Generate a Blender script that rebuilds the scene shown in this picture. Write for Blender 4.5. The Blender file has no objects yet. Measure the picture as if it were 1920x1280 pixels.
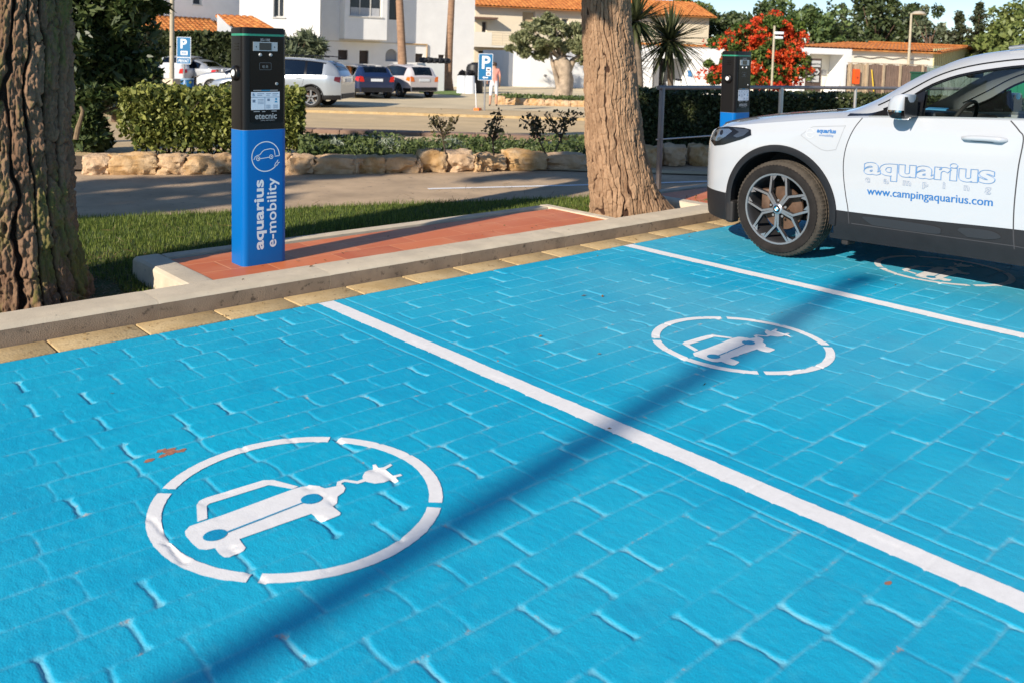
import bpy, bmesh, math, random
import numpy as np
from mathutils import Vector, Matrix, noise as mn
R = math.radians
random.seed(7); rng = np.random.default_rng(7)
SC = bpy.context.scene; COL = SC.collection

# ---------------------------------------------------------------- camera
RT = Vector((0.73605394, -0.67626146, 0.02991714))
DN = Vector((-0.02328527, -0.06946419, -0.99731265))
FW = Vector((0.67652228, 0.73337928, -0.06687632))
CH = 1.39; FPX = 1644.69; CX = 960.0; CY = 219.85
cd = bpy.data.cameras.new('camera'); cam = bpy.data.objects.new('camera', cd); COL.objects.link(cam)
cam.matrix_world = Matrix(((RT.x, -DN.x, -FW.x, 0), (RT.y, -DN.y, -FW.y, 0), (RT.z, -DN.z, -FW.z, CH), (0, 0, 0, 1)))
cd.sensor_width = 36; cd.lens = FPX / 1920 * 36; cd.shift_y = -(640 - CY) / 1920; cd.clip_start = .05; cd.clip_end = 1500
cd.dof.use_dof = True; cd.dof.focus_distance = 5.0; cd.dof.aperture_fstop = 4.5
SC.camera = cam

# ---------------------------------------------------------------- light
SUN_EL = 27.0; SUN_AZ = math.atan2(-0.175, -1.0)          # direction towards the sun in the ground plane
sd = Vector((math.cos(SUN_AZ) * math.cos(R(SUN_EL)), math.sin(SUN_AZ) * math.cos(R(SUN_EL)), math.sin(R(SUN_EL))))
sl = bpy.data.lights.new('sun', 'SUN'); sun = bpy.data.objects.new('sun', sl); COL.objects.link(sun)
sl.energy = 4.8; sl.angle = R(0.55); sl.color = (1.0, 0.895, 0.755)
sun.rotation_euler = sd.to_track_quat('Z', 'Y').to_euler()
W = bpy.data.worlds.new('World'); SC.world = W; W.use_nodes = True
nt = W.node_tree; bg = nt.nodes['Background']
sky = nt.nodes.new('ShaderNodeTexSky'); sky.sky_type = 'NISHITA'; sky.sun_disc = False
sky.sun_elevation = R(SUN_EL); sky.sun_rotation = math.pi / 2 - SUN_AZ
sky.air_density = 1.0; sky.dust_density = 0.0; sky.ozone_density = 6.0
tint = nt.nodes.new('ShaderNodeMix'); tint.data_type = 'RGBA'; tint.blend_type = 'MULTIPLY'; tint.inputs[0].default_value = 1; tint.inputs[7].default_value = (1.10, 1.0, .95, 1)
nt.links.new(sky.outputs[0], tint.inputs[6]); nt.links.new(tint.outputs[2], bg.inputs[0]); bg.inputs[1].default_value = 0.105
vs = SC.view_settings; vs.view_transform = 'Standard'; vs.look = 'None'; vs.gamma = 1; vs.exposure = 0.50

# ---------------------------------------------------------------- helpers
def P(u, v, D):                                          # world point seen at (u,v) of the 1920x1280 photo, D metres in front
    return Vector((0, 0, CH)) + D * (FW + RT * ((u - CX) / FPX) + DN * ((v - CY) / FPX))
def Q(u, D):                                             # ground point at column u, depth D
    z = gz_d(D); a = P(u, 100, D); b = P(u, 200, D)
    return a.lerp(b, (a.z - z) / (a.z - b.z))
def gz_d(D): return 0 if D < 11 else (-.5 * (D - 11) / 13 if D < 24 else -.5)

def setmat(o, mats):
    for m in (mats if isinstance(mats, (list, tuple)) else [mats]): o.data.materials.append(m)
def link(name, me, mats, parent=None):
    o = bpy.data.objects.new(name, me); COL.objects.link(o); setmat(o, mats)
    if parent is not None: o.parent = parent
    return o
def tag(o, label=None, cat=None, group=None, kind=None):
    if label: o['label'] = label
    if cat: o['category'] = cat
    if group: o['group'] = group
    if kind: o['kind'] = kind
    return o
def thing(name, label, cat, loc=(0, 0, 0), rz=0, group=None, tilt=False):
    o = bpy.data.objects.new(name, None); COL.objects.link(o); o.location = loc
    o.rotation_euler = (-.0076, -.0087, 0) if tilt else (0, 0, rz)
    o.empty_display_size = .2
    return tag(o, label, cat, group)
class MB:
    def __init__(s): s.v = []; s.f = []; s.m = []
    def add(s, vs, fs, mi=0):
        k = len(s.v); s.v += [tuple(x) for x in vs]; s.f += [tuple(i + k for i in f) for f in fs]; s.m += [mi] * len(fs)
    def box(s, c, d, rz=0, mi=0, bev=0):
        x, y, z = d[0] / 2, d[1] / 2, d[2] / 2; C, S_ = math.cos(rz), math.sin(rz)
        if bev:
            b = bev; pts = []
            bm = bmesh.new(); bmesh.ops.create_cube(bm, size=1)
            for q in bm.verts: q.co = (q.co.x * d[0], q.co.y * d[1], q.co.z * d[2])
            bmesh.ops.bevel(bm, geom=bm.edges[:], offset=b, segments=2, affect='EDGES', profile=.5)
            bm.verts.index_update()
            vs = [(c[0] + q.co.x * C - q.co.y * S_, c[1] + q.co.x * S_ + q.co.y * C, c[2] + q.co.z) for q in bm.verts]
            fs = [[q.index for q in f.verts] for f in bm.faces]; bm.free(); s.add(vs, fs, mi); return s
        vs = []
        for a, b_, e in ((-x, -y, -z), (x, -y, -z), (x, y, -z), (-x, y, -z), (-x, -y, z), (x, -y, z), (x, y, z), (-x, y, z)):
            vs.append((c[0] + a * C - b_ * S_, c[1] + a * S_ + b_ * C, c[2] + e))
        s.add(vs, [(0, 3, 2, 1), (4, 5, 6, 7), (0, 1, 5, 4), (1, 2, 6, 5), (2, 3, 7, 6), (3, 0, 4, 7)], mi); return s
    def tube(s, pts, r, n=8, mi=0, cap=True, closed=False):
        pts = [Vector(p) for p in pts]; rr = r if isinstance(r, (list, tuple)) else [r] * len(pts)
        k0 = len(s.v); N = len(pts); up = None; vs = []
        for i, p in enumerate(pts):
            if closed: t = pts[(i + 1) % N] - pts[i - 1]
            else: t = pts[min(i + 1, N - 1)] - pts[max(i - 1, 0)]
            t = t.normalized() if t.length > 1e-9 else Vector((0, 0, 1))
            if up is None: up = Vector((0, 0, 1)) if abs(t.z) < .9 else Vector((1, 0, 0))
            a = t.cross(up).normalized(); b = a.cross(t).normalized(); up = b
            for j in range(n):
                th = 2 * math.pi * j / n; vs.append(p + (a * math.cos(th) + b * math.sin(th)) * rr[i])
        fs = []
        M_ = N if closed else N - 1
        for i in range(M_):
            for j in range(n):
                k = (i + 1) % N
                fs.append((i * n + j, i * n + (j + 1) % n, k * n + (j + 1) % n, k * n + j))
        if cap and not closed: fs += [tuple(range(n - 1, -1, -1)), tuple((N - 1) * n + j for j in range(n))]
        s.add(vs, fs, mi); return s
    def lathe(s, prof, n=24, c=(0, 0, 0), axis='z', mi=0):
        vs = []; fs = []; m = len(prof)
        for i in range(n):
            th = 2 * math.pi * i / n
            for r_, h in prof:
                a, b = r_ * math.cos(th), r_ * math.sin(th)
                q = (a, b, h) if axis == 'z' else ((h, a, b) if axis == 'x' else (b, h, a))
                vs.append((c[0] + q[0], c[1] + q[1], c[2] + q[2]))
        for i in range(n):
            k = (i + 1) % n
            for j in range(m - 1): fs.append((i * m + j, k * m + j, k * m + j + 1, i * m + j + 1))
        s.add(vs, fs, mi); return s
    def prism(s, poly, z0, z1, fr=None, mi=0):                    # polygon in (a,b), extruded along c; fr maps (a,b,c)->xyz
        fr = fr or (lambda a, b, c: (a, b, c)); n = len(poly)
        vs = [fr(a, b, z0) for a, b in poly] + [fr(a, b, z1) for a, b in poly]
        fs = [tuple(range(n - 1, -1, -1)), tuple(range(n, 2 * n))] + [(i, (i + 1) % n, n + (i + 1) % n, n + i) for i in range(n)]
        s.add(vs, fs, mi); return s
    def quad(s, *p, mi=0): s.add(p, [tuple(range(len(p)))], mi); return s
    def build(s, name, mats, parent=None, smooth=None, origin=None):
        v = s.v
        if origin is not None: v = [(a - origin[0], b - origin[1], c - origin[2]) for a, b, c in v]
        me = bpy.data.meshes.new(name); me.from_pydata(v, [], s.f); me.update()
        if any(s.m): me.polygons.foreach_set('material_index', s.m)
        if smooth is not None:
            me.polygons.foreach_set('use_smooth', [True] * len(me.polygons))
            if smooth < 179: me.set_sharp_from_angle(angle=R(smooth))
        return link(name, me, mats, parent)
def build_each(m, name, mats, parent=None, smooth=None):   # one object for every separate piece
    par = list(range(len(m.v)))
    def fi(a):
        while par[a] != a: par[a] = par[par[a]]; a = par[a]
        return a
    for f in m.f:
        for q in f[1:]: par[fi(q)] = fi(f[0])
    gr = {}
    for i, f in enumerate(m.f): gr.setdefault(fi(f[0]), []).append(i)
    out = []
    for fs in gr.values():
        used = sorted({q for i in fs for q in m.f[i]}); mp = {q: i for i, q in enumerate(used)}
        k = MB(); k.add([m.v[q] for q in used], [tuple(mp[q] for q in m.f[i]) for i in fs]); k.m = [m.m[i] for i in fs]; out.append(k.build(name, mats, parent, smooth))
    return out
def np_mesh(name, V, F, mats, parent=None, smooth=False, attr=None):
    me = bpy.data.meshes.new(name); V = np.ascontiguousarray(V, np.float32); F = np.ascontiguousarray(F, np.int32); k = F.shape[1]
    me.vertices.add(len(V)); me.vertices.foreach_set('co', V.ravel())
    me.loops.add(F.size); me.loops.foreach_set('vertex_index', F.ravel())
    me.polygons.add(len(F)); me.polygons.foreach_set('loop_start', np.arange(0, F.size, k, dtype=np.int32))
    if smooth: me.polygons.foreach_set('use_smooth', np.ones(len(F), bool))
    me.update(calc_edges=True)
    for nm, a in (attr or {}).items():
        t = me.attributes.new(nm, 'FLOAT', 'POINT'); t.data.foreach_set('value', np.ascontiguousarray(a, np.float32))
    return link(name, me, mats, parent)

# ---------------------------------------------------------------- materials
def nodes(m):
    m.use_nodes = True; t = m.node_tree; return t, t.nodes['Principled BSDF']
def N(t, ty, **kw):
    n = t.nodes.new(ty)
    for k, v in kw.items():
        if k in n.inputs: n.inputs[k].default_value = v
        else: setattr(n, k, v)
    return n
def rgba(c): return (c[0], c[1], c[2], 1)
MC = {}
def mat(name, col, rough=.6, var=.0, scale=6, bump=0, bscale=80, metal=0, coat=0, col2=None, em=0, spec=.5, st=None, wear=None):
    if name in MC: return MC[name]
    m = bpy.data.materials.new(name); t, b = nodes(m); MC[name] = m
    b.inputs['Base Color'].default_value = rgba(col); b.inputs['Roughness'].default_value = rough
    b.inputs['Metallic'].default_value = metal; b.inputs['Coat Weight'].default_value = coat; b.inputs['Coat Roughness'].default_value = .05
    b.inputs['Specular IOR Level'].default_value = spec
    tc = N(t, 'ShaderNodeTexCoord'); src = tc.outputs['Object']
    if st:
        mp = N(t, 'ShaderNodeMapping'); mp.inputs['Scale'].default_value = st; t.links.new(src, mp.inputs[0]); src = mp.outputs[0]
    if var or col2:
        n = N(t, 'ShaderNodeTexNoise', Scale=scale, Detail=6.0, Roughness=.6); t.links.new(src, n.inputs['Vector'])
        mx = N(t, 'ShaderNodeMix', data_type='RGBA'); r = N(t, 'ShaderNodeValToRGB')
        r.color_ramp.elements[0].position = .32; r.color_ramp.elements[1].position = .68
        a = col if col2 else tuple(c * (1 - var) for c in col); c2 = col2 if col2 else tuple(min(1, c * (1 + var)) for c in col)
        r.color_ramp.elements[0].color = rgba(a); r.color_ramp.elements[1].color = rgba(c2)
        t.links.new(n.outputs[0], r.inputs[0]); out = r.outputs[0]
        if wear:                                              # (colour, amount) small stains
            n2 = N(t, 'ShaderNodeTexNoise', Scale=scale * 6, Detail=5.0, Roughness=.7); t.links.new(src, n2.inputs['Vector'])
            r2 = N(t, 'ShaderNodeValToRGB'); r2.color_ramp.elements[0].position = 1 - wear[1] - .1; r2.color_ramp.elements[1].position = 1 - wear[1]
            t.links.new(n2.outputs[0], r2.inputs[0]); m2 = N(t, 'ShaderNodeMix', data_type='RGBA')
            t.links.new(r2.outputs[0], m2.inputs[0]); t.links.new(out, m2.inputs[6]); m2.inputs[7].default_value = rgba(wear[0]); out = m2.outputs[2]
        t.links.new(out, b.inputs['Base Color'])
    if bump:
        n = N(t, 'ShaderNodeTexNoise', Scale=bscale, Detail=4.0); t.links.new(src, n.inputs['Vector'])
        bp = N(t, 'ShaderNodeBump', Strength=bump, Distance=.01); t.links.new(n.outputs[0], bp.inputs['Height']); t.links.new(bp.outputs[0], b.inputs['Normal'])
    if em: b.inputs['Emission Color'].default_value = rgba(col); b.inputs['Emission Strength'].default_value = em
    return m
def leafmat(name, c1, c2, trans=.25, rough=.5):
    if name in MC: return MC[name]
    m = bpy.data.materials.new(name); t, b = nodes(m); MC[name] = m
    a = N(t, 'ShaderNodeAttribute', attribute_name='rnd'); r = N(t, 'ShaderNodeValToRGB')
    r.color_ramp.elements[0].color = rgba(c1); r.color_ramp.elements[1].color = rgba(c2)
    t.links.new(a.outputs['Fac'], r.inputs[0]); t.links.new(r.outputs[0], b.inputs['Base Color']); b.inputs['Roughness'].default_value = rough
    b.inputs['Specular IOR Level'].default_value = .35
    tr = N(t, 'ShaderNodeBsdfTranslucent'); t.links.new(r.outputs[0], tr.inputs[0]); mx = N(t, 'ShaderNodeMixShader', Fac=trans)
    t.links.new(b.outputs[0], mx.inputs[1]); t.links.new(tr.outputs[0], mx.inputs[2])
    t.links.new(mx.outputs[0], t.nodes['Material Output'].inputs[0]); return m
WHITE = mat('white_plaster', (.80, .80, .79), .8, .04, 1.5, .15, 30)
BLACKP = mat('black_plastic', (.012, .012, .013), .42, bump=.05, bscale=400)
GREYM = mat('grey_metal', (.28, .28, .28), .4, .1, 10, metal=.6)
STEEL = mat('galvanised_steel', (.42, .42, .42), .38, .1, 20, metal=.8)
BARKD = mat('dark_stem', (.06, .042, .03), .9, .3, 20, .5, 60)

# leaf cloud: n small bent leaves at points, as one mesh
def leaf_mesh(name, C, size, mt, parent=None, aspect=1.6, nrm=None, flat=0.0, rnd=None, g=None, origin=None, var=.35):
    g = g or rng; n = len(C); C = np.asarray(C, float)
    if origin is not None: C = C - np.asarray(origin)
    d = g.normal(size=(n, 3)); d[:, 2] *= (1 - flat)
    if nrm is not None: d = d * .7 + np.asarray(nrm)
    d /= np.linalg.norm(d, axis=1)[:, None]
    a = g.normal(size=(n, 3)); a -= (a * d).sum(1)[:, None] * d; a /= np.linalg.norm(a, axis=1)[:, None]; b = np.cross(d, a)
    s = size * (1 + var * g.normal(size=n)).clip(.4, 1.8)[:, None]; L = a * s * aspect * .5; Wd = b * s * .5
    V = np.stack([C - L, C + Wd * .9 - L * .1 + d * s * .12, C + L, C - Wd * .9 - L * .1 + d * s * .12], 1).reshape(-1, 3)
    F = np.arange(4 * n).reshape(n, 4)
    rn = g.random(n) if rnd is None else rnd
    return np_mesh(name, V, F, mt, parent, attr={'rnd': np.repeat(rn, 4)})
def blob_pts(n, c, r, g, shell=.55):                      # points in an ellipsoid, biased to its outside
    d = g.normal(size=(n, 3)); d /= np.linalg.norm(d, axis=1)[:, None]
    rad = (shell + (1 - shell) * g.random(n)) if shell < 1 else np.ones(n)
    return np.asarray(c) + d * rad[:, None] * np.asarray(r)
def clump_pts(n, c, r, g, k=24, cr=.32, shell=.6, up=.0):      # crown made of k clumps spread through an ellipsoid
    cc = blob_pts(k, (0, 0, 0), (1, 1, 1), g, .35) * np.asarray(r)
    cc[:, 2] += up; out = []
    m = n // k
    for q in cc:
        s = cr * (.6 + .8 * g.random()); out.append(blob_pts(m, q, np.asarray(r) * s, g, shell))
    return np.concatenate(out) + np.asarray(c)
# text -> mesh in the x/z plane, centred or left aligned; fr maps (a,b)->xyz
def text_data(s, size, bold=0.0, outline=0.0, spacing=1.0, align='LEFT'):
    cu = bpy.data.curves.new('text', 'FONT'); cu.body = s; cu.size = size; cu.align_x = align; cu.space_character = spacing
    cu.resolution_u = 4
    if outline: cu.fill_mode = 'NONE'; cu.bevel_depth = outline; cu.bevel_resolution = 0; cu.offset = bold
    else: cu.offset = bold
    o = bpy.data.objects.new('text', cu); COL.objects.link(o)
    dg = bpy.context.evaluated_depsgraph_get(); me = bpy.data.meshes.new_from_object(o.evaluated_get(dg))
    v = [tuple(q.co) for q in me.vertices]; f = [tuple(p.vertices) for p in me.polygons]
    bpy.data.objects.remove(o); bpy.data.curves.remove(cu); bpy.data.meshes.remove(me)
    return v, f
def text(mb, s, size, fr, bold=0.0, outline=0.0, spacing=1.0, align='LEFT', mi=0, sx=1.0):
    v, f = text_data(s, size, bold, outline, spacing, align)
    if outline: mb.add([fr(a * sx, b, c) for a, b, c in v], f, mi)
    else: mb.add([fr(a * sx, b, 0) for a, b, c in v], f, mi)
    return mb
# ---------------------------------------------------------------- ground and parking bay
def fwd_pt(D, L, z): 
    f = Vector((FW.x, FW.y)).normalized(); r = Vector((f.y, -f.x)); p = f * D + r * L; return (p.x, p.y, z)
EARTH = mat('earth', (.30, .235, .15), .95, .25, .8, .3, 20)
m = MB(); Ds = [-60, 0, 5, 9, 11, 13, 16, 19, 22, 24, 30, 60, 150, 900]
for i in range(len(Ds) - 1):
    a, b = Ds[i], Ds[i + 1]; za, zb = gz_d(a) - (.03 if a > 9 else .14), gz_d(b) - (.03 if b > 9 else .14)
    m.quad(fwd_pt(a, -900, za), fwd_pt(a, 900, za), fwd_pt(b, 900, zb), fwd_pt(b, -900, zb))
tag(m.build('ground', EARTH), kind='structure')

def h1(n): return np.modf(np.abs(np.sin(n * 12.9898 + 4.1) * 43758.5453))[0]
NA = rng.random((64, 64))
def vn(x, y):                                            # value noise
    xi = np.floor(x).astype(int); yi = np.floor(y).astype(int); fx = x - xi; fy = y - yi
    fx = fx * fx * (3 - 2 * fx); fy = fy * fy * (3 - 2 * fy)
    g = lambda a, b: NA[a % 64, b % 64]
    return (g(xi, yi) * (1 - fx) + g(xi + 1, yi) * fx) * (1 - fy) + (g(xi, yi + 1) * (1 - fx) + g(xi + 1, yi + 1) * fx) * fy
def fbm(x, y, o=4): 
    s = 0; a = .5
    for i in range(o): s = s + a * vn(x * 2 ** i + i * 7.3, y * 2 ** i + i * 3.1); a *= .5
    return s
PX, PY = .243, .1425; LINES = (2.525, 5.125)
def pave(X, Y):                                          # stamped paving: height and joint mask
    X = np.asarray(X, float); Y = np.asarray(Y, float)
    Yw = Y + .020 * (fbm(X * 1.6, Y * .9 + 9, 3) - .45) + .009 * (vn(X * 7, Y * 6) - .5)
    r = np.floor((Yw + .02) / PY); fy = (Yw + .02) / PY - r
    u = (X - (np.mod(r, 2) * .5 + (h1(r * 3.7) - .5) * .42) * PX + .006 * (vn(X * 20, Y * 25) - .5) + .012 * np.sin(math.pi * fy) * (vn(X * 4.1 + r * 3.7, r * 1.9) - .5) * 2) / PX; k = np.floor(u)
    J = lambda kk: kk + (h1(r * 17.3 + kk * 5.1) - .5) * .42
    k = np.where(u < J(k), k - 1, k); k = np.where(u >= J(k + 1), k + 1, k)
    e0, e1 = J(k), J(k + 1); s0 = h1(r * 3.1 + k * 9.7); s1 = h1(r * 3.1 + (k + 1) * 9.7)
    dl = (u - e0) * PX; dr = (e1 - u) * PX; dx = np.minimum(dl, dr); st = np.where(dl < dr, s0, s1)
    dy = np.minimum(fy, 1 - fy) * PY; rj = np.where(fy < .5, r, r + 1); sy = h1(rj * 7.7 + np.floor(X * 1.4) * 3.3)
    cr = .012 + .020 * s0 ** 1.5                                  # corner radius
    gx = .0018 + .0046 * st ** 1.5; gy = .0018 + .002 * sy
    qx = cr - (dx - gx); qy = cr - (dy - gy)
    sdf = np.hypot(np.maximum(qx, 0), np.maximum(qy, 0)) + np.minimum(np.maximum(qx, qy), 0) - cr + .0045 * (vn(X * 60, Y * 60) - .5)
    t = np.clip((sdf + .0045) / .0075, 0, 1); t = t * t * (3 - 2 * t)
    amp = np.where(dx - gx < dy - gy + .004, .15 + .85 * st ** 1.3, .12 + .25 * sy + np.clip((X - 1.3) / 1.5, 0, 1) * (.10 + .32 * sy))
    right = np.clip((X - 2.2) / 2.5, 0, 1)
    jt = t * amp
    # plain ribbed strip under each line
    for L in LINES:
        d = np.abs(X - L); inb = d < .125; c = np.abs(np.mod(Y + .02, .095) / .095 - .5) * 2
        cl = np.clip(1 - (1 - c) * .095 / 2 / .0035, 0, 1) * .28
        gv = np.clip(1 - np.abs(d - .126) / .006, 0, 1) * (.75 + .5 * vn(X * 2, Y * 3))
        jt = np.where(inb, cl, jt); jt = np.maximum(jt, gv)
    z = -.0060 * jt + .004 * (fbm(X * 2.2, Y * 2.2, 4) - .47) + .0016 * (h1(r * 1.9 + k * 2.3) - .5) * (1 - t)
    return z, jt
def dens(a, b, s0, s1):                                  # edges with spacing growing from s0 to s1
    out = [a]
    while out[-1] < b: out.append(out[-1] + s0 + (s1 - s0) * (out[-1] - a) / (b - a))
    out[-1] = b; return np.array(out)
gx_ = np.concatenate([np.arange(-1.6, .245, .014), dens(.25, 9.6, .0045, .013)]); gy_ = np.arange(.42, 4.2321, .0062); gy_[-1] = 4.232
XX, YY = np.meshgrid(gx_, gy_); Z, JT = pave(XX, YY); edge = np.clip((4.232 - YY) / .01, 0, 1)
nx, ny = len(gx_), len(gy_); idx = np.arange(nx * ny).reshape(ny, nx)
F = np.stack([idx[:-1, :-1], idx[:-1, 1:], idx[1:, 1:], idx[1:, :-1]], -1).reshape(-1, 4)
V = np.stack([XX, YY, Z], -1).reshape(-1, 3)
bl = bpy.data.materials.new('blue_paving'); t, b = nodes(bl)
tc = N(t, 'ShaderNodeTexCoord'); at = N(t, 'ShaderNodeAttribute', attribute_name='jt')
n1 = N(t, 'ShaderNodeTexNoise', Scale=1.1, Detail=5.0); n2 = N(t, 'ShaderNodeTexNoise', Scale=14.0, Detail=8.0, Roughness=.7); n3 = N(t, 'ShaderNodeTexNoise', Scale=5.0, Detail=6.0)
for n in (n1, n2, n3): t.links.new(tc.outputs['Object'], n.inputs['Vector'])
def ramp(t, src, p0, p1, c0, c1):
    r = N(t, 'ShaderNodeValToRGB'); e = r.color_ramp.elements; e[0].position = p0; e[1].position = p1; e[0].color = rgba(c0); e[1].color = rgba(c1)
    t.links.new(src, r.inputs[0]); return r.outputs[0]
def mixc(t, fac, a, b_, blend='MIX'):
    x = N(t, 'ShaderNodeMix', data_type='RGBA', blend_type=blend)
    for s_, i in ((fac, 0), (a, 6), (b_, 7)):
        if hasattr(s_, 'links'): t.links.new(s_, x.inputs[i])
        else: x.inputs[i].default_value = s_ if i == 0 else rgba(s_)
    return x.outputs[2]
def mth(t, op, a, b_=0.0):
    x = N(t, 'ShaderNodeMath', operation=op)
    for s_, i in ((a, 0), (b_, 1)):
        if hasattr(s_, 'links'): t.links.new(s_, x.inputs[i])
        else: x.inputs[i].default_value = s_
    return x.outputs[0]
c = ramp(t, n1.outputs[0], .35, .65, (.0, .348, .560), (.0, .402, .605))
c = mixc(t, ramp(t, n2.outputs[0], .52, .70, (0, 0, 0), (.30, .30, .30)), c, (.05, .45, .60)); c = mixc(t, ramp(t, n3.outputs[0], .30, .46, (.35, .35, .35), (0, 0, 0)), c, (.0, .24, .44))     # brush marks
sx = N(t, 'ShaderNodeSeparateXYZ'); t.links.new(tc.outputs['Object'], sx.inputs[0])
far = mth(t, 'MULTIPLY', mth(t, 'SUBTRACT', sx.outputs[0], 2.3), .42)
n4 = N(t, 'ShaderNodeTexNoise', Scale=.55, Detail=3.0); t.links.new(tc.outputs['Object'], n4.inputs['Vector'])
dust = mth(t, 'MULTIPLY', ramp(t, n4.outputs[0], .42, .62, (0, 0, 0), (1, 1, 1)), ramp(t, far, 0, 1, (.06, .06, .06), (.42, .42, .42)))
c = mixc(t, dust, c, (.17, .43, .53))                                                        # dusty, driven-over bays
jm = mth(t, 'MULTIPLY', at.outputs['Fac'], ramp(t, n3.outputs[0], .36, .60, (.25, .25, .25), (.9, .9, .9)))
c = mixc(t, jm, c, (.22, .52, .63))
jw = mth(t, 'MULTIPLY', mth(t, 'GREATER_THAN', at.outputs['Fac'], .12), ramp(t, n2.outputs[0], .60, .66, (0, 0, 0), (.8, .8, .8)))
c = mixc(t, jw, c, (.36, .33, .33))
n5 = N(t, 'ShaderNodeTexNoise', Scale=75.0, Detail=4.0, Roughness=.8); t.links.new(tc.outputs['Object'], n5.inputs['Vector'])
c = mixc(t, ramp(t, n5.outputs[0], .60, .72, (0, 0, 0), (.28, .28, .28)), c, (.08, .48, .62)); c = mixc(t, ramp(t, n5.outputs[0], .28, .38, (.35, .35, .35), (0, 0, 0)), c, (.0, .20, .36))
t.links.new(c, b.inputs['Base Color'])
t.links.new(ramp(t, n2.outputs[0], .3, .7, (.52, .52, .52), (.75, .75, .75)), b.inputs['Roughness'])
b.inputs['Specular IOR Level'].default_value = .32
nb = N(t, 'ShaderNodeTexNoise', Scale=210.0, Detail=3.0); nb2 = N(t, 'ShaderNodeTexNoise', Scale=38.0, Detail=4.0)
mp = N(t, 'ShaderNodeMapping'); mp.inputs['Scale'].default_value = (1, .55, 1); mp.inputs['Rotation'].default_value = (0, 0, .5)
t.links.new(tc.outputs['Object'], mp.inputs[0]); t.links.new(tc.outputs['Object'], nb.inputs['Vector']); t.links.new(mp.outputs[0], nb2.inputs['Vector'])
bb = N(t, 'ShaderNodeBump', Strength=.85, Distance=.002); t.links.new(mth(t, 'ADD', nb.outputs[0], mth(t, 'MULTIPLY', nb2.outputs[0], 1.6)), bb.inputs['Height']); t.links.new(bb.outputs[0], b.inputs['Normal'])
tag(np_mesh('parking_pavement', V, F, bl, smooth=True, attr={'jt': JT.ravel()}), kind='structure')
m = MB()                                                  # the same paving beyond the detailed sheet
for x0, x1, y0, y1 in ((-12, -1.6, -9, 4.232), (-1.6, 9.6, -9, .42), (9.6, 26, -9, 4.232)): m.quad((x0, y0, -.001), (x1, y0, -.001), (x1, y1, -.001), (x0, y1, -.001))
o = m.build('outer_pavement', bl); tag(o, kind='structure')
# chipped spots in the blue paint
RUST = mat('bare_terracotta', (.36, .15, .09), .9, .3, 60)
random.seed(3); m = MB()
def flake(cx, cy, r, asp=1.0):
    k = 9; pts = []
    for i in range(k):
        a = 2 * math.pi * i / k; q = r * (.6 + .6 * random.random()); x, y = cx + q * math.cos(a) * asp, cy + q * math.sin(a)
        pts.append((x, y, float(pave(x, y)[0]) + .0012))
    m.quad(*pts)
for i in range(13): flake(1.158 + random.gauss(0, .045), 2.94 + random.gauss(0, .018), random.uniform(.004, .014), 1.7)
flake(2.335, .968, .010, 1.3); flake(2.66, 2.93, .006)
tag(m.build('chipped_paint', RUST), kind='structure')

# ---------------------------------------------------------------- painted markings draped over the paving
PAINT = mat('white_road_paint', (.80, .79, .78), .6, .04, 30, .12, 220, wear=((.45, .42, .40), .26))
def drape(bm_faces_xy, name, mt, parent=None, cut=.016, lift=.0022, origin=(0, 0)):
    bm = bmesh.new()
    for poly in bm_faces_xy:
        vs = [bm.verts.new((x, y, 0)) for x, y in poly]
        try: bm.faces.new(vs)
        except ValueError: pass
    bmesh.ops.triangulate(bm, faces=bm.faces[:])
    xs = [v.co.x for v in bm.verts]; ys = [v.co.y for v in bm.verts]
    for ax, lo, hi in ((0, min(xs), max(xs)), (1, min(ys), max(ys))):
        q = lo + cut
        while q < hi:
            co = (q, 0, 0) if ax == 0 else (0, q, 0); no = (1, 0, 0) if ax == 0 else (0, 1, 0)
            bmesh.ops.bisect_plane(bm, geom=bm.verts[:] + bm.edges[:] + bm.faces[:], plane_co=co, plane_no=no, dist=1e-5); q += cut
    A = np.array([v.co[:] for v in bm.verts]); z = pave(A[:, 0], A[:, 1])[0]
    for v, q in zip(bm.verts, z): v.co.z = float(q) + lift; v.co.x -= origin[0]; v.co.y -= origin[1]
    for f in bm.faces:
        f.smooth = True
        if f.normal.z < 0: f.normal_flip()
    me = bpy.data.meshes.new(name); bm.to_mesh(me); bm.free(); return link(name, me, mt, parent)
def line_mesh(x0, x1, y0, y1, name):
    ys = np.arange(y0, y1, .006); n = 14; rows = []
    rag = lambda y, s: .0035 * (vn(y * 22 + s, y * 3 + s) - .5) + .004 * np.clip(1 - np.abs(np.abs(np.mod(y + .02, .095) / .095 - .5) * 2 - 1) * .095 / 2 / .009, 0, 1)
    a = x0 - rag(ys, 3.0); b_ = x1 + rag(ys, 31.0)
    T = np.linspace(0, 1, n)[None]; X = a[:, None] * (1 - T) + b_[:, None] * T; Y = np.repeat(ys[:, None], n, 1)
    Z = pave(X, Y)[0] + .0022; k = np.arange(len(ys) * n).reshape(len(ys), n)
    F = np.stack([k[:-1, :-1], k[:-1, 1:], k[1:, 1:], k[1:, :-1]], -1).reshape(-1, 4)
    return np_mesh(name, np.stack([X, Y, Z], -1).reshape(-1, 3), F, PAINT, smooth=True)
tag(line_mesh(2.477, 2.573, .45, 4.225, 'bay_line'), 'long white line on the blue paving dividing the two empty parking bays', 'painted line', 'white lines between the parking bays')
tag(line_mesh(5.079, 5.180, .45, 4.225, 'bay_line'), 'white line on the blue paving next to the parked white car', 'painted line', 'white lines between the parking bays')
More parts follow.
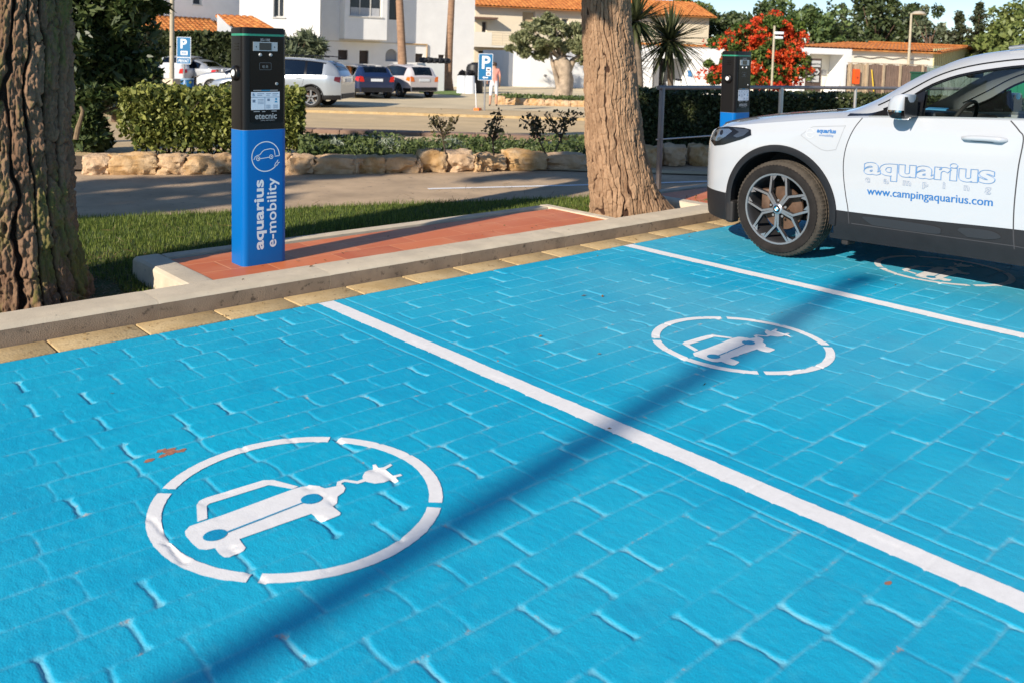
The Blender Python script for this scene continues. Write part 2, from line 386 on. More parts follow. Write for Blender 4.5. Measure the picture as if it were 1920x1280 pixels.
body = [(-.348, .037), (-.327, .055), (-.255, .055), (.020, .066), (.064, .058), (.088, .030), (.092, .006), (.129, -.004), (.150, -.008), (.144, -.033), (.126, -.052), (.096, -.064), (.086, -.080), (.073, -.098), (.054, -.104), (.051, -.156), (.043, -.165), (-.008, -.167), (-.016, -.156), (-.019, -.103), (-.246, -.098), (-.250, -.127), (-.252, -.150), (-.262, -.160), (-.307, -.165), (-.318, -.157), (-.321, -.134), (-.318, -.098), (-.340, -.091), (-.354, -.075), (-.357, -.040), (-.355, .015)]
roof = [(-.300, .064), (-.262, .160), (-.246, .178), (-.221, .184), (-.034, .176), (-.010, .165), (.034, .070), (.010, .068), (-.028, .130), (-.036, .138), (-.228, .145), (-.240, .138), (-.270, .064)]
cable = [(.128, -.004), (.146, .020), (.172, .020), (.198, -.018), (.222, -.018), (.222, -.036), (.190, -.034), (.165, .004), (.152, .004), (.140, -.018)]
plug = [(.234, .004), (.258, .024), (.288, .026), (.300, .046), (.311, .042), (.304, .014), (.319, .008), (.350, .014), (.350, .001), (.314, -.010), (.308, -.062), (.335, -.066), (.333, -.080), (.308, -.077), (.303, -.102), (.291, -.098), (.290, -.077), (.260, -.080), (.233, -.068), (.218, -.040), (.222, -.012)]
def ell(cx, cy, rx, ry, n=20): return [(cx + rx * math.cos(2 * math.pi * i / n), cy + ry * math.sin(2 * math.pi * i / n)) for i in range(n)]
BLUEP = mat('blue_stencil_paint', (.001, .28, .50), .5, .08, 14, .3, 150)
def symbol(cx, cy, label, rot=0.0):
    g = thing('charging_symbol', label, 'road symbol', (cx, cy, 0), group='electric car symbols painted in the bays')
    C_, S_ = math.cos(rot), math.sin(rot)
    tr = lambda pl: [(cx + x * C_ - y * S_, cy + x * S_ + y * C_) for x, y in pl]
    ra, rb = .402, .4448; rings = []
    V = []; F = []
    for q in range(4):
        a0 = math.pi / 4 + q * math.pi / 2 + .035; a1 = a0 + math.pi / 2 - .07; n = 70; k = len(V); w = 7
        for i in range(n + 1):
            a = a0 + (a1 - a0) * i / n
            for j in range(w):
                rr = ra + (rb - ra) * j / (w - 1) + ((.0022 * (vn(np.array(a * 40 + j), np.array(a * 11.0)) - .5)) if j in (0, w - 1) else 0)
                V.append((cx + rr * math.cos(a), cy + rr * math.sin(a)))
        for i in range(n):
            for j in range(w - 1): s_ = k + i * w + j; F.append((s_, s_ + 1, s_ + w + 1, s_ + w))
    V = np.array(V); z = pave(V[:, 0], V[:, 1])[0] + .0022
    F = np.array(F)[:, ::-1]
    np_mesh('ring', np.stack([V[:, 0] - cx, V[:, 1] - cy, z], -1), F, PAINT, g, True)
    car = drape([tr(body), tr(roof), tr(cable), tr(plug)], 'car_icon', PAINT, g, origin=(cx, cy))
    drape([tr(ell(.026, -.027, .034, .031)), tr(ell(-.291, -.037, .034, .030)), tr([(-.262, -.040), (-.262, -.048), (-.005, -.034), (-.005, -.028)])], 'wheel_cutout', BLUEP, car, lift=.0036, origin=(cx, cy))
    return g
symbol(1.338, 2.3746, 'white electric car symbol in a ring, painted in the nearest empty bay')
symbol(3.799, 2.3737, 'white electric car symbol in the middle bay with a dark shadow across it')
symbol(6.354, 2.392, 'white electric car symbol on the paving, mostly shaded by the white car')

# ---------------------------------------------------------------- gutter strip, kerb, tiled islands
OCH = mat('ochre_concrete', (.43, .295, .13), .8, .2, 5, .35, 90, col2=(.56, .42, .225), wear=((.30, .20, .10), .34))
m = MB(); x = .745 - .408 * 12
while x < 24:
    m.box((x + .204, 4.341, -.02), (.398, .207, .046), bev=.006); x += .408
tag(m.build('gutter_strip', OCH, smooth=40), kind='structure')
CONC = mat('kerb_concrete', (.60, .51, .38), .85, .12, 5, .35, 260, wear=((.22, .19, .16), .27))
def kerb_run(m, x0, x1, prof, rot=None, step=.03, jit=.0012):
    n = max(2, int((x1 - x0) / step)); k = len(prof); vs = []; fs = []
    for i in range(n + 1):
        x = x0 + (x1 - x0) * i / n; e = .0015 if i in (0, n) else 0
        for j, (y, z) in enumerate(prof):
            q = mn.noise(Vector((x * 9, y * 9, z * 9 + j))) * jit
            p = (x, y + q, z + q * .6 - e * (z > .05)); vs.append(rot(p) if rot else p)
    for i in range(n):
        for j in range(k - 1): fs.append((i * k + j, (i + 1) * k + j, (i + 1) * k + j + 1, i * k + j + 1))
    fs += [tuple(range(k)), tuple(n * k + j for j in range(k - 1, -1, -1))]
    m.add(vs, fs); return m
prof = [(4.448, -.05), (4.448, .04), (4.449, .082), (4.456, .089), (4.480, .1), (4.49, .102), (4.62, .103), (4.672, .101), (4.680, .092), (4.682, -.05)]
m = MB(); x = 1.684 - 1.0 * 6
while x < 24:
    kerb_run(m, x + .0008, x + .9992, prof); x += 1.0
CONF = mat('shaded_dirty_kerb_face', (.27, .20, .14), .9, .25, 4, .5, 200, wear=((.10, .075, .055), .33))  # darker front face: shade put into the colour along with splash dirt
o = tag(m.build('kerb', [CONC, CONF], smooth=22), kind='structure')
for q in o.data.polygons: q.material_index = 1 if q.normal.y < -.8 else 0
# red tile
RT_ = bpy.data.materials.new('red_tile'); t, b = nodes(RT_); tc = N(t, 'ShaderNodeTexCoord')
br = N(t, 'ShaderNodeTexBrick', Scale=1.0); br.offset = .5; br.inputs['Brick Width'].default_value = .46; br.inputs['Row Height'].default_value = .235
br.inputs['Mortar Size'].default_value = .004; br.inputs['Mortar Smooth'].default_value = .3
br.inputs['Color1'].default_value = (.50, .115, .026, 1); br.inputs['Color2'].default_value = (.64, .175, .045, 1); br.inputs['Mortar'].default_value = (.72, .30, .13, 1)
nz = N(t, 'ShaderNodeTexNoise', Scale=3.0, Detail=6.0); nw = N(t, 'ShaderNodeTexNoise', Scale=1.7, Detail=2.0)
ad = N(t, 'ShaderNodeVectorMath', operation='MULTIPLY_ADD'); ad.inputs[1].default_value = (.03, .03, 0)
t.links.new(tc.outputs['Object'], nw.inputs['Vector']); t.links.new(tc.outputs['Object'], nz.inputs['Vector']); t.links.new(nw.outputs['Color'], ad.inputs[0]); t.links.new(tc.outputs['Object'], ad.inputs[2])
t.links.new(ad.outputs[0], br.inputs['Vector'])
t.links.new(mixc(t, ramp(t, nz.outputs[0], .45, .7, (0, 0, 0), (.45, .45, .45)), br.outputs['Color'], (.70, .29, .13)), b.inputs['Base Color'])
b.inputs['Roughness'].default_value = .5
bpn = N(t, 'ShaderNodeBump', Strength=.5, Distance=.004, invert=True); t.links.new(mth(t, 'ADD', br.outputs['Fac'], mth(t, 'MULTIPLY', nz.outputs[0], .8)), bpn.inputs['Height']); t.links.new(bpn.outputs[0], b.inputs['Normal'])
def island(x0, x1, yb, xr0, xr1):
    m = MB(); m.quad((x0 + .1, 4.6, .084), (x1 - .1, 4.6, .084), (x1 - .1, yb - .05, .084), (x0 + .1, yb - .05, .084))
    tag(m.build('tiled_island', RT_), kind='structure')
    m = MB(); w = .17
    pf = [(0, -.08), (0, .072), (.004, .082), (.022, .094), (.14, .096), (.16, .092), (.165, .05)]
    kerb_run(m, 4.684, yb + .11, pf, rot=lambda p: (x0 + p[1] , p[0], p[2]))
    pf2 = [(0, -.08), (0, .06), (.01, .088), (.02, .094), (.10, .095), (.112, .09), (.115, .05)]
    kerb_run(m, 4.684, yb + .11, pf2, rot=lambda p: (x1 - p[1], p[0], p[2]))
    kerb_run(m, x0 + .17, x1 - .12, pf2, rot=lambda p: (p[0], yb + .11 - p[1], p[2]))
    tag(m.build('island_kerb', CONC, smooth=22), kind='structure')
island(1.925, 5.56, 5.40, 0, 0)
island(6.72, 11.5, 5.42, 0, 0)
# ---------------------------------------------------------------- charging posts
CB = mat('charger_black', (.007, .006, .006), .34, spec=.28, bump=.04, bscale=500)
CG = mat('charger_gloss_black', (.004, .003, .003), .2, spec=.25)
CBL = mat('charger_blue', (.0, .125, .42), .34, spec=.3)
CGREEN = mat('charger_green_band', (.02, .23, .14), .35)
SILV = mat('brushed_silver', (.42, .44, .46), .35, metal=.5)
SCRN = mat('dark_screen', (.02, .025, .03), .15)
PWH = mat('white_print', (.72, .74, .76), .5)
LBL = mat('label_paper', (.62, .68, .76), .5)
INK = mat('label_ink', (.16, .20, .28), .6)
INKB = mat('label_blue', (.03, .25, .45), .6)
GPR = mat('grey_print', (.33, .34, .35), .5)
def rrect(x0, x1, y0, y1, r, n=7):
    out = []
    for cx, cy, a0 in ((x1 - r, y0 + r, -90), (x1 - r, y1 - r, 0), (x0 + r, y1 - r, 90), (x0 + r, y0 + r, 180)):
        for i in range(n): a = R(a0 + 90 * i / (n - 1)); out.append((cx + r * math.cos(a), cy + r * math.sin(a)))
    return out
CWd, CDp, CHh, CBo = .291, .185, 1.443, .826
def ribbon(pts, w, fr, closed=False):                     # flat stroke of width w along 2-D points
    n = len(pts); L = []; Rr = []
    for i in range(n):
        if closed: a, b = pts[i - 1], pts[(i + 1) % n]
        else: a, b = pts[max(i - 1, 0)], pts[min(i + 1, n - 1)]
        dx, dy = b[0] - a[0], b[1] - a[1]; l = math.hypot(dx, dy) or 1; nx_, ny_ = -dy / l * w / 2, dx / l * w / 2
        L.append(fr(pts[i][0] + nx_, pts[i][1] + ny_, 0)); Rr.append(fr(pts[i][0] - nx_, pts[i][1] - ny_, 0))
    m = n if closed else n - 1
    return L + Rr, [(i, (i + 1) % n, n + (i + 1) % n, n + i) for i in range(m)]
def arc(cx, cy, r, a0, a1, n=28): return [(cx + r * math.cos(R(a0 + (a1 - a0) * i / n)), cy + r * math.sin(R(a0 + (a1 - a0) * i / n))) for i in range(n + 1)]
def charger(loc, label):
    g = thing('charging_post', label, 'charging post', loc, tilt=True, group='black and blue charging posts')
    w, d = CWd, CDp; r = .036
    m = MB(); m.prism(rrect(0, w, 0, d, r), 0, CBo); m.build('blue_base', CBL, g, 35)
    m = MB(); m.prism(rrect(.001, w - .001, .001, d - .001, r), CBo, 1.392); up = m.build('upper_housing', CB, g, 35)
    m = MB(); m.prism(rrect(.0015, w - .0015, .0015, d - .0015, r), 1.392, 1.406); m.build('green_band', CGREEN, g, 35)
    m = MB(); m.prism(rrect(0, w, 0, d, r), 1.406, 1.436); m.prism(rrect(.006, w - .006, .006, d - .006, r), 1.436, CHh); m.build('top_cap', CB, g, 35)
    m = MB(); m.prism(rrect(.001, w - .001, .001, d - .001, r), CBo - .003, CBo + .002, fr=lambda a, b, c: (w / 2 + (a - w / 2) * 1.004, d / 2 + (b - d / 2) * 1.004, c)); m.build('seam', mat('seam_grey', (.15, .16, .18), .5), g, 35)
    F = lambda dy: (lambda a, b, c: (a, -dy - c, b))        # front face frame: a = x, b = z
    m = MB(); m.prism(rrect(.046, .262, .872, 1.380, .008, 4), 0, .002, fr=F(0)); m.build('front_panel', CG, g, 35)
    # display
    m = MB(); m.prism([(.064, 1.303), (.222, 1.303), (.222, 1.357), (.064, 1.357)], 0, .0045, fr=F(.002)); ds = m.build('display', SILV, g)
    m = MB(); m.prism([(.103, 1.308), (.181, 1.308), (.181, 1.352), (.103, 1.352)], 0, .0012, fr=F(.0066)); m.build('screen', SCRN, ds)
    m = MB()
    for q, s in ((.083, -1), (.203, 1)): m.quad(*[F(.0068)(a, b, 0) for a, b in ((q + s * .004, 1.327), (q - s * .003, 1.334), (q - s * .003, 1.320))])
    build_each(m, 'arrow_mark', SCRN, ds)
    for q in (.110, .178):
        m = MB(); m.lathe([(0, -.012), (.0075, -.012), (.0088, -.010), (.0105, -.006), (.0112, 0)], 20, (q, 0, 1.280), 'y'); bt = m.build('push_button', SILV, g, 50)
        m = MB(); m.lathe([(0, -.0135), (.004, -.0135), (.0045, -.0118)], 14, (q, 0, 1.280), 'y'); m.build('button_centre', GREYM, bt, 50)
    m = MB(); v, f = ribbon(rrect(.106, .182, 1.190, 1.232, .005, 4), .003, F(.0026), True); m.add(v, f); rd = m.build('card_reader', mat('panel_grey_line', (.07, .07, .075), .4), g)
    m = MB(); text(m, '(((', .020, lambda a, b, c: F(.0027)(.124 + a * .8, 1.204 + b, c)); text(m, ')))', .020, lambda a, b, c: F(.0027)(.146 + a * .8, 1.204 + b, c)); m.build('reader_mark', GPR, rd)
    m = MB(); m.lathe([(0, -.008), (.008, -.008), (.0095, -.004), (.0095, 0)], 18, (.218, 0, 1.105), 'y'); lk = m.build('lock', SILV, g, 50)
    m = MB(); m.box((.218, -.0085, 1.105), (.002, .002, .011), bev=0); m.build('key_slot', CB, lk)
    # printing
    m = MB(); text(m, '[IG-1100]', .021, lambda a, b, c: F(.0026)(.143 + a, 1.363 + b, c), bold=.0004, align='CENTER', sx=.75)
    m.build('model_lettering', GPR, g); m = MB(); text(m, 'etecnic', .050, lambda a, b, c: F(.0026)(.148 + a, .893 + b, c), bold=.0010, align='CENTER', sx=1.0)
    text(m, 'ENERGY AND MOBILITY', .0095, lambda a, b, c: F(.0026)(.160 + a, .880 + b, c), align='CENTER', sx=.9)
    m.build('brand_lettering', GPR, g)
    # instruction label
    m = MB(); m.prism([(.052, .948), (.238, .948), (.238, 1.056), (.052, 1.056)], 0, .0008, fr=F(.002)); lb = m.build('instruction_label', LBL, g)
    m = MB(); f2_ = F(.0032); f2 = lambda a, b, c: f2_(.145 + (a - .1575) * 1.30, 1.002 + (b - 1.023) * 1.20, c)
    def bar(a0, a1, b0, b1, mi=0, fr=f2): m.quad(fr(a0, b0, 0), fr(a1, b0, 0), fr(a1, b1, 0), fr(a0, b1, 0), mi=mi)
    bar(.086, .229, 1.0405, 1.0425); bar(.1525, .1545, .978, 1.0405)
    for x0_, x1_, z_ in ((.116, .150, 1.058), (.160, .184, 1.058), (.192, .222, 1.058), (.116, .140, 1.050), (.160, .178, 1.050), (.192, .215, 1.050)): bar(x0_, x1_, z_, z_ + .0025)
    for k in range(4): bar(.118, .148, 1.029 - k * .007, 1.031 - k * .007); bar(.160, .182, 1.000 - k * .005, 1.0018 - k * .005); bar(.196, .220, 1.000 - k * .005, 1.0018 - k * .005)
    bar(.166, .178, 1.022, 1.034); bar(.092, .106, 1.016, 1.030)
    text(m, 'R', .020, lambda a, b, c: f2(.091 + a, 1.048 + b, c), outline=.0006)
    m.quad(*[f2(a, b, 0) for a, b in ell(.2105, 1.031, .0055, .0055, 12)], mi=1); m.quad(*[f2(a, b, 0) for a, b in [(.203, 1.014), (.218, 1.014), (.215, 1.022), (.206, 1.022)]], mi=1)
    m.build('label_print', [INK, INKB], lb)
    m = MB(); f3_ = F(.0026); f3 = lambda a, b, c: f3_(.145 + (a - .1575) * 1.30, 1.002 + (b - 1.023) * 1.20, c)
    for x0_, x1_, z_ in ((.096, .136, 1.074), (.180, .220, 1.074), (.098, .128, .968), (.140, .156, .967), (.188, .214, .968)): m.quad(f3(x0_, z_, 0), f3(x1_, z_, 0), f3(x1_, z_ + .004, 0), f3(x0_, z_ + .004, 0), mi=0)
    m.quad(f3(.136, 1.074, 0), f3(.180, 1.074, 0), f3(.180, 1.078, 0), f3(.136, 1.078, 0), mi=1)
    build_each(m, 'label_border', [GPR, INKB], g)
    # emblem: car in a ring that ends in a plug
    FE = lambda dy: (lambda a, b, c: F(dy)(.147 + (a - .158) * 1.36, .662 + (b - .700) * 1.36, c)); m = MB(); fr = FE(.0006); cx, cz, rr = .158, .700, .0665; ww = .0042
    st = [arc(cx, cz, rr, -15, 312, 60)]
    v, f = ribbon(arc(cx, cz, rr, 0, 322, 64), ww, fr); m.add(v, f)
    carl = [(.222, .697), (.205, .697)]; v, f = ribbon([(.2245, .700), (.202, .699)], .0034, fr); m.add(v, f)
    v, f = ribbon([(.100, .6905), (.106, .691)], .0034, fr); m.add(v, f)
    v, f = ribbon([(.1225, .691), (.176, .696)], .0030, fr); m.add(v, f)
    v, f = ribbon([(.104, .690), (.106, .700), (.116, .706), (.130, .710), (.142, .724), (.152, .730), (.180, .734), (.196, .731), (.200, .726), (.2035, .704)], .0034, fr); m.add(v, f)
    for q, z_ in ((.1215, .6925), (.1845, .6975)):
        v, f = ribbon(arc(q - (0 if q < .15 else 0), z_, .0085, 0, 360, 20), .0030, FE(.0009)); m.add(v, f)
        m.quad(*[FE(.0011)(a, b, 0) for a, b in ell(q, z_, .0032, .0032, 12)])
    v, f = ribbon([(.2005, .656), (.207, .668), (.2155, .674), (.219, .666), (.214, .657), (.206, .655)], .0030, fr, True); m.add(v, f)
    v, f = ribbon([(.2125, .674), (.2185, .681)], .0030, fr); m.add(v, f); v, f = ribbon([(.2195, .667), (.2265, .671)], .0030, fr); m.add(v, f)
    m.build('emblem', PWH, g)
    m = MB(); fr = F(.0006)
    def fitw(txt, size, width, bold): v, _ = text_data(txt, size, bold); return width / (max(p[0] for p in v) - min(p[0] for p in v))
    text(m, 'aquarius', .088, lambda a, b, c: fr(.131 - b, .093 + a, c), bold=.0026, sx=fitw('aquarius', .088, .430, .0026))
    text(m, 'e-mobility', .090, lambda a, b, c: fr(.216 - b, .096 + a, c), bold=.0012, sx=fitw('e-mobility', .090, .430, .0012))
    m.build('base_lettering', PWH, g)
    # side socket and vents
    S = lambda a, b, c: (-c, a, b)
    m = MB(); m.lathe([(0, -.020), (.028, -.022), (.038, -.020), (.045, -.012), (.047, .002)], 32, (0, .085, 1.168), 'x'); so = m.build('side_socket', CB, g, 40)
    m = MB(); m.lathe([(0, -.0250), (.018, -.0250), (.021, -.022), (.022, -.018)], 24, (0, .085, 1.168), 'x'); m.build('socket_lid', mat('socket_white', (.7, .7, .7), .4), so, 40)
    m = MB()
    for k in range(3): m.box((-.001, .085, 1.345 - k * .017), (.004, .05, .004))
    build_each(m, 'vent', CG, g)
    return g
charger((2.364, 4.912, .084), 'large black and blue charging post on the red tiles beside the empty bay')
charger((7.561, 4.912, .084), 'smaller black and blue charging post partly hidden behind the white car bonnet')
# ---------------------------------------------------------------- cars
def glassmat(name, tint, refl=.5):
    if name in MC: return MC[name]
    m = bpy.data.materials.new(name); t, b = nodes(m); MC[name] = m; t.nodes.remove(b)
    tr = N(t, 'ShaderNodeBsdfTransparent'); tr.inputs[0].default_value = rgba(tint)
    gl = N(t, 'ShaderNodeBsdfGlossy', Roughness=.02); gl.inputs[0].default_value = (1, 1, 1, 1)
    fr = N(t, 'ShaderNodeFresnel', IOR=1.5); ge = N(t, 'ShaderNodeNewGeometry'); t.links.new(mth(t, 'SUBTRACT', 1.5, mth(t, 'MULTIPLY', ge.outputs['Backfacing'], .8333)), fr.inputs[0]); mx = N(t, 'ShaderNodeMixShader')
    t.links.new(mth(t, 'MINIMUM', mth(t, 'ADD', mth(t, 'MULTIPLY', fr.outputs[0], refl * 1.6), .03), 1.0), mx.inputs[0]); t.links.new(tr.outputs[0], mx.inputs[1]); t.links.new(gl.outputs[0], mx.inputs[2])
    t.links.new(mx.outputs[0], t.nodes['Material Output'].inputs[0]); return m
GLS = glassmat('car_glass', (.86, .92, .89), .6); GLD = glassmat('dark_car_glass', (.10, .12, .12), .7)
CLAD = mat('cladding_plastic', (.011, .0115, .014), .5, .15, 9, .12, 300, spec=.35)
TRIM = mat('black_trim', (.008, .008, .009), .2); TYRE = mat('tyre_rubber', (.017, .0145, .0135), .85, .35, 8, .4, 120, spec=.2)
TYREC = mat('clean_tyre', (.022, .021, .02), .8, bump=.2, bscale=100)
CHROME = mat('chrome', (.7, .7, .7), .12, metal=1); RIMS = mat('machined_alloy', (.42, .43, .45), .28, metal=.85)
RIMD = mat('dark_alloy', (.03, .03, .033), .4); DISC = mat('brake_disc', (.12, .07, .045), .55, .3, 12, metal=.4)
INTR = mat('car_interior', (.014, .012, .012), .7); INTG = mat('interior_trim_grey', (.10, .10, .11), .5)
SEAM = mat('panel_gap', (.03, .03, .035), .7)
TLR = mat('tail_lamp_red', (.55, .015, .01), .15, coat=.6); TLO = mat('tail_lamp_orange', (.75, .16, .02), .15, coat=.6); TLW = mat('lamp_clear', (.6, .6, .62), .1, coat=.5)
def interp(xs, ys, x):                                    # monotone cubic
    xs = np.asarray(xs, float); ys = np.asarray(ys, float); h = np.diff(xs); d = np.diff(ys) / h; mm = np.zeros(len(xs))
    mm[1:-1] = np.where(d[:-1] * d[1:] > 0, 2 * d[:-1] * d[1:] / (d[:-1] + d[1:] + 1e-12), 0); mm[0], mm[-1] = d[0], d[-1]
    i = np.clip(np.searchsorted(xs, x) - 1, 0, len(xs) - 2); t = (np.asarray(x, float) - xs[i]) / h[i]
    return ((2 * t ** 3 - 3 * t ** 2 + 1) * ys[i] + (t ** 3 - 2 * t ** 2 + t) * h[i] * mm[i] + (-2 * t ** 3 + 3 * t ** 2) * ys[i + 1] + (t ** 3 - t ** 2) * h[i] * mm[i + 1])
class Body:
    white_frame = False
    # T: dict of (s-list, value-list); L length; windows etc
    def __init__(s, T, L, sub=7, ds=.03):
        s.T = T; s.L = L; s.S = np.unique(np.concatenate([np.arange(0, L, ds), [L], np.array([.01, .02, .04, .06, .08, L - .01, L - .03, L - .06])]))
        s.sub = sub
        s.prof = [s.section(q) for q in s.S]
    def g(s, k, q): return float(interp(s.T[k][0], s.T[k][1], q))
    def section(s, q):
        g = s.g; w, zb, zc, zs = g('w', q), g('zb', q), g('zc', q), g('zs', q); wr, zr, zm = g('wr', q), g('zr', q), g('zm', q); ww, zw = g('ww', q), g('zw', q)
        zw = min(zw, zr - .004); zg = zw + (zr - zw) * .45; wg = ww + (wr - ww) * .35
        low = [(w - .16, zb + .02), (w - .035, zb), (w - .012, zb * .4 + zc * .6), (w - .008, zc)]
        mid = [(w - .001, zc + (zs - zc) * .30), (w, zc + (zs - zc) * .58), (w - .008, zc + (zs - zc) * .82), (w - .040, zs)]
        pts = low[:1]
        ctl = low[1:] + mid
        n = s.sub; A = np.array(ctl); tt = np.arange(len(A)); fine = np.linspace(0, len(A) - 1, (len(A) - 1) * n + 1)
        fx = interp(tt, A[:, 0], fine); fz = interp(tt, A[:, 1], fine)
        pts += list(zip(fx, fz)); s.nlow = 1 + 2 * n; s.nmid = len(pts) - 1
        pts += [(w - .068, zs + .012)]; s.iw = len(pts) - 1
        pts += [(ww, zw), (wg, zg), (wr, zr), (wr - min(.07, wr * .2), zr + (zm - zr) * .35)]
        pts += [(wr * .45, zr + (zm - zr) * .85), (0, zm)]
        return pts
    def surf(s, q, z):                                    # half width at station q, height z (below the belt)
        i = min(max(int(np.searchsorted(s.S, q)), 1), len(s.S) - 1); a, b = s.S[i - 1], s.S[i]; t = (q - a) / (b - a) if b > a else 0
        def at(pr):
            p = pr[1:s.nmid + 1]; zz = [k[1] for k in p]; xx = [k[0] for k in p]; return float(np.interp(z, zz, xx))
        return at(s.prof[i - 1]) * (1 - t) + at(s.prof[i]) * t
    def build(s, g, mats, win, ws, rwn, wheels, rarch, pillars=()):
        names = ['body_shell', 'cladding', 'side_window', 'side_window', 'windshield', 'rear_window', 'window_trim']; out = {k: MB() for k in ('body', 'clad', 'wl', 'wr', 'ws', 'rw', 'trim')}
        S = s.S; n = len(s.prof[0]); iw = s.iw
        for side in (-1, 1):
            vs = [(side * x, -q, z) for q, pr in zip(S, s.prof) for x, z in pr]
            groups = {k: [] for k in out}
            for i in range(len(S) - 1):
                sm = (S[i] + S[i + 1]) / 2
                for j in range(n - 1):
                    k = 'body'; pa, pb = s.prof[i][j], s.prof[i][j + 1]; zc_ = (pa[1] + pb[1]) / 2
                    if j <= s.nmid and any((sm - wy) ** 2 + (zc_ - wz) ** 2 < rarch ** 2 for wy, wz in wheels): continue
                    if j < s.nlow: k = 'clad'
                    elif j == iw: k = ('wl' if side < 0 else 'wr') if win[0] < sm < win[1] and not any(a < sm < b for a, b in pillars) else ('trim' if win[0] - .28 < sm < win[1] + .05 else 'body')
                    elif j == iw + 1 and not s.white_frame: k = 'trim' if win[0] - .28 < sm < win[1] + .08 else 'body'
                    elif j >= iw + 4 and ws[0] < sm < ws[1]: k = 'ws'
                    elif j >= iw + 4 and rwn[0] < sm < rwn[1]: k = 'rw'
                    a, b, c, d = i * n + j, (i + 1) * n + j, (i + 1) * n + j + 1, i * n + j + 1
                    groups[k].append((a, b, c, d) if side < 0 else (a, d, c, b))
            # end caps and floor
            for e, fl in ((0, side < 0), ((len(S) - 1) * n, side > 0)):
                ring = [e + j for j in range(n)]; vs.append((0, vs[e][1], vs[e][2])); k = len(vs) - 1
                groups['body'].append(tuple([k] + ring) if fl else tuple([k] + ring[::-1]))
            for kk, fs in groups.items():
                if not fs: continue
                used = sorted({q for f in fs for q in f}); mp = {q: i for i, q in enumerate(used)}
                out[kk].add([vs[q] for q in used], [tuple(mp[q] for q in f) for f in fs])
        B = {}
        for (k, nm, m) in (('body', 'body_shell', mats[0]), ('clad', 'cladding', mats[1]), ('wl', 'side_window', mats[2]), ('wr', 'side_window', mats[2]), ('ws', 'windshield', mats[2]), ('rw', 'rear_window', mats[2]), ('trim', 'window_trim', TRIM)):
            for o in (build_each(out[k], nm, m, g) if out[k].f and k in ('clad', 'trim') else [out[k].build(nm, m, g)] if out[k].f else []):
                me = o.data
                bm = bmesh.new(); bm.from_mesh(me); bmesh.ops.remove_doubles(bm, verts=bm.verts[:], dist=.0006)
                for f in bm.faces: f.smooth = True
                bm.to_mesh(me); bm.free(); me.set_sharp_from_angle(angle=R(38)); B[k] = o
        fl = MB(); w0 = s.prof[len(S) // 2][0][0]; zz = s.prof[len(S) // 2][0][1]
        fl.box((0, -s.L / 2, zz + .03), (w0 * 2 - .02, s.L - 1.2, .04)); fl.build('floor_pan', INTR, g)
        return B
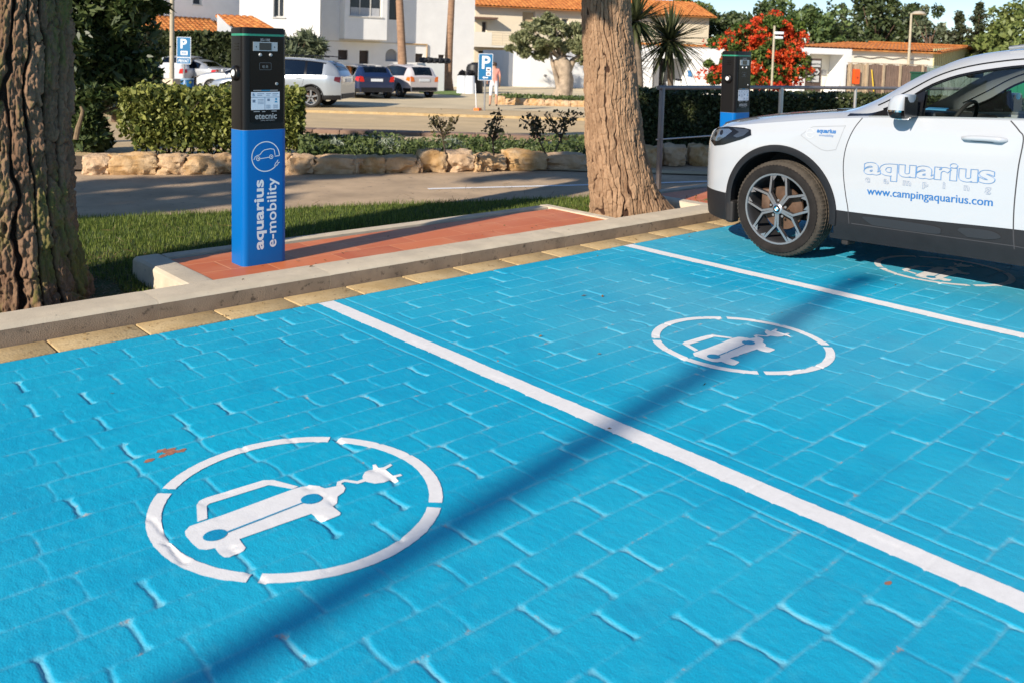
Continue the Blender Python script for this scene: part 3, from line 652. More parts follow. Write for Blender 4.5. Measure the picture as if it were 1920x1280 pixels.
def wheel(g, x, y, z, side, rt, rr, wd, style, tyre=TYREC, fine=False, steer=0.0):
    e = bpy.data.objects.new('wheel', None); COL.objects.link(e); e.parent = g; e.location = (x, y, z); e.rotation_euler = (0, 0, (math.pi if side > 0 else 0) + steer)
    # local: outer face towards -x
    n = 144 if fine else 40; h = wd
    pr = [(rr - .004, .002), (rr + .010, -.004), (rr + (rt - rr) * .35, -.012), (rr + (rt - rr) * .62, -.010), (rt - .028, -.004), (rt - .010, .010), (rt - .002, .026)]
    gv = []
    if fine:
        for q in (.060, .095, .130, .165): gv += [(rt, q - .006), (rt - .008, q - .004), (rt - .008, q + .004), (rt, q + .006)]
    pr += gv + [(rt - .002, h - .026), (rt - .012, h - .008), (rt - .03, h), (rr, h - .004), (rr - .015, h - .01)]
    m = MB(); m.lathe([(r_, x_) for r_, x_ in pr], n, axis='x')
    if fine:                                              # shoulder block cuts
        k = len(pr)
        for i in range(0, n, 2):
            for j in (4, 5, 6): a = m.v[i * k + j]; l = math.hypot(a[1], a[2]); m.v[i * k + j] = (a[0] + (.004 if j == 4 else 0), a[1] * (1 - .008 / l), a[2] * (1 - .008 / l))
            for j in range(7, 7 + len(gv), 4):
                a = m.v[i * k + j]; l = math.hypot(a[1], a[2]); m.v[i * k + j] = (a[0], a[1] * (1 - .006 / l), a[2] * (1 - .006 / l))
    for i in range(n):
            for j in range(4, 7 + len(gv) + 1):
                if fine: m.m[i * (k - 1) + j] = 1
    m.build('tyre', [tyre, mat('dusty_tread', (.062, .050, .038), .95, .3, 14, .5, 200)] if fine else tyre, e, 50)
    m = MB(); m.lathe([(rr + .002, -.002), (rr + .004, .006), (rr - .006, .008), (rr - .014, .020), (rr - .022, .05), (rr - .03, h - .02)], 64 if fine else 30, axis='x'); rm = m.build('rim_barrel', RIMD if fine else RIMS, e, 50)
    m = MB(); m.lathe([(rr - .0125, .004), (rr - .010, -.004), (rr + .002, -.0055), (rr + .0035, .002)], 64 if fine else 30, axis='x'); m.build('rim_lip', RIMS, e, 50)
    xf = .006
    def arm(mf, md, pts, w, dep=.030):
        for i in range(len(pts) - 1):
            (y0, z0), (y1, z1) = pts[i], pts[i + 1]; dx, dz = y1 - y0, z1 - z0; l = math.hypot(dx, dz); nx_, nz_ = -dz / l * w / 2, dx / l * w / 2
            ex, ez = dx / l * w * .28, dz / l * w * .28; y0 -= ex; z0 -= ez; y1 += ex; z1 += ez
            P4 = [(y0 + nx_, z0 + nz_), (y1 + nx_, z1 + nz_), (y1 - nx_, z1 - nz_), (y0 - nx_, z0 - nz_)]
            o = xf - .0008 * i
            mf.quad(*[(o, a, b) for a, b in P4]); k = 1.35; P5 = [(y0 + nx_ * k, z0 + nz_ * k), (y1 + nx_ * k, z1 + nz_ * k), (y1 - nx_ * k, z1 - nz_ * k), (y0 - nx_ * k, z0 - nz_ * k)]
            v = [(o + .0006, a, b) for a, b in P4] + [(o + dep, a, b) for a, b in P5]; md.add(v, [(0, 1, 5, 4), (1, 2, 6, 5), (2, 3, 7, 6), (3, 0, 4, 7), (4, 5, 6, 7)])
    pol = lambda r_, a: (r_ * math.cos(R(a)), r_ * math.sin(R(a)))
    mf, md = MB(), MB(); sc = rr / .255
    if style == 'y':
        for k in range(5):
            a = 270 + 72 * k
            for sg in (-1, 1):
                arm(mf, md, [pol(.040 * sc, a + sg * 11), pol(.128 * sc, a + sg * 4.6), pol(.244 * sc, a + sg * 22.5)], .0160 * sc)
                p, q, r_ = pol(.247 * sc, a + sg * 24.5), pol(.247 * sc, a + sg * 33), pol(.205 * sc, a + sg * 24)
                mf.quad((xf + .001, *p), (xf + .001, *q), (xf + .001, *r_))
    elif style == '5':
        for k in range(5): arm(mf, md, [pol(.03 * sc, 90 + 72 * k), pol(.25 * sc, 90 + 72 * k)], .062 * sc)
    else:
        for k in range(9): arm(mf, md, [pol(.05 * sc, 40 * k), pol(.25 * sc, 40 * k)], .040 * sc)
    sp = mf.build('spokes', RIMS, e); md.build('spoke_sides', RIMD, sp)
    m = MB(); m.lathe([(0, -.002), (.034, -.001), (.040, .004), (.042, .03)], 32, axis='x'); hb = m.build('hub', RIMS if fine else RIMD, e, 40)
    if fine:
        m = MB(); m.lathe([(0, -.004), (.024, -.0045), (.0265, -.002)], 32, axis='x'); m.build('emblem_ring', TRIM, hb, 40)
        m = MB()
        for q in range(4):
            pts = [(-.0056, 0, 0)] + [(-.0056, .0150 * math.cos(R(q * 90 + a)), .0150 * math.sin(R(q * 90 + a))) for a in range(0, 91, 15)]
            m.add(pts, [tuple(range(len(pts)))], q % 2)
        m.build('emblem', [mat('emblem_blue', (.02, .30, .55), .3), mat('emblem_white', (.8, .8, .8), .3)], hb)
        m = MB()
        for k in range(5):
            y_, z_ = pol(.062, 306 + 72 * k); m.lathe([(0, .014), (.009, .014), (.010, .02)], 10, (0, y_, z_), 'x')
        build_each(m, 'wheel_bolt', GREYM, hb)
    m = MB(); m.lathe([(0, .085), (.155 * sc, .085), (.158 * sc, .09), (.158 * sc, .10)], 40, axis='x'); m.box((.07, .115 * sc, .05 * sc), (.07, .07, .16), bev=.01); m.build('brake_disc', DISC, e, 40)
    return e
def ring_on(s, g, wy, wz, r0, r1, side, name, mt, proud=.012, a0=-8, a1=188):
    m = MB(); n = 60; vs = []; fs = []
    for i in range(n + 1):
        a = R(a0 + (a1 - a0) * i / n)
        for r_, pr in ((r0, -.05), (r0, proud * .6), (r0 + .008, proud), (r1 - .006, proud), (r1, -.004)):
            q = wy - r_ * math.cos(a); z = wz + r_ * math.sin(a); x = s.surf(q, max(z, .18)) + pr
            vs.append((side * x, -q, z))
    for i in range(n):
        for j in range(4): fs.append((i * 5 + j, (i + 1) * 5 + j, (i + 1) * 5 + j + 1, i * 5 + j + 1))
    m.add(vs, fs); return m.build(name, mt, g, 50)
def on_side(s, side=-1, off=.002): return lambda q, z, c=0: (side * (s.surf(q, z) + off + c), -q, z)
def line_on(m, s, pts, w=.004, side=-1, off=.0012, step=.03, closed=False):
    P_ = []; pts = pts + ([pts[0]] if closed else [])
    for i in range(len(pts) - 1):
        (a, b), (c, d) = pts[i], pts[i + 1]; k = max(1, int(math.hypot(c - a, d - b) / step))
        P_ += [(a + (c - a) * j / k, b + (d - b) * j / k) for j in range(k)]
    P_.append(pts[-1]); v, f = ribbon(P_, w, lambda a, b, c: on_side(s, side, off)(a, b)); m.add(v, f)
def smooth2(pts, n=6):                                    # Catmull-Rom through 2-D points
    out = []; p = [pts[0]] + list(pts) + [pts[-1]]
    for i in range(1, len(p) - 2):
        for j in range(n):
            t = j / n; a, b, c, d = p[i - 1], p[i], p[i + 1], p[i + 2]
            out.append(tuple(.5 * (2 * b[k] + (c[k] - a[k]) * t + (2 * a[k] - 5 * b[k] + 4 * c[k] - d[k]) * t * t + (3 * b[k] - a[k] - 3 * c[k] + d[k]) * t ** 3) for k in (0, 1)))
    return out + [pts[-1]]
def patch_on(m, s, poly, side=-1, off=.003, mi=0, cut=.02):
    bm = bmesh.new(); bm.faces.new([bm.verts.new((a, b, 0)) for a, b in poly]); bmesh.ops.triangulate(bm, faces=bm.faces[:])
    for ax in (0, 1):
        lo, hi = min(q[ax] for q in poly), max(q[ax] for q in poly); c = lo + cut
        while c < hi:
            bmesh.ops.bisect_plane(bm, geom=bm.verts[:] + bm.edges[:] + bm.faces[:], plane_co=(c, 0, 0) if ax == 0 else (0, c, 0), plane_no=(1, 0, 0) if ax == 0 else (0, 1, 0), dist=1e-6); c += cut
    bm.verts.index_update(); fr = on_side(s, side, off)
    m.add([fr(v.co.x, v.co.y) for v in bm.verts], [[v.index for v in f.verts] for f in bm.faces], mi); bm.free()

WP = mat('white_car_paint', (.425, .445, .475), .26, coat=1.0)
car = thing('parked_car', 'white SUV with blue camping lettering on its door, parked at the kerb', 'car', (6.635, 4.165, 0))
SS = [0, .03, .08, .15, .25, .40, .60, 3.6, 4.0, 4.25, 4.38, 4.447]
T = {'w': (SS, [.52, .62, .71, .785, .845, .888, .908, .910, .895, .85, .76, .66]),
     'zb': ([0, .1, .4, .85, 1.25, 2.4, 3.2, 3.9, 4.447], [.26, .21, .19, .20, .208, .243, .25, .25, .33]),
     'zc': ([0, .3, .5, 1.3, 2.45, 3.3, 4.447], [.415, .408, .405, .412, .463, .49, .56]),
     'zs': ([0, .08, .2, .4, .8, 1.2, 1.43, 2.4, 3.2, 3.9, 4.3, 4.447], [.78, .84, .885, .925, .985, 1.038, 1.060, 1.110, 1.145, 1.16, 1.12, 1.04]),
     'ww': ([0, .3, 1.2, 1.45, 1.62, 1.82, 1.98, 2.17, 2.35, 3.0, 3.6, 4.0, 4.2, 4.447], [.50, .78, .80, .79, .775, .755, .735, .72, .71, .70, .69, .69, .70, .60]),
     'zw': ([0, .3, 1.2, 1.40, 1.62, 1.82, 1.98, 2.17, 2.35, 3.0, 3.6, 4.0, 4.2, 4.447], [.81, .925, 1.075, 1.085, 1.165, 1.298, 1.365, 1.408, 1.434, 1.455, 1.43, 1.35, 1.22, 1.06]),
     'wr': ([0, .14, .33, .79, 1.15, 1.38, 1.6, 1.92, 2.3, 3.0, 3.8, 4.1, 4.25, 4.447], [.42, .56, .62, .66, .675, .66, .63, .60, .59, .58, .565, .58, .60, .55]),
     'zr': ([0, .06, .14, .33, .57, .79, 1.04, 1.23, 1.38, 1.59, 1.73, 1.925, 2.115, 2.30, 2.8, 3.5, 4.0, 4.15, 4.3, 4.447], [.82, .885, .92, .965, 1.005, 1.038, 1.070, 1.095, 1.150, 1.298, 1.382, 1.466, 1.512, 1.535, 1.560, 1.53, 1.46, 1.36, 1.18, 1.08]),
     'zm': ([0, .06, .14, .33, .57, .79, 1.04, 1.15, 1.38, 1.59, 1.73, 1.95, 2.15, 2.4, 2.9, 3.5, 3.95, 4.15, 4.3, 4.447], [.83, .90, .945, .995, 1.035, 1.062, 1.085, 1.095, 1.225, 1.345, 1.42, 1.52, 1.555, 1.575, 1.585, 1.56, 1.50, 1.38, 1.19, 1.09])}
B = Body(T, 4.447); B.white_frame = True; WY, WZ = .828, .352
B.build(car, [WP, CLAD, GLS], (1.58, 3.75), (1.16, 1.97), (3.98, 4.26), [(WY, .365), (WY + 2.67, .365)], .435, pillars=((2.46, 2.56), (3.40, 3.48)))
for side in (-1, 1):
    for wy in (WY, WY + 2.67):
        ring_on(B, car, wy, .365, .405, .457, side, 'arch_trim', CLAD)
        m = MB(); AA = [R(a) for a in range(-12, 193, 6)]; vs = [(side * x_, -wy + .43 * math.cos(a), .365 + .43 * math.sin(a)) for a in AA for x_ in (.50, .86)]; m.add(vs + [(side * .5, -wy, .365)], [(2 * i, 2 * i + 2, 2 * i + 3, 2 * i + 1) for i in range(len(AA) - 1)] + [(2 * len(AA), 2 * i + 2, 2 * i) for i in range(len(AA) - 1)]); m.build('wheel_well', INTR, car, 50)
        wheel(car, side * .905, -wy, WZ, side, .352, .257, .215, 'y', TYRE, True)
for sd_ in (-1, 1):                                       # window seal and the gap between door frame and roof
    for nm_, off_, r_, q0, q1 in (('window_seal', 0, .011, 1.52, 3.72), ('roof_gap', 1, .0055, 1.46, 3.9)):
        m = MB(); pts = []
        for q in np.arange(q0, q1, .05):
            pr = B.section(q); a_ = pr[B.iw + 1 + off_]; pts.append((sd_ * (a_[0] + .002), -q, a_[1]))
        m.tube(pts, r_, 6); m.build(nm_, TRIM, car, 60)
# seams, trim lines
m = MB(); for_side = [(-1, m)]
door = smooth2([(1.415, 1.058), (1.375, .99), (1.335, .88), (1.318, .77), (1.322, .66), (1.345, .52), (1.362, .44), (1.375, .33)])
rear = smooth2([(2.33, 1.105), (2.385, 1.05), (2.415, 1.0), (2.400, .82), (2.392, .60), (2.395, .45), (2.405, .34)])
for sd_ in (-1, 1):
    line_on(m, B, door, .0065, sd_); line_on(m, B, rear, .0075, sd_); line_on(m, B, [(1.39, .335), (1.9, .347), (2.405, .36), (2.45, .358), (3.10, .36)], .006, sd_)
    line_on(m, B, [(.365, .41), (.372, .34), (.372, .24)], .005, sd_)
build_each(m, 'panel_gap', SEAM, car)
m = MB()
for sd_ in (-1, 1):
    fr = on_side(B, sd_, .004); pts = [(q, B.g('zs', q) + .004) for q in np.arange(1.45, 3.75, .05)]
    v, f = ribbon(pts, .018, lambda a, b, c: (sd_ * (B.g('w', a) - .052), -a, b)); m.add(v, f)
build_each(m, 'belt_moulding', mat('satin_alloy', (.45, .47, .48), .3, metal=.7), car)
m = MB()                                                  # swage in the rocker cladding
for a, b in ((1.48, 1.98), (2.08, 2.33)):
    z0 = .345 + (a - 1.4) * .04; pts = smooth2([(a, z0 + .03), (a + .03, z0 + .052), (b - .06, z0 + .058), (b, z0 + .03), (b - .06, z0 + .006), (a + .06, z0 - .002)], 5); patch_on(m, B, pts, -1, .006)
build_each(m, 'rocker_pad', mat('rocker_plastic', (.020, .021, .025), .36), car, 50)
# bonnet gap, roof rail
m = MB()
for sd_ in (-1, 1):
    pts = [Vector((sd_ * (B.g('wr', q) + .0), -q, B.g('zr', q) + .004)) for q in np.arange(.12, 1.2, .06)]; m.tube(pts, .0035, 5)
build_each(m, 'bonnet_gap', SEAM, car)
m = MB(); m.box((0, -1.13, 1.085), (1.16, .10, .02)); m.build('wiper_cowl', TRIM, car)
for sd_ in (-1, 1):
    m = MB(); pts = [Vector((sd_ * (B.g('wr', q) - .02), -q, B.g('zr', q) + .022 + .014 * min(1, (q - 2.2) * 3, (3.85 - q) * 3))) for q in np.linspace(2.2, 3.85, 20)]; m.tube(pts, .013, 8); m.build('roof_rail', mat('rail_alloy', (.5, .5, .5), .3, metal=.8), car, 60)
# charging flap with printing
fl = [(.985, .905), (1.06, .965), (1.09, .973), (1.288, .993), (1.302, .984), (1.262, .845), (1.245, .826), (1.15, .818)]
m = MB(); line_on(m, B, smooth2(fl + fl[:1], 3), .0035); fo = m.build('charging_flap', mat('flap_gap', (.25, .26, .28), .6), car)
BLU = mat('lettering_blue', (.015, .13, .36), .4); BLL = mat('lettering_light_blue', (.42, .56, .70), .4)
fr = on_side(B, -1, .0022)
m = MB(); text(m, 'aquarius', .040, lambda a, b, c: fr(1.105 + a, .935 + b + a * .03), bold=.0016, sx=1.06); text(m, 'e-mobility', .024, lambda a, b, c: fr(1.125 + a, .910 + b + a * .03), sx=1.1)
m.build('flap_lettering', BLU, fo)
m = MB(); v, f = ribbon([(a, b) for a, b in arc(1.055, .925, .031, 20, 330, 30)], .004, lambda a, b, c: fr(a, b)); m.add(v, f)
v, f = ribbon([(1.03, .925), (1.075, .928)], .004, lambda a, b, c: fr(a, b)); m.add(v, f); m.build('flap_emblem', mat('pale_grey_print', (.50, .52, .56), .4), fo)
# door lettering
DZ = lambda s_: .042 * (s_ - 1.47)
def fit(txt, size, width, bold=0, spacing=1.0, outline=0):
    v, _ = text_data(txt, size, bold, outline, spacing); return width / (max(p[0] for p in v) - min(p[0] for p in v))
m = MB(); k = fit('aquarius', .150, .815, .006); text(m, 'aquarius', .150, lambda a, b, c: on_side(B, -1, .0035)(1.468 + a, .691 + b + DZ(1.468 + a), c * .5), bold=.006, outline=.0017, sx=k)
m.build('door_lettering_outline', mat('outline_blue', (.10, .22, .42), .4), car)
m = MB(); 
for i, ch in enumerate('camping'): m = MB(); text(m, ch, .056, lambda a, b, c: on_side(B, -1, .003)(1.478 + i * .125 + a * 1.25, .634 + b + DZ(1.478 + i * .125), c * .5), outline=.0016, bold=.0016); m.build('door_letter', mat('outline_grey', (.28, .33, .42), .4), car)
m = MB(); k = fit('www.campingaquarius.com', .074, .780, 0); [text(m, 'www.campingaquarius.com', .074, lambda a, b, c, e=e: on_side(B, -1, .0022 + e * .2)(1.492 + a + e, .549 + b + DZ(1.49 + a)), sx=k) for e in (0, .0016, .0030)]; m.build('web_address', BLU, car)
# door handle
hd = bpy.data.objects.new('door_handle', None); COL.objects.link(hd); hd.parent = car; hd.location = (-(B.surf(2.2, .985)), -2.2, .985)
m = MB(); pts = [(-.002 if i in (0, 12) else -.030, .125 - i * .25 / 12 * 1, .004 * math.sin(i / 12 * math.pi)) for i in range(13)]; m.tube([(a, b, c + b * -.03) for a, b, c in pts], [.010, .013, .015, .016, .017, .017, .017, .017, .017, .018, .019, .018, .012], 10); m.build('grip', WP, hd, 60)
m = MB(); m.box((-.004, .01, -.010), (.006, .13, .022)); m.build('handle_recess', mat('recess_grey', (.2, .2, .22), .4), hd)
# mirrors
for sd_ in (-1, 1):
    mr = bpy.data.objects.new('door_mirror', None); COL.objects.link(mr); mr.parent = car; mr.location = (sd_ * .98, -1.72, 1.155)
    def shell(z0, z1, name, mt, k=1.0):
        m = MB(); nz, na = 9, 22; vs = []; fs = []
        for i in range(nz + 1):
            z = z0 + (z1 - z0) * i / nz; tz = (z - 0) / .082; rr_ = math.sqrt(max(0.02, 1 - abs(tz) ** 3.0))
            for j in range(na):
                a = 2 * math.pi * j / na; cx_, cy_ = math.cos(a), math.sin(a)
                ex = abs(cx_) ** .7 * (1 if cx_ > 0 else -1); ey = abs(cy_) ** .7 * (1 if cy_ > 0 else -1)
                y = ey * .075 * (rr_ if ey > 0 else (.5 + .5 * rr_)); x = ex * .105 * (.72 + .28 * rr_)
                if ey < 0: y = ey * .050
                vs.append((x * k, (y - .01 + tz * -.012) * k, z))
        for i in range(nz):
            for j in range(na): fs.append((i * na + j, i * na + (j + 1) % na, (i + 1) * na + (j + 1) % na, (i + 1) * na + j))
        fs += [tuple(range(na - 1, -1, -1)), tuple(nz * na + j for j in range(na))]; m.add(vs, fs); return m.build(name, mt, mr, 45)
    shell(-.022, .080, 'mirror_cap', WP); shell(-.034, -.022, 'turn_signal', CHROME, 1.01); shell(-.075, -.034, 'mirror_base', TRIM); shell(-.083, -.072, 'mirror_foot', CHROME, .85)
    m = MB(); m.box((0, -.061, .0), (.19, .006, .13), bev=.002); m.build('mirror_glass', TRIM, mr); m = MB(); m.box((sd_ * -.13, .01, -.055), (.14, .07, .025), bev=.008); m.build('mirror_arm', TRIM, mr)
    m = MB(); m.add([(sd_ * .845, -1.46, 1.076), (sd_ * .835, -1.79, 1.092), (sd_ * .795, -1.79, 1.262), (sd_ * .82, -1.56, 1.13)], [(0, 1, 2, 3)]); m.add([(sd_ * (.80), -1.46, 1.076), (sd_ * .79, -1.79, 1.092), (sd_ * .75, -1.79, 1.262)], [(0, 1, 2)]); m.build('mirror_sail', TRIM, car)
# headlamps, grille, tail lamps
for sd_ in (-1, 1):
    hp = [(.14, .79), (.16, .855), (.21, .893), (.33, .915), (.50, .920), (.570, .912), (.585, .872), (.50, .832), (.33, .775), (.22, .755)]
    m = MB(); patch_on(m, B, hp, sd_, .006); hl = m.build('headlamp', TRIM, car, 60)
    m = MB(); patch_on(m, B, [(.17, .80), (.185, .862), (.25, .890), (.36, .900), (.40, .885), (.345, .84), (.26, .795)], sd_, .008); m.build('lamp_inner', mat('lamp_silver', (.30, .36, .42), .12, metal=.8), hl, 60)
    m = MB(); patch_on(m, B, [(.40, .908), (.54, .912), (.56, .900), (.52, .862), (.46, .842), (.42, .85), (.47, .885)], sd_, .008); m.build('daytime_strip', mat('lamp_dull_silver', (.16, .17, .18), .15, metal=.8), hl, 60)
    for q, zq in ((.215, .845), (.285, .865)):
        m = MB(); patch_on(m, B, ell(q, zq, .018, .020, 14), sd_, .0095); m.build('projector_lens', TRIM, hl)
    m = MB(); patch_on(m, B, [(4.00, 1.00), (4.10, 1.07), (4.36, 1.06), (4.40, .96), (4.30, .90), (4.10, .93)], sd_, .006); m.build('tail_lamp', TLR, car, 60)
    m = MB(); m.prism(rrect(sd_ * .20 - .17, sd_ * .20 + .17, .50, .80, .05), -.004, .010, fr=lambda a, b, c: (a, c, b)); m.build('grille', TRIM, car)
m = MB(); m.box((0, .004, .33), (.95, .02, .10), bev=.008); m.build('lower_intake', TRIM, car)
# mud flap / inner sill
m = MB(); m.box((-.80, -1.33, .25), (.12, .05, .16), bev=.01); m.box((-.84, -.415, .27), (.10, .07, .17), bev=.02); build_each(m, 'arch_liner_edge', INTR, car)
# interior
m = MB(); m.prism([(1.15, .55), (1.15, 1.02), (1.30, 1.085), (1.72, 1.06), (1.78, .95), (1.70, .55)], -.72, .72, fr=lambda a, b, c: (c, -a, b)); m.box((-.36, -1.66, 1.085), (.40, .22, .05), bev=.02); m.build('dashboard', INTR, car, 40)
m = MB(); c0 = Vector((-.36, -1.86, 1.02)); pts = [c0 + Vector((.185 * math.cos(a), .185 * math.sin(a) * -.38, .185 * math.sin(a) * .92)) for a in np.linspace(0, 2 * math.pi, 30, endpoint=False)]; m.tube(pts, .014, 8, closed=True); m.box(tuple(c0), (.14, .05, .09), bev=.015); m.tube([c0, c0 + Vector((0, .2, -.06))], .03, 8); m.tube([c0 + Vector((-.18, 0, 0)), c0 + Vector((.18, 0, 0))], .013, 6); m.build('steering_wheel', INTR, car, 50)
for x_ in (-.37, .37):
    for y_ in (-2.42, -3.25):
        m = MB(); m.prism([(0, 0), (.50, .05), (.50, .16), (.02, .16)], -.25, .25, fr=lambda a, b, c: (x_ + c, y_ + .30 - a + .1, .42 + b))
        m.prism([(0, 0), (.16, .0), (.30, .62), (.20, .66), (.10, .60)], -.24, .24, fr=lambda a, b, c: (x_ + c, y_ - a, .52 + b)); m.build('seat', INTR, car, 40)
        m = MB(); m.box((x_, y_ - .27, 1.27), (.26, .10, .18), bev=.04); m.build('headrest', INTR, car, 50)
m = MB(); m.box((-.0, -1.80, 1.385), (.24, .05, .075), bev=.022); m.build('rear_view_mirror', INTR, car, 50)
for x_ in (-.80, .80):
    m = MB(); m.box((x_, -2.4, .75), (.05, 2.2, .52), bev=.01); m.build('door_card', INTR, car)
m = MB(); m.add([(-.57, -2.12, 1.505), (.57, -2.12, 1.505), (.57, -3.8, 1.515), (-.57, -3.8, 1.515)], [(0, 3, 2, 1)]); m.build('headliner', INTG, car)
m = MB(); m.box((.28, -1.45, 1.10), (.30, .14, .012), rz=.3); m.build('parking_card', mat('blue_card', (.03, .22, .42), .5), car)
# ---------------------------------------------------------------- road, verge, planted strip
ASPH = mat('brown_asphalt', (.46, .335, .215), .9, .22, 1.6, .5, 160, wear=((.19, .15, .12), .3))
m = MB(); rd = [(-14, 16.8), (2.18, 7.45), (4.02, 6.87), (6.54, 5.95), (9.2, 5.0), (22, .2), (34, 3), (10.5, 7.6), (8.4, 7.9), (5.0, 9.1), (2.95, 10.35), (-6, 15.2), (-14, 20)]
m.quad(*[(x, y, -.004) for x, y in rd]); tag(m.build('road', ASPH), kind='structure')
m = MB(); v, f = ribbon([(5.55, 7.28), (5.9, 7.14), (7.25, 6.59), (8.07, 6.27), (8.85, 5.99), (10.5, 5.4)], .085, lambda a, b, c: (a, b, .0)); m.add(v, f); tag(m.build('road_line', PAINT), kind='structure')
# lawn
GRB = mat('lawn_base', (.060, .085, .022), .95, .3, 12, .6, 150)
lawn = [(-6, 4.68), (1.93, 4.68), (1.93, 5.50), (5.56, 5.50), (5.56, 4.68), (6.9, 4.68), (6.72, 5.55), (7.5, 5.6), (6.54, 6.0), (5.43, 6.36), (4.02, 6.90), (3.25, 7.06), (2.18, 7.48), (-6, 12.2)]
def lz(x, y): return -.052 * np.clip((6.1 - y) / .9, 0, 1)
bm = bmesh.new(); bm.faces.new([bm.verts.new((x, y, 0)) for x, y in lawn]); bmesh.ops.triangulate(bm, faces=bm.faces[:])
for q in (5.2, 5.5, 5.8, 6.1): bmesh.ops.bisect_plane(bm, geom=bm.verts[:] + bm.edges[:] + bm.faces[:], plane_co=(0, q, 0), plane_no=(0, 1, 0), dist=1e-5)
for v in bm.verts: v.co.z = .006 + float(lz(v.co.x, v.co.y))
me = bpy.data.meshes.new('lawn_ground'); bm.to_mesh(me); bm.free(); tag(link('lawn_ground', me, GRB), kind='structure')
def inside(px, py, poly):
    r = np.zeros(len(px), bool); n = len(poly)
    for i in range(n):
        x0, y0 = poly[i]; x1, y1 = poly[(i + 1) % n]
        c = ((y0 > py) != (y1 > py)) & (px < (x1 - x0) * (py - y0) / (y1 - y0 + 1e-12) + x0); r ^= c
    return r
def blades(name, poly, n, h, w, c1, c2, keep=None, lean=.5):
    xs = [p[0] for p in poly]; ys = [p[1] for p in poly]; g = np.random.default_rng(5)
    x = g.uniform(min(xs), max(xs), n); y = g.uniform(min(ys), max(ys), n); k = inside(x + g.normal(0, .02, n), y + g.normal(0, .03, n), poly)
    if keep is not None: k &= keep(x, y)
    x, y = x[k], y[k]; n = len(x); a = g.uniform(0, 6.28, n); hh = h * (.5 + g.random(n)) * (.6 + .8 * fbm(x * 3, y * 3, 2)); ln = lean * hh * g.random(n); b = g.uniform(0, 6.28, n)
    p = np.stack([x, y, .004 + lz(x, y)], 1); d = np.stack([np.cos(a), np.sin(a), 0 * a], 1) * (w / 2); t = np.stack([np.cos(b) * ln, np.sin(b) * ln, hh], 1)
    V = np.stack([p - d, p + d, p + t * .6 + d * .5 + [0, 0, 1] * (hh * .08)[:, None], p + t], 1).reshape(-1, 3); F = np.arange(4 * n).reshape(n, 4)
    o = np_mesh(name, V, F, leafmat(name + '_blades', c1, c2, .3), attr={'rnd': np.repeat(g.random(n) ** 1.3, 4)}); return tag(o, kind='stuff')
blades('lawn_grass', [(-2.2, 4.72)] + lawn[1:-1] + [(-2.2, 9.9)], 300000, .040, .0055, (.055, .105, .016), (.25, .29, .06), keep=lambda x, y: (fbm(x * 2 + 5, y * 2, 3) + .9 * np.exp(-((x - 1.2) ** 2 + (y - 5.1) ** 2) / .45) * -1 + np.where(y < 4.9, -.12, 0) > .16))
# weeds at the foot of the pine
g = np.random.default_rng(9)
def stems(name, label, cat, base, n, h, spread, c1, c2, ls=.02, lw=2.5, grp=None, leaves=7, stem_r=.0022, seed=1, parent_tag=True, top=0.0):
    g = np.random.default_rng(seed); t = thing(name, label, cat, base, group=grp); m = MB(); C = []
    for i in range(n):
        a = g.uniform(0, 6.28); s = spread * g.random() ** .5; hh = h * (.55 + .45 * g.random()); e = Vector((math.cos(a) * s, math.sin(a) * s, hh)); b = Vector((math.cos(a) * s * .2, math.sin(a) * s * .2, 0)); mid = b.lerp(e, .5) + Vector((g.normal() * .1, g.normal() * .1, 0)) * h * .5
        m.tube([b, mid, e], [stem_r * 1.4, stem_r, stem_r * .6], 4)
        for j in range(leaves):
            q = top + (1 - top) * g.random(); p = (b.lerp(mid, q * 2) if q < .5 else mid.lerp(e, q * 2 - 1)); C.append(p + Vector(g.normal(size=3)) * ls * 1.1)
    m.build('stem', BARKD, t); leaf_mesh('foliage', C, ls, leafmat(cat.replace(' ', '_') + name + '_leaf', c1, c2), t, lw, g=g); return t
stems('weed_tuft', 'small green weeds growing between the middle pine and the island kerb', 'weeds', (7.0, 4.92, -.05), 26, .16, .22, (.05, .09, .02), (.22, .24, .09), .012, 3, seed=4)
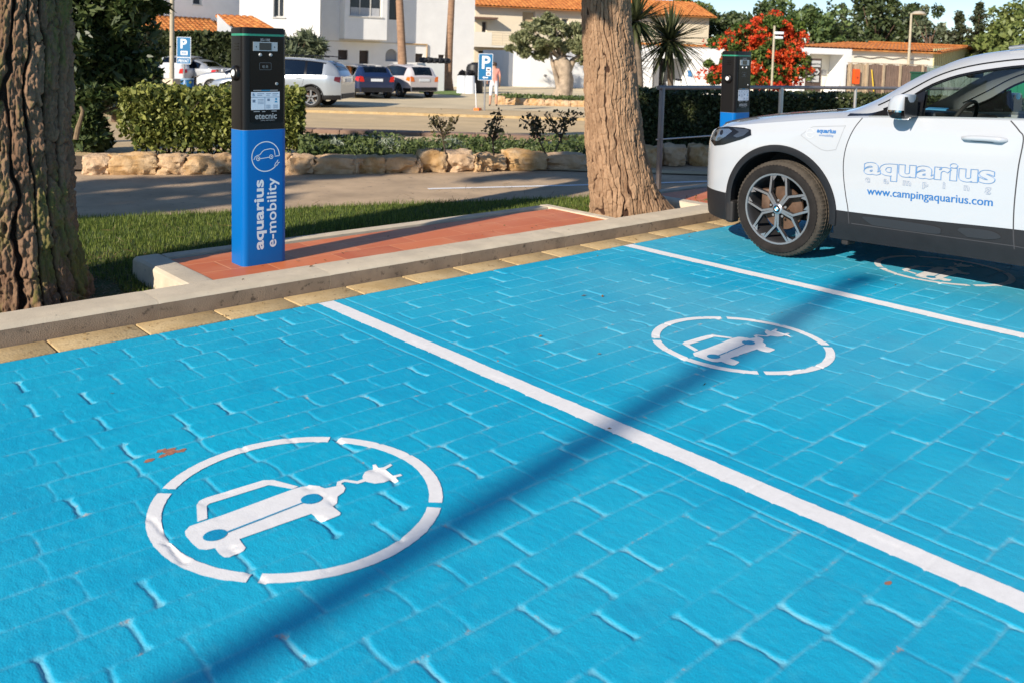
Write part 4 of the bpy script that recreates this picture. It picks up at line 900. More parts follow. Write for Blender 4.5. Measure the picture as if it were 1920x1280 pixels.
# pines
def bark_mat(name, c1, c2, fiss, moss=None):
    m = bpy.data.materials.new(name); t, b = nodes(m); tc = N(t, 'ShaderNodeTexCoord'); at = N(t, 'ShaderNodeAttribute', attribute_name='plate'); ar = N(t, 'ShaderNodeAttribute', attribute_name='cell')
    n1 = N(t, 'ShaderNodeTexNoise', Scale=22.0, Detail=8.0, Roughness=.7); mp = N(t, 'ShaderNodeMapping'); mp.inputs['Scale'].default_value = (1, 1, .35)
    t.links.new(tc.outputs['Object'], mp.inputs[0]); t.links.new(mp.outputs[0], n1.inputs['Vector'])
    c = mixc(t, ramp(t, n1.outputs[0], .35, .65, (0, 0, 0), (1, 1, 1)), c1, c2)
    c = mixc(t, mth(t, 'MULTIPLY', ar.outputs['Fac'], .55), c, tuple(x * 1.35 for x in c2))
    c = mixc(t, ramp(t, at.outputs['Fac'], .25, .7, (1, 1, 1), (0, 0, 0)), c, fiss)
    if moss:
        n2 = N(t, 'ShaderNodeTexNoise', Scale=3.2, Detail=7.0, Roughness=.75); mp2 = N(t, 'ShaderNodeMapping'); mp2.inputs['Scale'].default_value = (1.6, 1.6, .5); t.links.new(tc.outputs['Object'], mp2.inputs[0]); t.links.new(mp2.outputs[0], n2.inputs['Vector'])
        c = mixc(t, mth(t, 'MULTIPLY', ramp(t, n2.outputs[0], .50, .60, (0, 0, 0), (.75, .75, .75)), at.outputs['Fac']), c, moss)
    t.links.new(c, b.inputs['Base Color']); b.inputs['Roughness'].default_value = .92; b.inputs['Specular IOR Level'].default_value = .25
    n3 = N(t, 'ShaderNodeTexNoise', Scale=75.0, Detail=6.0, Roughness=.7); t.links.new(mp.outputs[0], n3.inputs['Vector']); bp = N(t, 'ShaderNodeBump', Strength=.9, Distance=.007); t.links.new(n3.outputs[0], bp.inputs['Height']); t.links.new(bp.outputs[0], b.inputs['Normal'])
    return m
def trunk_mesh(name, spine, parent, mt, freq, zs, depth, warp, na, dz, flare=None, seed=0.0, origin=(0, 0, 0), width=.35):
    # spine: list of (z, x, y, r)
    z0, z1 = spine[0][0], spine[-1][0]; nz = int((z1 - z0) / dz); sz = [s[0] for s in spine]; ZZ = np.linspace(z0, z1, nz + 1)
    X = interp(sz, [s[1] for s in spine], ZZ); Y = interp(sz, [s[2] for s in spine], ZZ); Rr = interp(sz, [s[3] for s in spine], ZZ)
    V = np.zeros(((nz + 1) * na, 3)); PL = np.zeros((nz + 1) * na); CE = np.zeros((nz + 1) * na); k = 0; vor = mn.voronoi; noi = mn.noise
    for i in range(nz + 1):
        z = float(ZZ[i]); r = float(Rr[i])
        for j in range(na):
            a = 2 * math.pi * j / na; ca, sa = math.cos(a), math.sin(a); px, py = ca * .27, sa * .27
            w1 = noi(Vector((px * 5 + seed, py * 5, z * 1.3))); w2 = noi(Vector((px * 11 + 9 + seed, py * 11, z * 4.2))); w3 = noi(Vector((px * 30 + seed, py * 30, z * 14)))
            ph = freq * a / 2 + warp * (2.4 * w1 + 1.1 * w2 + .35 * w3); f = abs(math.sin(ph)); cell = math.floor(ph / math.pi)
            t = min(1, max(0, (f - width * .28) / (width * .50))); t = t * t * (3 - 2 * t)
            cz = z * zs + 3.7 * math.sin(cell * 12.9) + .55 * w2 + .25 * w3; fz = cz - math.floor(cz); kz = math.floor(cz); t2 = min(1, min(fz, 1 - fz) / .07); w5 = round(3.2 * w2 + 2.2 * w3) / 3.2; hsh = (math.sin(cell * 91.7 + kz * 37.1 + seed) * 43758.5) % 1.0
            q = w3; q2 = noi(Vector((px * 3 + seed, py * 3, z * .8))); t_ = t * (.55 + .45 * t2)
            w4 = noi(Vector((px * 75 + seed, py * 75, z * 42))); d_, _p = vor(Vector((px * 40 + seed + w2 * .4, py * 40, z * 8 + w2 * .5))); e_ = min(1, (d_[1] - d_[0]) / .22)
            rr = r * (1 + .05 * q2) + depth * (t_ * (.55 + .45 * hsh) - .5) + depth * .24 * q * t + depth * .10 * w2 + depth * .22 * w5 * t + depth * .20 * w4 + depth * .20 * (e_ - .6) * t
            if flare: rr += flare(a, z)
            V[k] = (X[i] + ca * rr, Y[i] + sa * rr, z); PL[k] = t_; CE[k] = hsh; k += 1
    I = np.arange((nz + 1) * na).reshape(nz + 1, na); J = np.roll(I, -1, 1)
    F = np.stack([I[:-1], J[:-1], J[1:], I[1:]], -1).reshape(-1, 4); V -= np.asarray(origin)
    return np_mesh(name, V, F, mt, parent, True, {'plate': PL, 'cell': CE})
PNEED = leafmat('pine_needles', (.020, .045, .012), (.07, .11, .03), .12)
def sun_drop(p, z): t = (p[2] - z) / sd.z; return (p[0] - sd.x * t, p[1] - sd.y * t)
def pine_crown(t, origin, blobs, n, leaf=.20, seed=2):
    g = np.random.default_rng(seed); C = np.concatenate([clump_pts(n // len(blobs), c, r, g, 14, .30) for c, r in blobs])
    return leaf_mesh('crown', C, leaf, PNEED, t, 2.2, g=g, origin=origin)
def cP(u, v, D): p = P(u, v, D); return p
a0, a1, a2, a3 = cP(40, 590, 4.87), cP(22, 400, 4.87), cP(19, 200, 4.87), cP(20, 0, 4.87)
sp = [(-.12, a0.x, a0.y, .322), (a1.z, a1.x, a1.y, .306), (a2.z, a2.x, a2.y, .290), (a3.z, a3.x, a3.y, .284), (2.6, a3.x + .02, a3.y + .02, .28)]
t1 = thing('pine_tree', 'thick mossy furrowed pine trunk rising at the left edge beside the kerb', 'tree', (a0.x, a0.y, 0))
fl1 = lambda a, z: .018 * max(0, 1 - z / .35) ** 2 * (1 + .6 * math.sin(a * 4 + 1))
trunk_mesh('trunk', sp, t1, bark_mat('mossy_pine_bark', (.11, .056, .032), (.22, .135, .082), (.035, .018, .012), (.13, .135, .028)), 21, 3.6, .056, 1.1, 520, .006, fl1, 3.3, (a0.x, a0.y, 0), .46)
m = MB(); o1 = Vector((a0.x, a0.y, 0)); up = Vector((a3.x + .02, a3.y + .02, 2.6)) - o1
m.tube([up - Vector((0, 0, .12)), up + Vector((.1, .15, 1.6)), up + Vector((.15, .5, 3.4))], [.275, .24, .16], 18)
for q in ((1.3, 1.6, 4.2), (2.4, 1.2, 4.0), (.2, 2.6, 4.0), (1.6, 2.8, 4.4)): m.tube([up + Vector((.12, .3, 2.2)), up + Vector((q[0] * .5, q[1] * .5, 3.1)), up + Vector((q[0], q[1], q[2] - .6))], [.11, .08, .04], 8)
m.build('limb', mat('limb_bark', (.14, .09, .06), .95, .3, 20, .5, 60), t1)
pine_crown(t1, (a0.x, a0.y, 0), [((2.2, 7.2, 6.4), (2.2, 1.7, .9)), ((3.9, 7.0, 6.7), (1.7, 1.5, .8)), ((1.2, 8.6, 6.2), (1.7, 1.7, .9)), ((3.2, 9.3, 6.6), (2.2, 1.5, .9)), ((.3, 4.75, 5.35), (1.3, .75, .8)), ((-1.0, 5.3, 5.3), (1.6, 1.0, .5)), ((.5, 6.2, 5.4), (1.5, .9, .5)), ((2.1, 5.15, 5.4), (1.3, .7, .4))], 22000)
b0, b1, b2, b3, b4 = P(1176, 400, 7.93), P(1164, 340, 7.93), P(1152, 265, 7.93), P(1143, 120, 7.93), P(1137, 0, 7.93)
sp = [(-.12, b0.x, b0.y, .315), (b1.z, b1.x, b1.y, .285), (b2.z, b2.x, b2.y, .258), (b3.z, b3.x, b3.y, .228), (b4.z, b4.x, b4.y, .214), (2.9, b4.x - .03, b4.y, .21)]
t2 = thing('pine_tree', 'light brown pine trunk with flaking bark standing between the two tiled islands', 'tree', (b0.x, b0.y, 0))
def fl2(a, z):
    d = math.cos(a - math.radians(-38)); return max(0, d) ** 3 * .20 * max(0, 1 - z / .42) ** 2.2 + .02 * max(0, 1 - z / .2) * math.sin(a * 7)
trunk_mesh('trunk', sp, t2, bark_mat('flaking_pine_bark', (.17, .095, .052), (.33, .21, .125), (.060, .030, .018)), 31, 8.0, .024, 2.2, 500, .007, fl2, 8.1, (b0.x, b0.y, 0), .40)
m = MB(); o2 = Vector((b0.x, b0.y, 0)); up = Vector((b4.x - .03, b4.y, 2.9)) - o2
m.tube([up - Vector((0, 0, .12)), up + Vector((-.05, .2, 2.0)), up + Vector((.1, .8, 4.0))], [.215, .19, .12], 16)
for q in ((1.8, 2.0, 4.2), (3.0, 1.2, 3.8), (.2, 3.0, 4.0)): m.tube([up + Vector((0, .4, 2.6)), up + Vector((q[0] * .5, q[1] * .5, 3.3)), up + Vector((q[0], q[1], q[2] - .6))], [.09, .06, .03], 8)
m.build('limb', MC['limb_bark'], t2)
pine_crown(t2, (b0.x, b0.y, 0), [((7.5, 7.8, 7.4), (2.0, 1.6, .9)), ((9.2, 7.2, 7.2), (1.8, 1.4, .8)), ((6.6, 8.9, 7.2), (1.6, 1.4, .8))], 6000, seed=4)
# pines standing left of the view: they throw the shadows on the bays, the road and the hedge
t3 = thing('street_lamp', 'tall wooden lamp post standing left of the parking bays', 'street lamp', (-12.5, -.52, 0))
m = MB(); m.tube([(0, 0, -.1), (0, 0, 4.6), (0, 0, 9.25)], [.068, .062, .058], 14); m.build('pole', MC['limb_bark'], t3)
m = MB(); m.box((.12, .0, 9.27), (.4, .16, .09), bev=.03); m.build('lamp_head', GREYM, t3)
for (bx, by, cr, nn, lab) in ((-9.5, 6.4, [((-9.3, 7.0, 6.3), (1.8, .20, .2)), ((-8.9, 6.25, 6.2), (1.7, .16, .16)), ((-9.8, 5.55, 6.3), (1.9, .22, .2)), ((-6.3, 6.5, 6.5), (1.6, .14, .15)), ((-4.6, 5.3, 6.6), (1.5, .22, .2))], 4200, 'pine beside the road, out to the left of the mossy trunk'),
                              (-5.0, 12.5, [((-5.2, 12.0, 7.4), (3.2, .5, .4)), ((-1.6, 11.6, 7.8), (2.4, .35, .3))], 4200, 'pine behind the clipped hedge, out to the left of the view')):
    t = thing('pine_tree', lab, 'tree', (bx, by, 0)); m = MB(); zt = cr[0][0][2]
    m.tube([(0, 0, -.1), (.1, 0, zt * .5), (0, .1, zt)], [.24, .19, .10], 14); m.build('trunk', MC['limb_bark'], t); pine_crown(t, (bx, by, 0), cr, nn, seed=int(abs(bx)))
# charcoal of needles around the trunk foot
PIN = leafmat('dry_pine_needles', (.12, .07, .03), (.28, .19, .09), .1)
g = np.random.default_rng(21); n = 5200; x = g.normal(1.35, .55, n); y = g.uniform(4.70, 6.1, n); k = (x < 1.92) | (y > 5.55)
C = np.stack([x[k], y[k], lz(x[k], y[k]) + .010 + g.random(k.sum()) * .012], 1)
tag(leaf_mesh('pine_litter', C, .0035, PIN, None, 18, flat=.0, nrm=np.array([[0, 0, 2.2]] * len(C)), g=g), kind='stuff')
n = 1500; x = g.normal(6.25, .45, n); y = g.uniform(4.70, 5.7, n); k = x > 5.6; C = np.stack([x[k], y[k], lz(x[k], y[k]) + .012 + g.random(k.sum()) * .015], 1)
tag(leaf_mesh('pine_litter', C, .0040, PIN, None, 16, flat=.0, nrm=np.array([[0, 0, 2.0]] * len(C)), g=g), kind='stuff')
C = [(x, y, float(lz(x, y)) + .035) for x, y in zip(g.uniform(1.6, 6.5, 260), g.uniform(5.55, 7.0, 260))]
tag(leaf_mesh('dry_straw', C, .0035, PIN, None, 24, nrm=np.array([[0, 0, 1.2]] * len(C)), g=g), kind='stuff')
C = [(x, y, .105 if y < 4.68 else .089) for x, y in zip(g.uniform(2.15, 6.6, 70), g.uniform(4.5, 5.3, 70)) if not (5.4 < x)] + [(x, 4.25 + .18 * g.random(), .009) for x in g.uniform(.8, 7, 45)] + [(x, y, float(pave(x, y)[0]) + .004) for x, y in zip(g.uniform(.8, 6.5, 26), 4.22 - g.random(26) ** 2 * 2.2)]
tag(leaf_mesh('fallen_leaves', C, .011, leafmat('dead_leaf', (.14, .07, .02), (.34, .22, .08), .1), None, 1.8, nrm=np.array([[0, 0, 2.6]] * len(C)), g=g), kind='stuff')

# ---------------------------------------------------------------- golden boulders edging the planted strip
ROCK = bpy.data.materials.new('golden_stone'); t, b = nodes(ROCK); tc = N(t, 'ShaderNodeTexCoord'); oi = N(t, 'ShaderNodeObjectInfo')
n1 = N(t, 'ShaderNodeTexNoise', Scale=5.0, Detail=9.0, Roughness=.65); n2 = N(t, 'ShaderNodeTexNoise', Scale=26.0, Detail=6.0, Roughness=.7)
for n_ in (n1, n2): t.links.new(tc.outputs['Object'], n_.inputs['Vector'])
c = mixc(t, ramp(t, n1.outputs[0], .38, .62, (0, 0, 0), (1, 1, 1)), (.44, .25, .082), (.62, .43, .24)); c = mixc(t, ramp(t, n2.outputs[0], .55, .72, (0, 0, 0), (.7, .7, .7)), c, (.26, .14, .06))
c = mixc(t, mth(t, 'MULTIPLY', oi.outputs['Random'], .45), c, (.66, .50, .38)); t.links.new(c, b.inputs['Base Color']); b.inputs['Roughness'].default_value = .9
bp = N(t, 'ShaderNodeBump', Strength=.8, Distance=.02); t.links.new(n2.outputs[0], bp.inputs['Height']); t.links.new(bp.outputs[0], b.inputs['Normal'])
def rock(c, sz, seed, label, grp, rz=0.0, mt=None):
    bm = bmesh.new(); bmesh.ops.create_cube(bm, size=1); bmesh.ops.subdivide_edges(bm, edges=bm.edges[:], cuts=13, use_grid_fill=True)
    s = Vector((seed * 3.7, seed * 1.3, seed * .7)); C_, S_ = math.cos(rz), math.sin(rz)
    for v in bm.verts:
        p = v.co.copy(); l = max(abs(p.x), abs(p.y), abs(p.z)); q = p.normalized() * .5 * 1.22; p = p.lerp(q, .45)
        n = mn.noise(p * 1.7 + s); r = mn.ridged_multi_fractal(p * 1.6 + s, .8, 2.2, 4, 1.0, 2.0); f = mn.noise(p * 9 + s)
        p *= 1 + .26 * n + .19 * (r - 1.2) + .06 * f + .03 * mn.noise(p * 22 + s); p.z *= 1 - .16 * mn.noise(Vector((p.x * 1.5, p.y, 0)) + s)
        p = Vector((p.x * sz[0], p.y * sz[1], p.z * sz[2])); v.co = (p.x * C_ - p.y * S_, p.x * S_ + p.y * C_, p.z)
    zmin = min(v.co.z for v in bm.verts)
    for v in bm.verts: v.co.z -= zmin + .03
    me = bpy.data.meshes.new('edging_stone'); bm.to_mesh(me); bm.free(); me.polygons.foreach_set('use_smooth', [True] * len(me.polygons)); me.set_sharp_from_angle(angle=R(42))
    o = link('edging_stone', me, mt or ROCK); o.location = c; return tag(o, label, 'rock', grp)
fx = [((147, 198), 'first golden edging stone right of the mossy trunk, half in dry leaves'), ((199, 284), 'long low golden edging stone, second right of the mossy trunk'), ((283, 341), 'third golden edging stone right of the mossy trunk, under the hedge'),
      ((339, 396), 'squarish golden edging stone, fourth right of the mossy trunk'), ((394, 436), 'golden edging stone just left of the large charging post'), ((436, 486), 'edging stone hidden behind the left half of the large charging post'), ((486, 540), 'edging stone hidden behind the right half of the large charging post'),
      ((536, 583), 'golden edging stone touching the right side of the large charging post'), ((580, 660), 'wide orange edging stone at the right end of the clipped hedge'), ((657, 676), 'narrow pale edging stone between two wide ones right of the hedge'), ((667, 718), 'pointed pale edging stone with ridged face'),
      ((716, 779), 'flat topped ochre edging stone below the first silver cushion plant'), ((776, 789), 'slim edging stone wedged between a flat topped one and a tall one'), ((783, 834), 'tallest round topped edging stone'), ((832, 886), 'pyramid shaped golden edging stone'), ((884, 900), 'small pale edging stone left of the square pale block'),
      ((894, 946), 'square pale edging stone block'), ((947, 1024), 'long ochre edging stone, partly in shade'), ((1021, 1100), 'long brown shaded edging stone touching the middle pine trunk in view')]
lx = [147, 430, 580, 760, 960, 1100, 1345]; lv = [329, 328, 328, 325.5, 322, 318, 312]
for i, ((u0, u1), lab) in enumerate(fx):
    uc = (u0 + u1) / 2; v = float(np.interp(uc, lx, lv)); d = RT * ((uc - CX) / FPX) + DN * ((v - CY) / FPX) + FW; D = -CH / d.z; p = Vector((0, 0, CH)) + d * D
    wd = (u1 - u0) * D / FPX; h = {1: .24, 10: .26, 13: .33, 14: .30, 9: .2, 12: .2, 15: .22}.get(i, .245) * (1.02 + .06 * math.sin(i * 2.3)); dd = .34
    dirn = Vector((.93, -.37, 0)) if uc < 700 else Vector((.94, -.34, 0))
    rock((p.x + .12, p.y + .16, -.01), (wd * .99, dd, h * .86), i + 1, lab, 'golden stones edging the planted strip', math.atan2(dirn.y, dirn.x) - .1)
for i, (u0, u1) in enumerate([(1200, 1248), (1248, 1292), (1292, 1345), (1345, 1400), (1400, 1460)]):
    uc = (u0 + u1) / 2; d = RT * ((uc - CX) / FPX) + DN * ((314 - i * 1.5 - CY) / FPX) + FW; D = -CH / d.z; p = Vector((0, 0, CH)) + d * D
    rock((p.x + .1, p.y + .14, -.01), ((u1 - u0) * D / FPX * 1.2, .3, .27), 40 + i, ['brown shaded edging stone behind the railing post', 'brown shaded edging stone right of the railing post', 'brown shaded edging stone left of the white car nose', 'edging stone hidden behind the white car nose', 'edging stone hidden behind the white car wing'][i], 'golden stones edging the planted strip', .7)
# soil
SOIL = mat('planting_soil', (.11, .075, .045), .95, .3, 9, .8, 60)
def gpt(u, v, z=0.0): d = RT * ((u - CX) / FPX) + DN * ((v - CY) / FPX) + FW; D = (z - CH) / d.z; p = Vector((0, 0, CH)) + d * D; return (p.x, p.y)
m = MB(); ft = [gpt(u, v) for u, v in ((100, 322), (430, 320), (760, 318), (960, 314), (1100, 310), (1345, 306), (1600, 296))]; bk = [gpt(u, v) for u, v in ((1600, 270), (1345, 275), (1100, 283), (960, 287), (760, 291), (430, 293), (100, 296))]
m.quad(*[(x, y, .02) for x, y in ft + bk]); tag(m.build('planting_bed', SOIL), kind='structure')
# low kerbs and paving beyond the strip
TAN = mat('tan_paving', (.54, .40, .22), .9, .12, 1.2, .3, 60, wear=((.36, .27, .16), .3))
KB = mat('brown_kerb_block', (.24, .155, .11), .9, .2, 4, .4, 80)
def sheet(name, pts, mt, dz=.012): m = MB(); m.quad(*[(p.x, p.y, gz_d(FW.x * p.x + FW.y * p.y) + dz) for p in pts]); return tag(m.build(name, mt), kind='structure')
def GP(u, D): p = Q(u, D); return p
m = MB()
for Da, Db, w_ in ((10.9, 13.0, 14), (13.0, 16, 18), (16, 19, 20), (19, 22, 24), (22, 24, 30), (24, 31.5, 36)):
    za, zb = gz_d(Da) + .012, gz_d(Db) + .012; m.quad(fwd_pt(Da, -w_, za), fwd_pt(Da, w_, za), fwd_pt(Db, w_, zb), fwd_pt(Db, -w_, zb))
tag(m.build('parking_paving', TAN), kind='structure')
def low_kerb(D, u0, u1, h, w, lab):
    m = MB(); a, b = GP(u0, D), GP(u1, D); d = (b - a); L = d.length; d.normalize(); rz = math.atan2(d.y, d.x); n = int(L / .55)
    for i in range(n): c = a + d * (.55 * (i + .5)); m.box((c.x, c.y, a.z + h / 2 - .02), (.535, w, h + .04), rz=rz, bev=.008)
    tag(m.build('low_kerb', KB, smooth=40), kind='structure')
low_kerb(14.2, 560, 1210, .105, .5, ''); low_kerb(18.0, 540, 1210, .10, .45, '')
m = MB(); a, b = GP(540, 27.5), GP(1210, 27.5); d = (b - a).normalized(); m.box(((a.x + b.x) / 2, (a.y + b.y) / 2, a.z + .03), ((b - a).length, .22, .12), rz=math.atan2(d.y, d.x)); tag(m.build('ochre_kerb', OCH), kind='structure')
ASP2 = mat('car_park_asphalt', (.60, .49, .31), .9, .14, .5, .3, 90)
m = MB(); m.quad(fwd_pt(31.5, -60, -.484), fwd_pt(31.5, 60, -.484), fwd_pt(62, 60, -.484), fwd_pt(62, -60, -.484)); tag(m.build('car_park', ASP2), kind='structure')

# ---------------------------------------------------------------- hedges and plants of the strip
HL1 = leafmat('hedge_leaf', (.05, .08, .014), (.35, .36, .09), .25)
def slab_pts(n, A, B, th, z0, z1, g, top=.35, jit=.05):   # points on the front, top, back and ends of a hedge
    A, B = Vector(A), Vector(B); d = (B - A); L = d.length; d.normalize(); nn = Vector((-d.y, d.x, 0))
    if nn.dot(FW) < 0: nn = -nn
    k = g.random(n); t = g.random(n); u = g.random(n) * L; x = np.zeros((n, 3))
    f = k < .5; tp = (k >= .5) & (k < .5 + top * .8); bk = ~f & ~tp
    off = np.where(f, .0, np.where(tp, t * th, th)); z = np.where(tp, z1, z0 + (z1 - z0) * t)
    en = g.random(n) < .08; u = np.where(en, np.where(g.random(n) < .5, 0, L), u); off = np.where(en, g.random(n) * th, off)
    wob = .09 * (fbm(u * 1.7, z * 2.2 + off, 3) - .45)
    off = off + np.where(f, -wob, np.where(bk, wob, 0)) + g.normal(0, jit, n); z = z + np.where(tp, wob, 0) + g.normal(0, jit * .6, n)
    return np.stack([A.x + d.x * u + nn.x * off, A.y + d.y * u + nn.y * off, z], 1)
g = np.random.default_rng(31)
A, B_ = Vector((3.86, 11.01, 0)), Vector((5.72, 9.99, 0))
hg = thing('hedge', 'clipped yellow green hedge behind the large charging post', 'hedge', tuple(A))
pts = np.concatenate([slab_pts(15000, A, B_ + Vector((-.16, .08, 0)), .75, .16, .83, g, jit=.07), slab_pts(1800, B_ - Vector((.3, -.15, 0)), B_ + Vector((-.08, .04, 0)), .6, .40, .86, g, jit=.04), slab_pts(700, A - Vector((.16, -.08, 0)), A, .6, .30, .80, g, jit=.06)])
leaf_mesh('foliage', pts, .042, HL1, hg, 1.5, g=g, origin=A)
m = MB()
for i in range(60):
    q = A.lerp(B_, .06 + .78 * g.random()) - A + Vector((g.normal() * .06 + .2, .35 + g.normal() * .12, 0)); m.tube([q, q + Vector((g.normal() * .1, g.normal() * .1, .4)), q + Vector((g.normal() * .3, g.normal() * .25, .75))], [.012, .008, .004], 5)
m.build('branches', BARKD, hg)
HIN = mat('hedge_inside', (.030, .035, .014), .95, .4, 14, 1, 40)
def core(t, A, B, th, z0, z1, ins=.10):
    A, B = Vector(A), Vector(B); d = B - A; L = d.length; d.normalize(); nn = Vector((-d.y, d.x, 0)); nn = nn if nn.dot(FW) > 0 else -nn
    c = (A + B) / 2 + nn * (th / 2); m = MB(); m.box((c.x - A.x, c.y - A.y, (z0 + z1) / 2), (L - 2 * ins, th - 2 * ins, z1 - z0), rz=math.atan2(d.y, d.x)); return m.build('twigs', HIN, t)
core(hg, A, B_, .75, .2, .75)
HL2 = leafmat('dark_hedge_leaf', (.020, .036, .012), (.085, .10, .035), .18)  # shade on the hedge behind the railing is put into this leaf colour
A2, B2 = P(1196, 178, 13.3), P(2000, 186, 13.3); A2.z = B2.z = 0
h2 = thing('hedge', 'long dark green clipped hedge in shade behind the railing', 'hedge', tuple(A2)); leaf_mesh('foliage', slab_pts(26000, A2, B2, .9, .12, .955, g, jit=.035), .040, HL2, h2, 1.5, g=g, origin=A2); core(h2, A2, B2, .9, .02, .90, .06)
# dark laurel behind the mossy trunk
HL3 = leafmat('laurel_leaf', (.022, .045, .013), (.11, .14, .045), .15, .4)
lc = P(172, 115, 11.9); lt = thing('laurel_bush', 'big dark leafy bush between the mossy trunk and the clipped hedge', 'bush', (lc.x, lc.y, 0))
C = np.concatenate([clump_pts(11000, lc, (.72, .62, 1.12), g, 34, .30), clump_pts(2500, P(160, 245, 11.5), (.30, .3, .26), g, 10, .4), clump_pts(2600, P(160, 205, 10.6), (.24, .25, .42), g, 16, .4), clump_pts(1600, P(245, 12, 11.7), (.46, .3, .24), g, 8, .35), clump_pts(4000, P(130, 40, 12.0), (.6, .6, .8), g, 16, .35)])
leaf_mesh('foliage', C, .062, HL3, lt, 2.6, g=g, origin=(lc.x, lc.y, 0))
m = MB(); base = Vector((lc.x, lc.y, 0)); m.tube([Vector((-.25, 0, 0)), Vector((-.12, 0, .8)), Vector((.05, .1, 1.5))], [.06, .05, .03], 8)
s0 = [P(u, v, 9.6) - base for u, v in ((142, 262), (146, 240), (152, 222), (155, 208), (151, 200))]; m.tube(s0, [.030, .026, .022, .018, .014], 8)
for i in range(14): e = Vector((g.normal() * .4, g.normal() * .4, .6 + g.random() * 1.3)); m.tube([Vector((-.1, 0, .4)), e * .6 + Vector((0, 0, .1)), e], [.025, .016, .008], 5)
build_each(m, 'branch', mat('pale_branch', (.20, .14, .08), .9, .3, 20, .3, 60), lt)
# ground cover
GC = leafmat('ground_cover_leaf', (.035, .06, .018), (.15, .19, .06), .2)
m_ = []
for (u0, u1, v0, v1, z1) in ((560, 700, 318, 292, .25), (690, 1105, 316, 286, .23)):
    for _ in range(8500): 
        u = g.uniform(u0, u1); v = g.uniform(v1, v0) - 4 ; x, y = gpt(u, v + (760 - u) * .008); m_.append((x, y, .03 + z1 * g.random() * (.5 + .8 * float(vn(np.array(x * 3.0), np.array(y * 3.0))))))
tag(leaf_mesh('ground_cover', np.array(m_), .030, GC, None, 2.0, g=g), kind='stuff')
SIL = leafmat('silver_leaf', (.20, .24, .17), (.42, .46, .36), .15, .7)
for u, v, r_, D, lab in ((728, 292, .19, 10.0, 'left silvery cushion plant above the flat topped edging stone'), (845, 292, .23, 9.9, 'right silvery cushion plant above the pyramid shaped stone'), (628, 296, .15, 10.4, 'small grey green cushion plant beside the hedge end')):
    x, y = gpt(u, v + 8); t = thing('cushion_plant', lab, 'plant', (x, y, 0), group='silvery cushion plants'); leaf_mesh('foliage', blob_pts(1500, (0, 0, .12), (r_, r_, .17), g, .6), .016, SIL, t, 4.5, g=g)
    m = MB(); m.tube([(0, 0, 0), (0, 0, .1)], .012, 6); m.build('stem', BARKD, t)
RL = leafmat('rose_leaf', (.030, .035, .015), (.11, .085, .035), .2)
def rose(u, v0, D, sticks, lab, seed):
    g = np.random.default_rng(seed); b = P(u, v0, D); b.z = .03; t = thing('rose_bush', lab, 'rose', tuple(b), group='dark leaved rose bushes'); m = MB(); C = []
    for pl in sticks:
        pp = [P(a, q, D + g.normal() * .05) - b for a, q in pl]; pp[0].z = max(pp[0].z, 0); m.tube(pp, [.009 - .005 * i / len(pp) for i in range(len(pp))], 5)
        L = len(pp)
        for _ in range(16 * L):
            q = (.35 + .65 * g.random()) * (L - 1); i = min(int(q), L - 2); p = pp[i].lerp(pp[i + 1], q - i); C.append(p + Vector(g.normal(size=3)) * .035)
    m.build('stem', BARKD, t); leaf_mesh('foliage', C, .032, RL, t, 1.5, g=g)
rose(836, 290, 10.0, [[(836, 290), (830, 262), (826, 235), (822, 218)], [(832, 262), (842, 240), (853, 225)], [(830, 255), (815, 238), (812, 228)]], 'leftmost rose bush, bushy top above the silver cushion', 1)
rose(926, 290, 9.6, [[(926, 292), (924, 262), (930, 235), (936, 208)], [(925, 270), (918, 250), (923, 225)], [(925, 262), (934, 240)]], 'tall narrow upright rose bush, second from the left', 2)
rose(1015, 290, 9.3, [[(1022, 288), (1010, 262), (1000, 240), (975, 222)], [(1008, 258), (1005, 235), (995, 215)], [(1000, 240), (1018, 245)]], 'rose bush with a stem leaning left, third from the left', 3)
rose(1056, 290, 9.1, [[(1040, 285), (1052, 262), (1040, 238), (1020, 215)], [(1052, 262), (1060, 235), (1085, 212)], [(1050, 250), (1058, 225), (1050, 215)]], 'open rose bush with two spreading stems near the middle pine', 4)

# ---------------------------------------------------------------- railing
RAIL = mat('railing_paint', (.21, .185, .18), .45, .1, 12, .1, 90, metal=.3); RAILB = mat('railing_steel', (.50, .47, .44), .35, metal=.7)
rt = thing('railing', 'grey metal pipe railing between the island and the dark hedge', 'railing', (7.70, 5.94, 0))
o = Vector((7.70, 5.94, 0)); h = 1.117
rp = [Vector((7.63, 5.94, h)), Vector((9.43, 5.98, h)), Vector((10.3, 5.98, h)), Vector((11.6, 5.85, h)), Vector((13.2, 5.6, h)), Vector((15.0, 5.3, h))]
m = MB(); m.tube([p - o for p in rp], .024, 10); m.build('top_rail', RAIL, rt, 60)
m = MB(); m.tube([Vector((p.x, p.y, .55)) - o for p in rp], .008, 8); m.build('middle_rail', RAILB, rt, 60)
for i, (x, y, w) in enumerate(((7.70, 5.94, .026), (10.2, 5.96, .030), (11.9, 5.80, .022), (13.6, 5.54, .022), (15.0, 5.30, .022))):
    m = MB(); 
    if i == 0: m.box((0, 0, h / 2), (.046, .046, h), bev=.004)
    else: m.tube([(x - o.x, y - o.y, 0), (x - o.x, y - o.y, h)], w, 10)
    m.build('post', RAIL if i == 0 else RAILB, rt, 60)
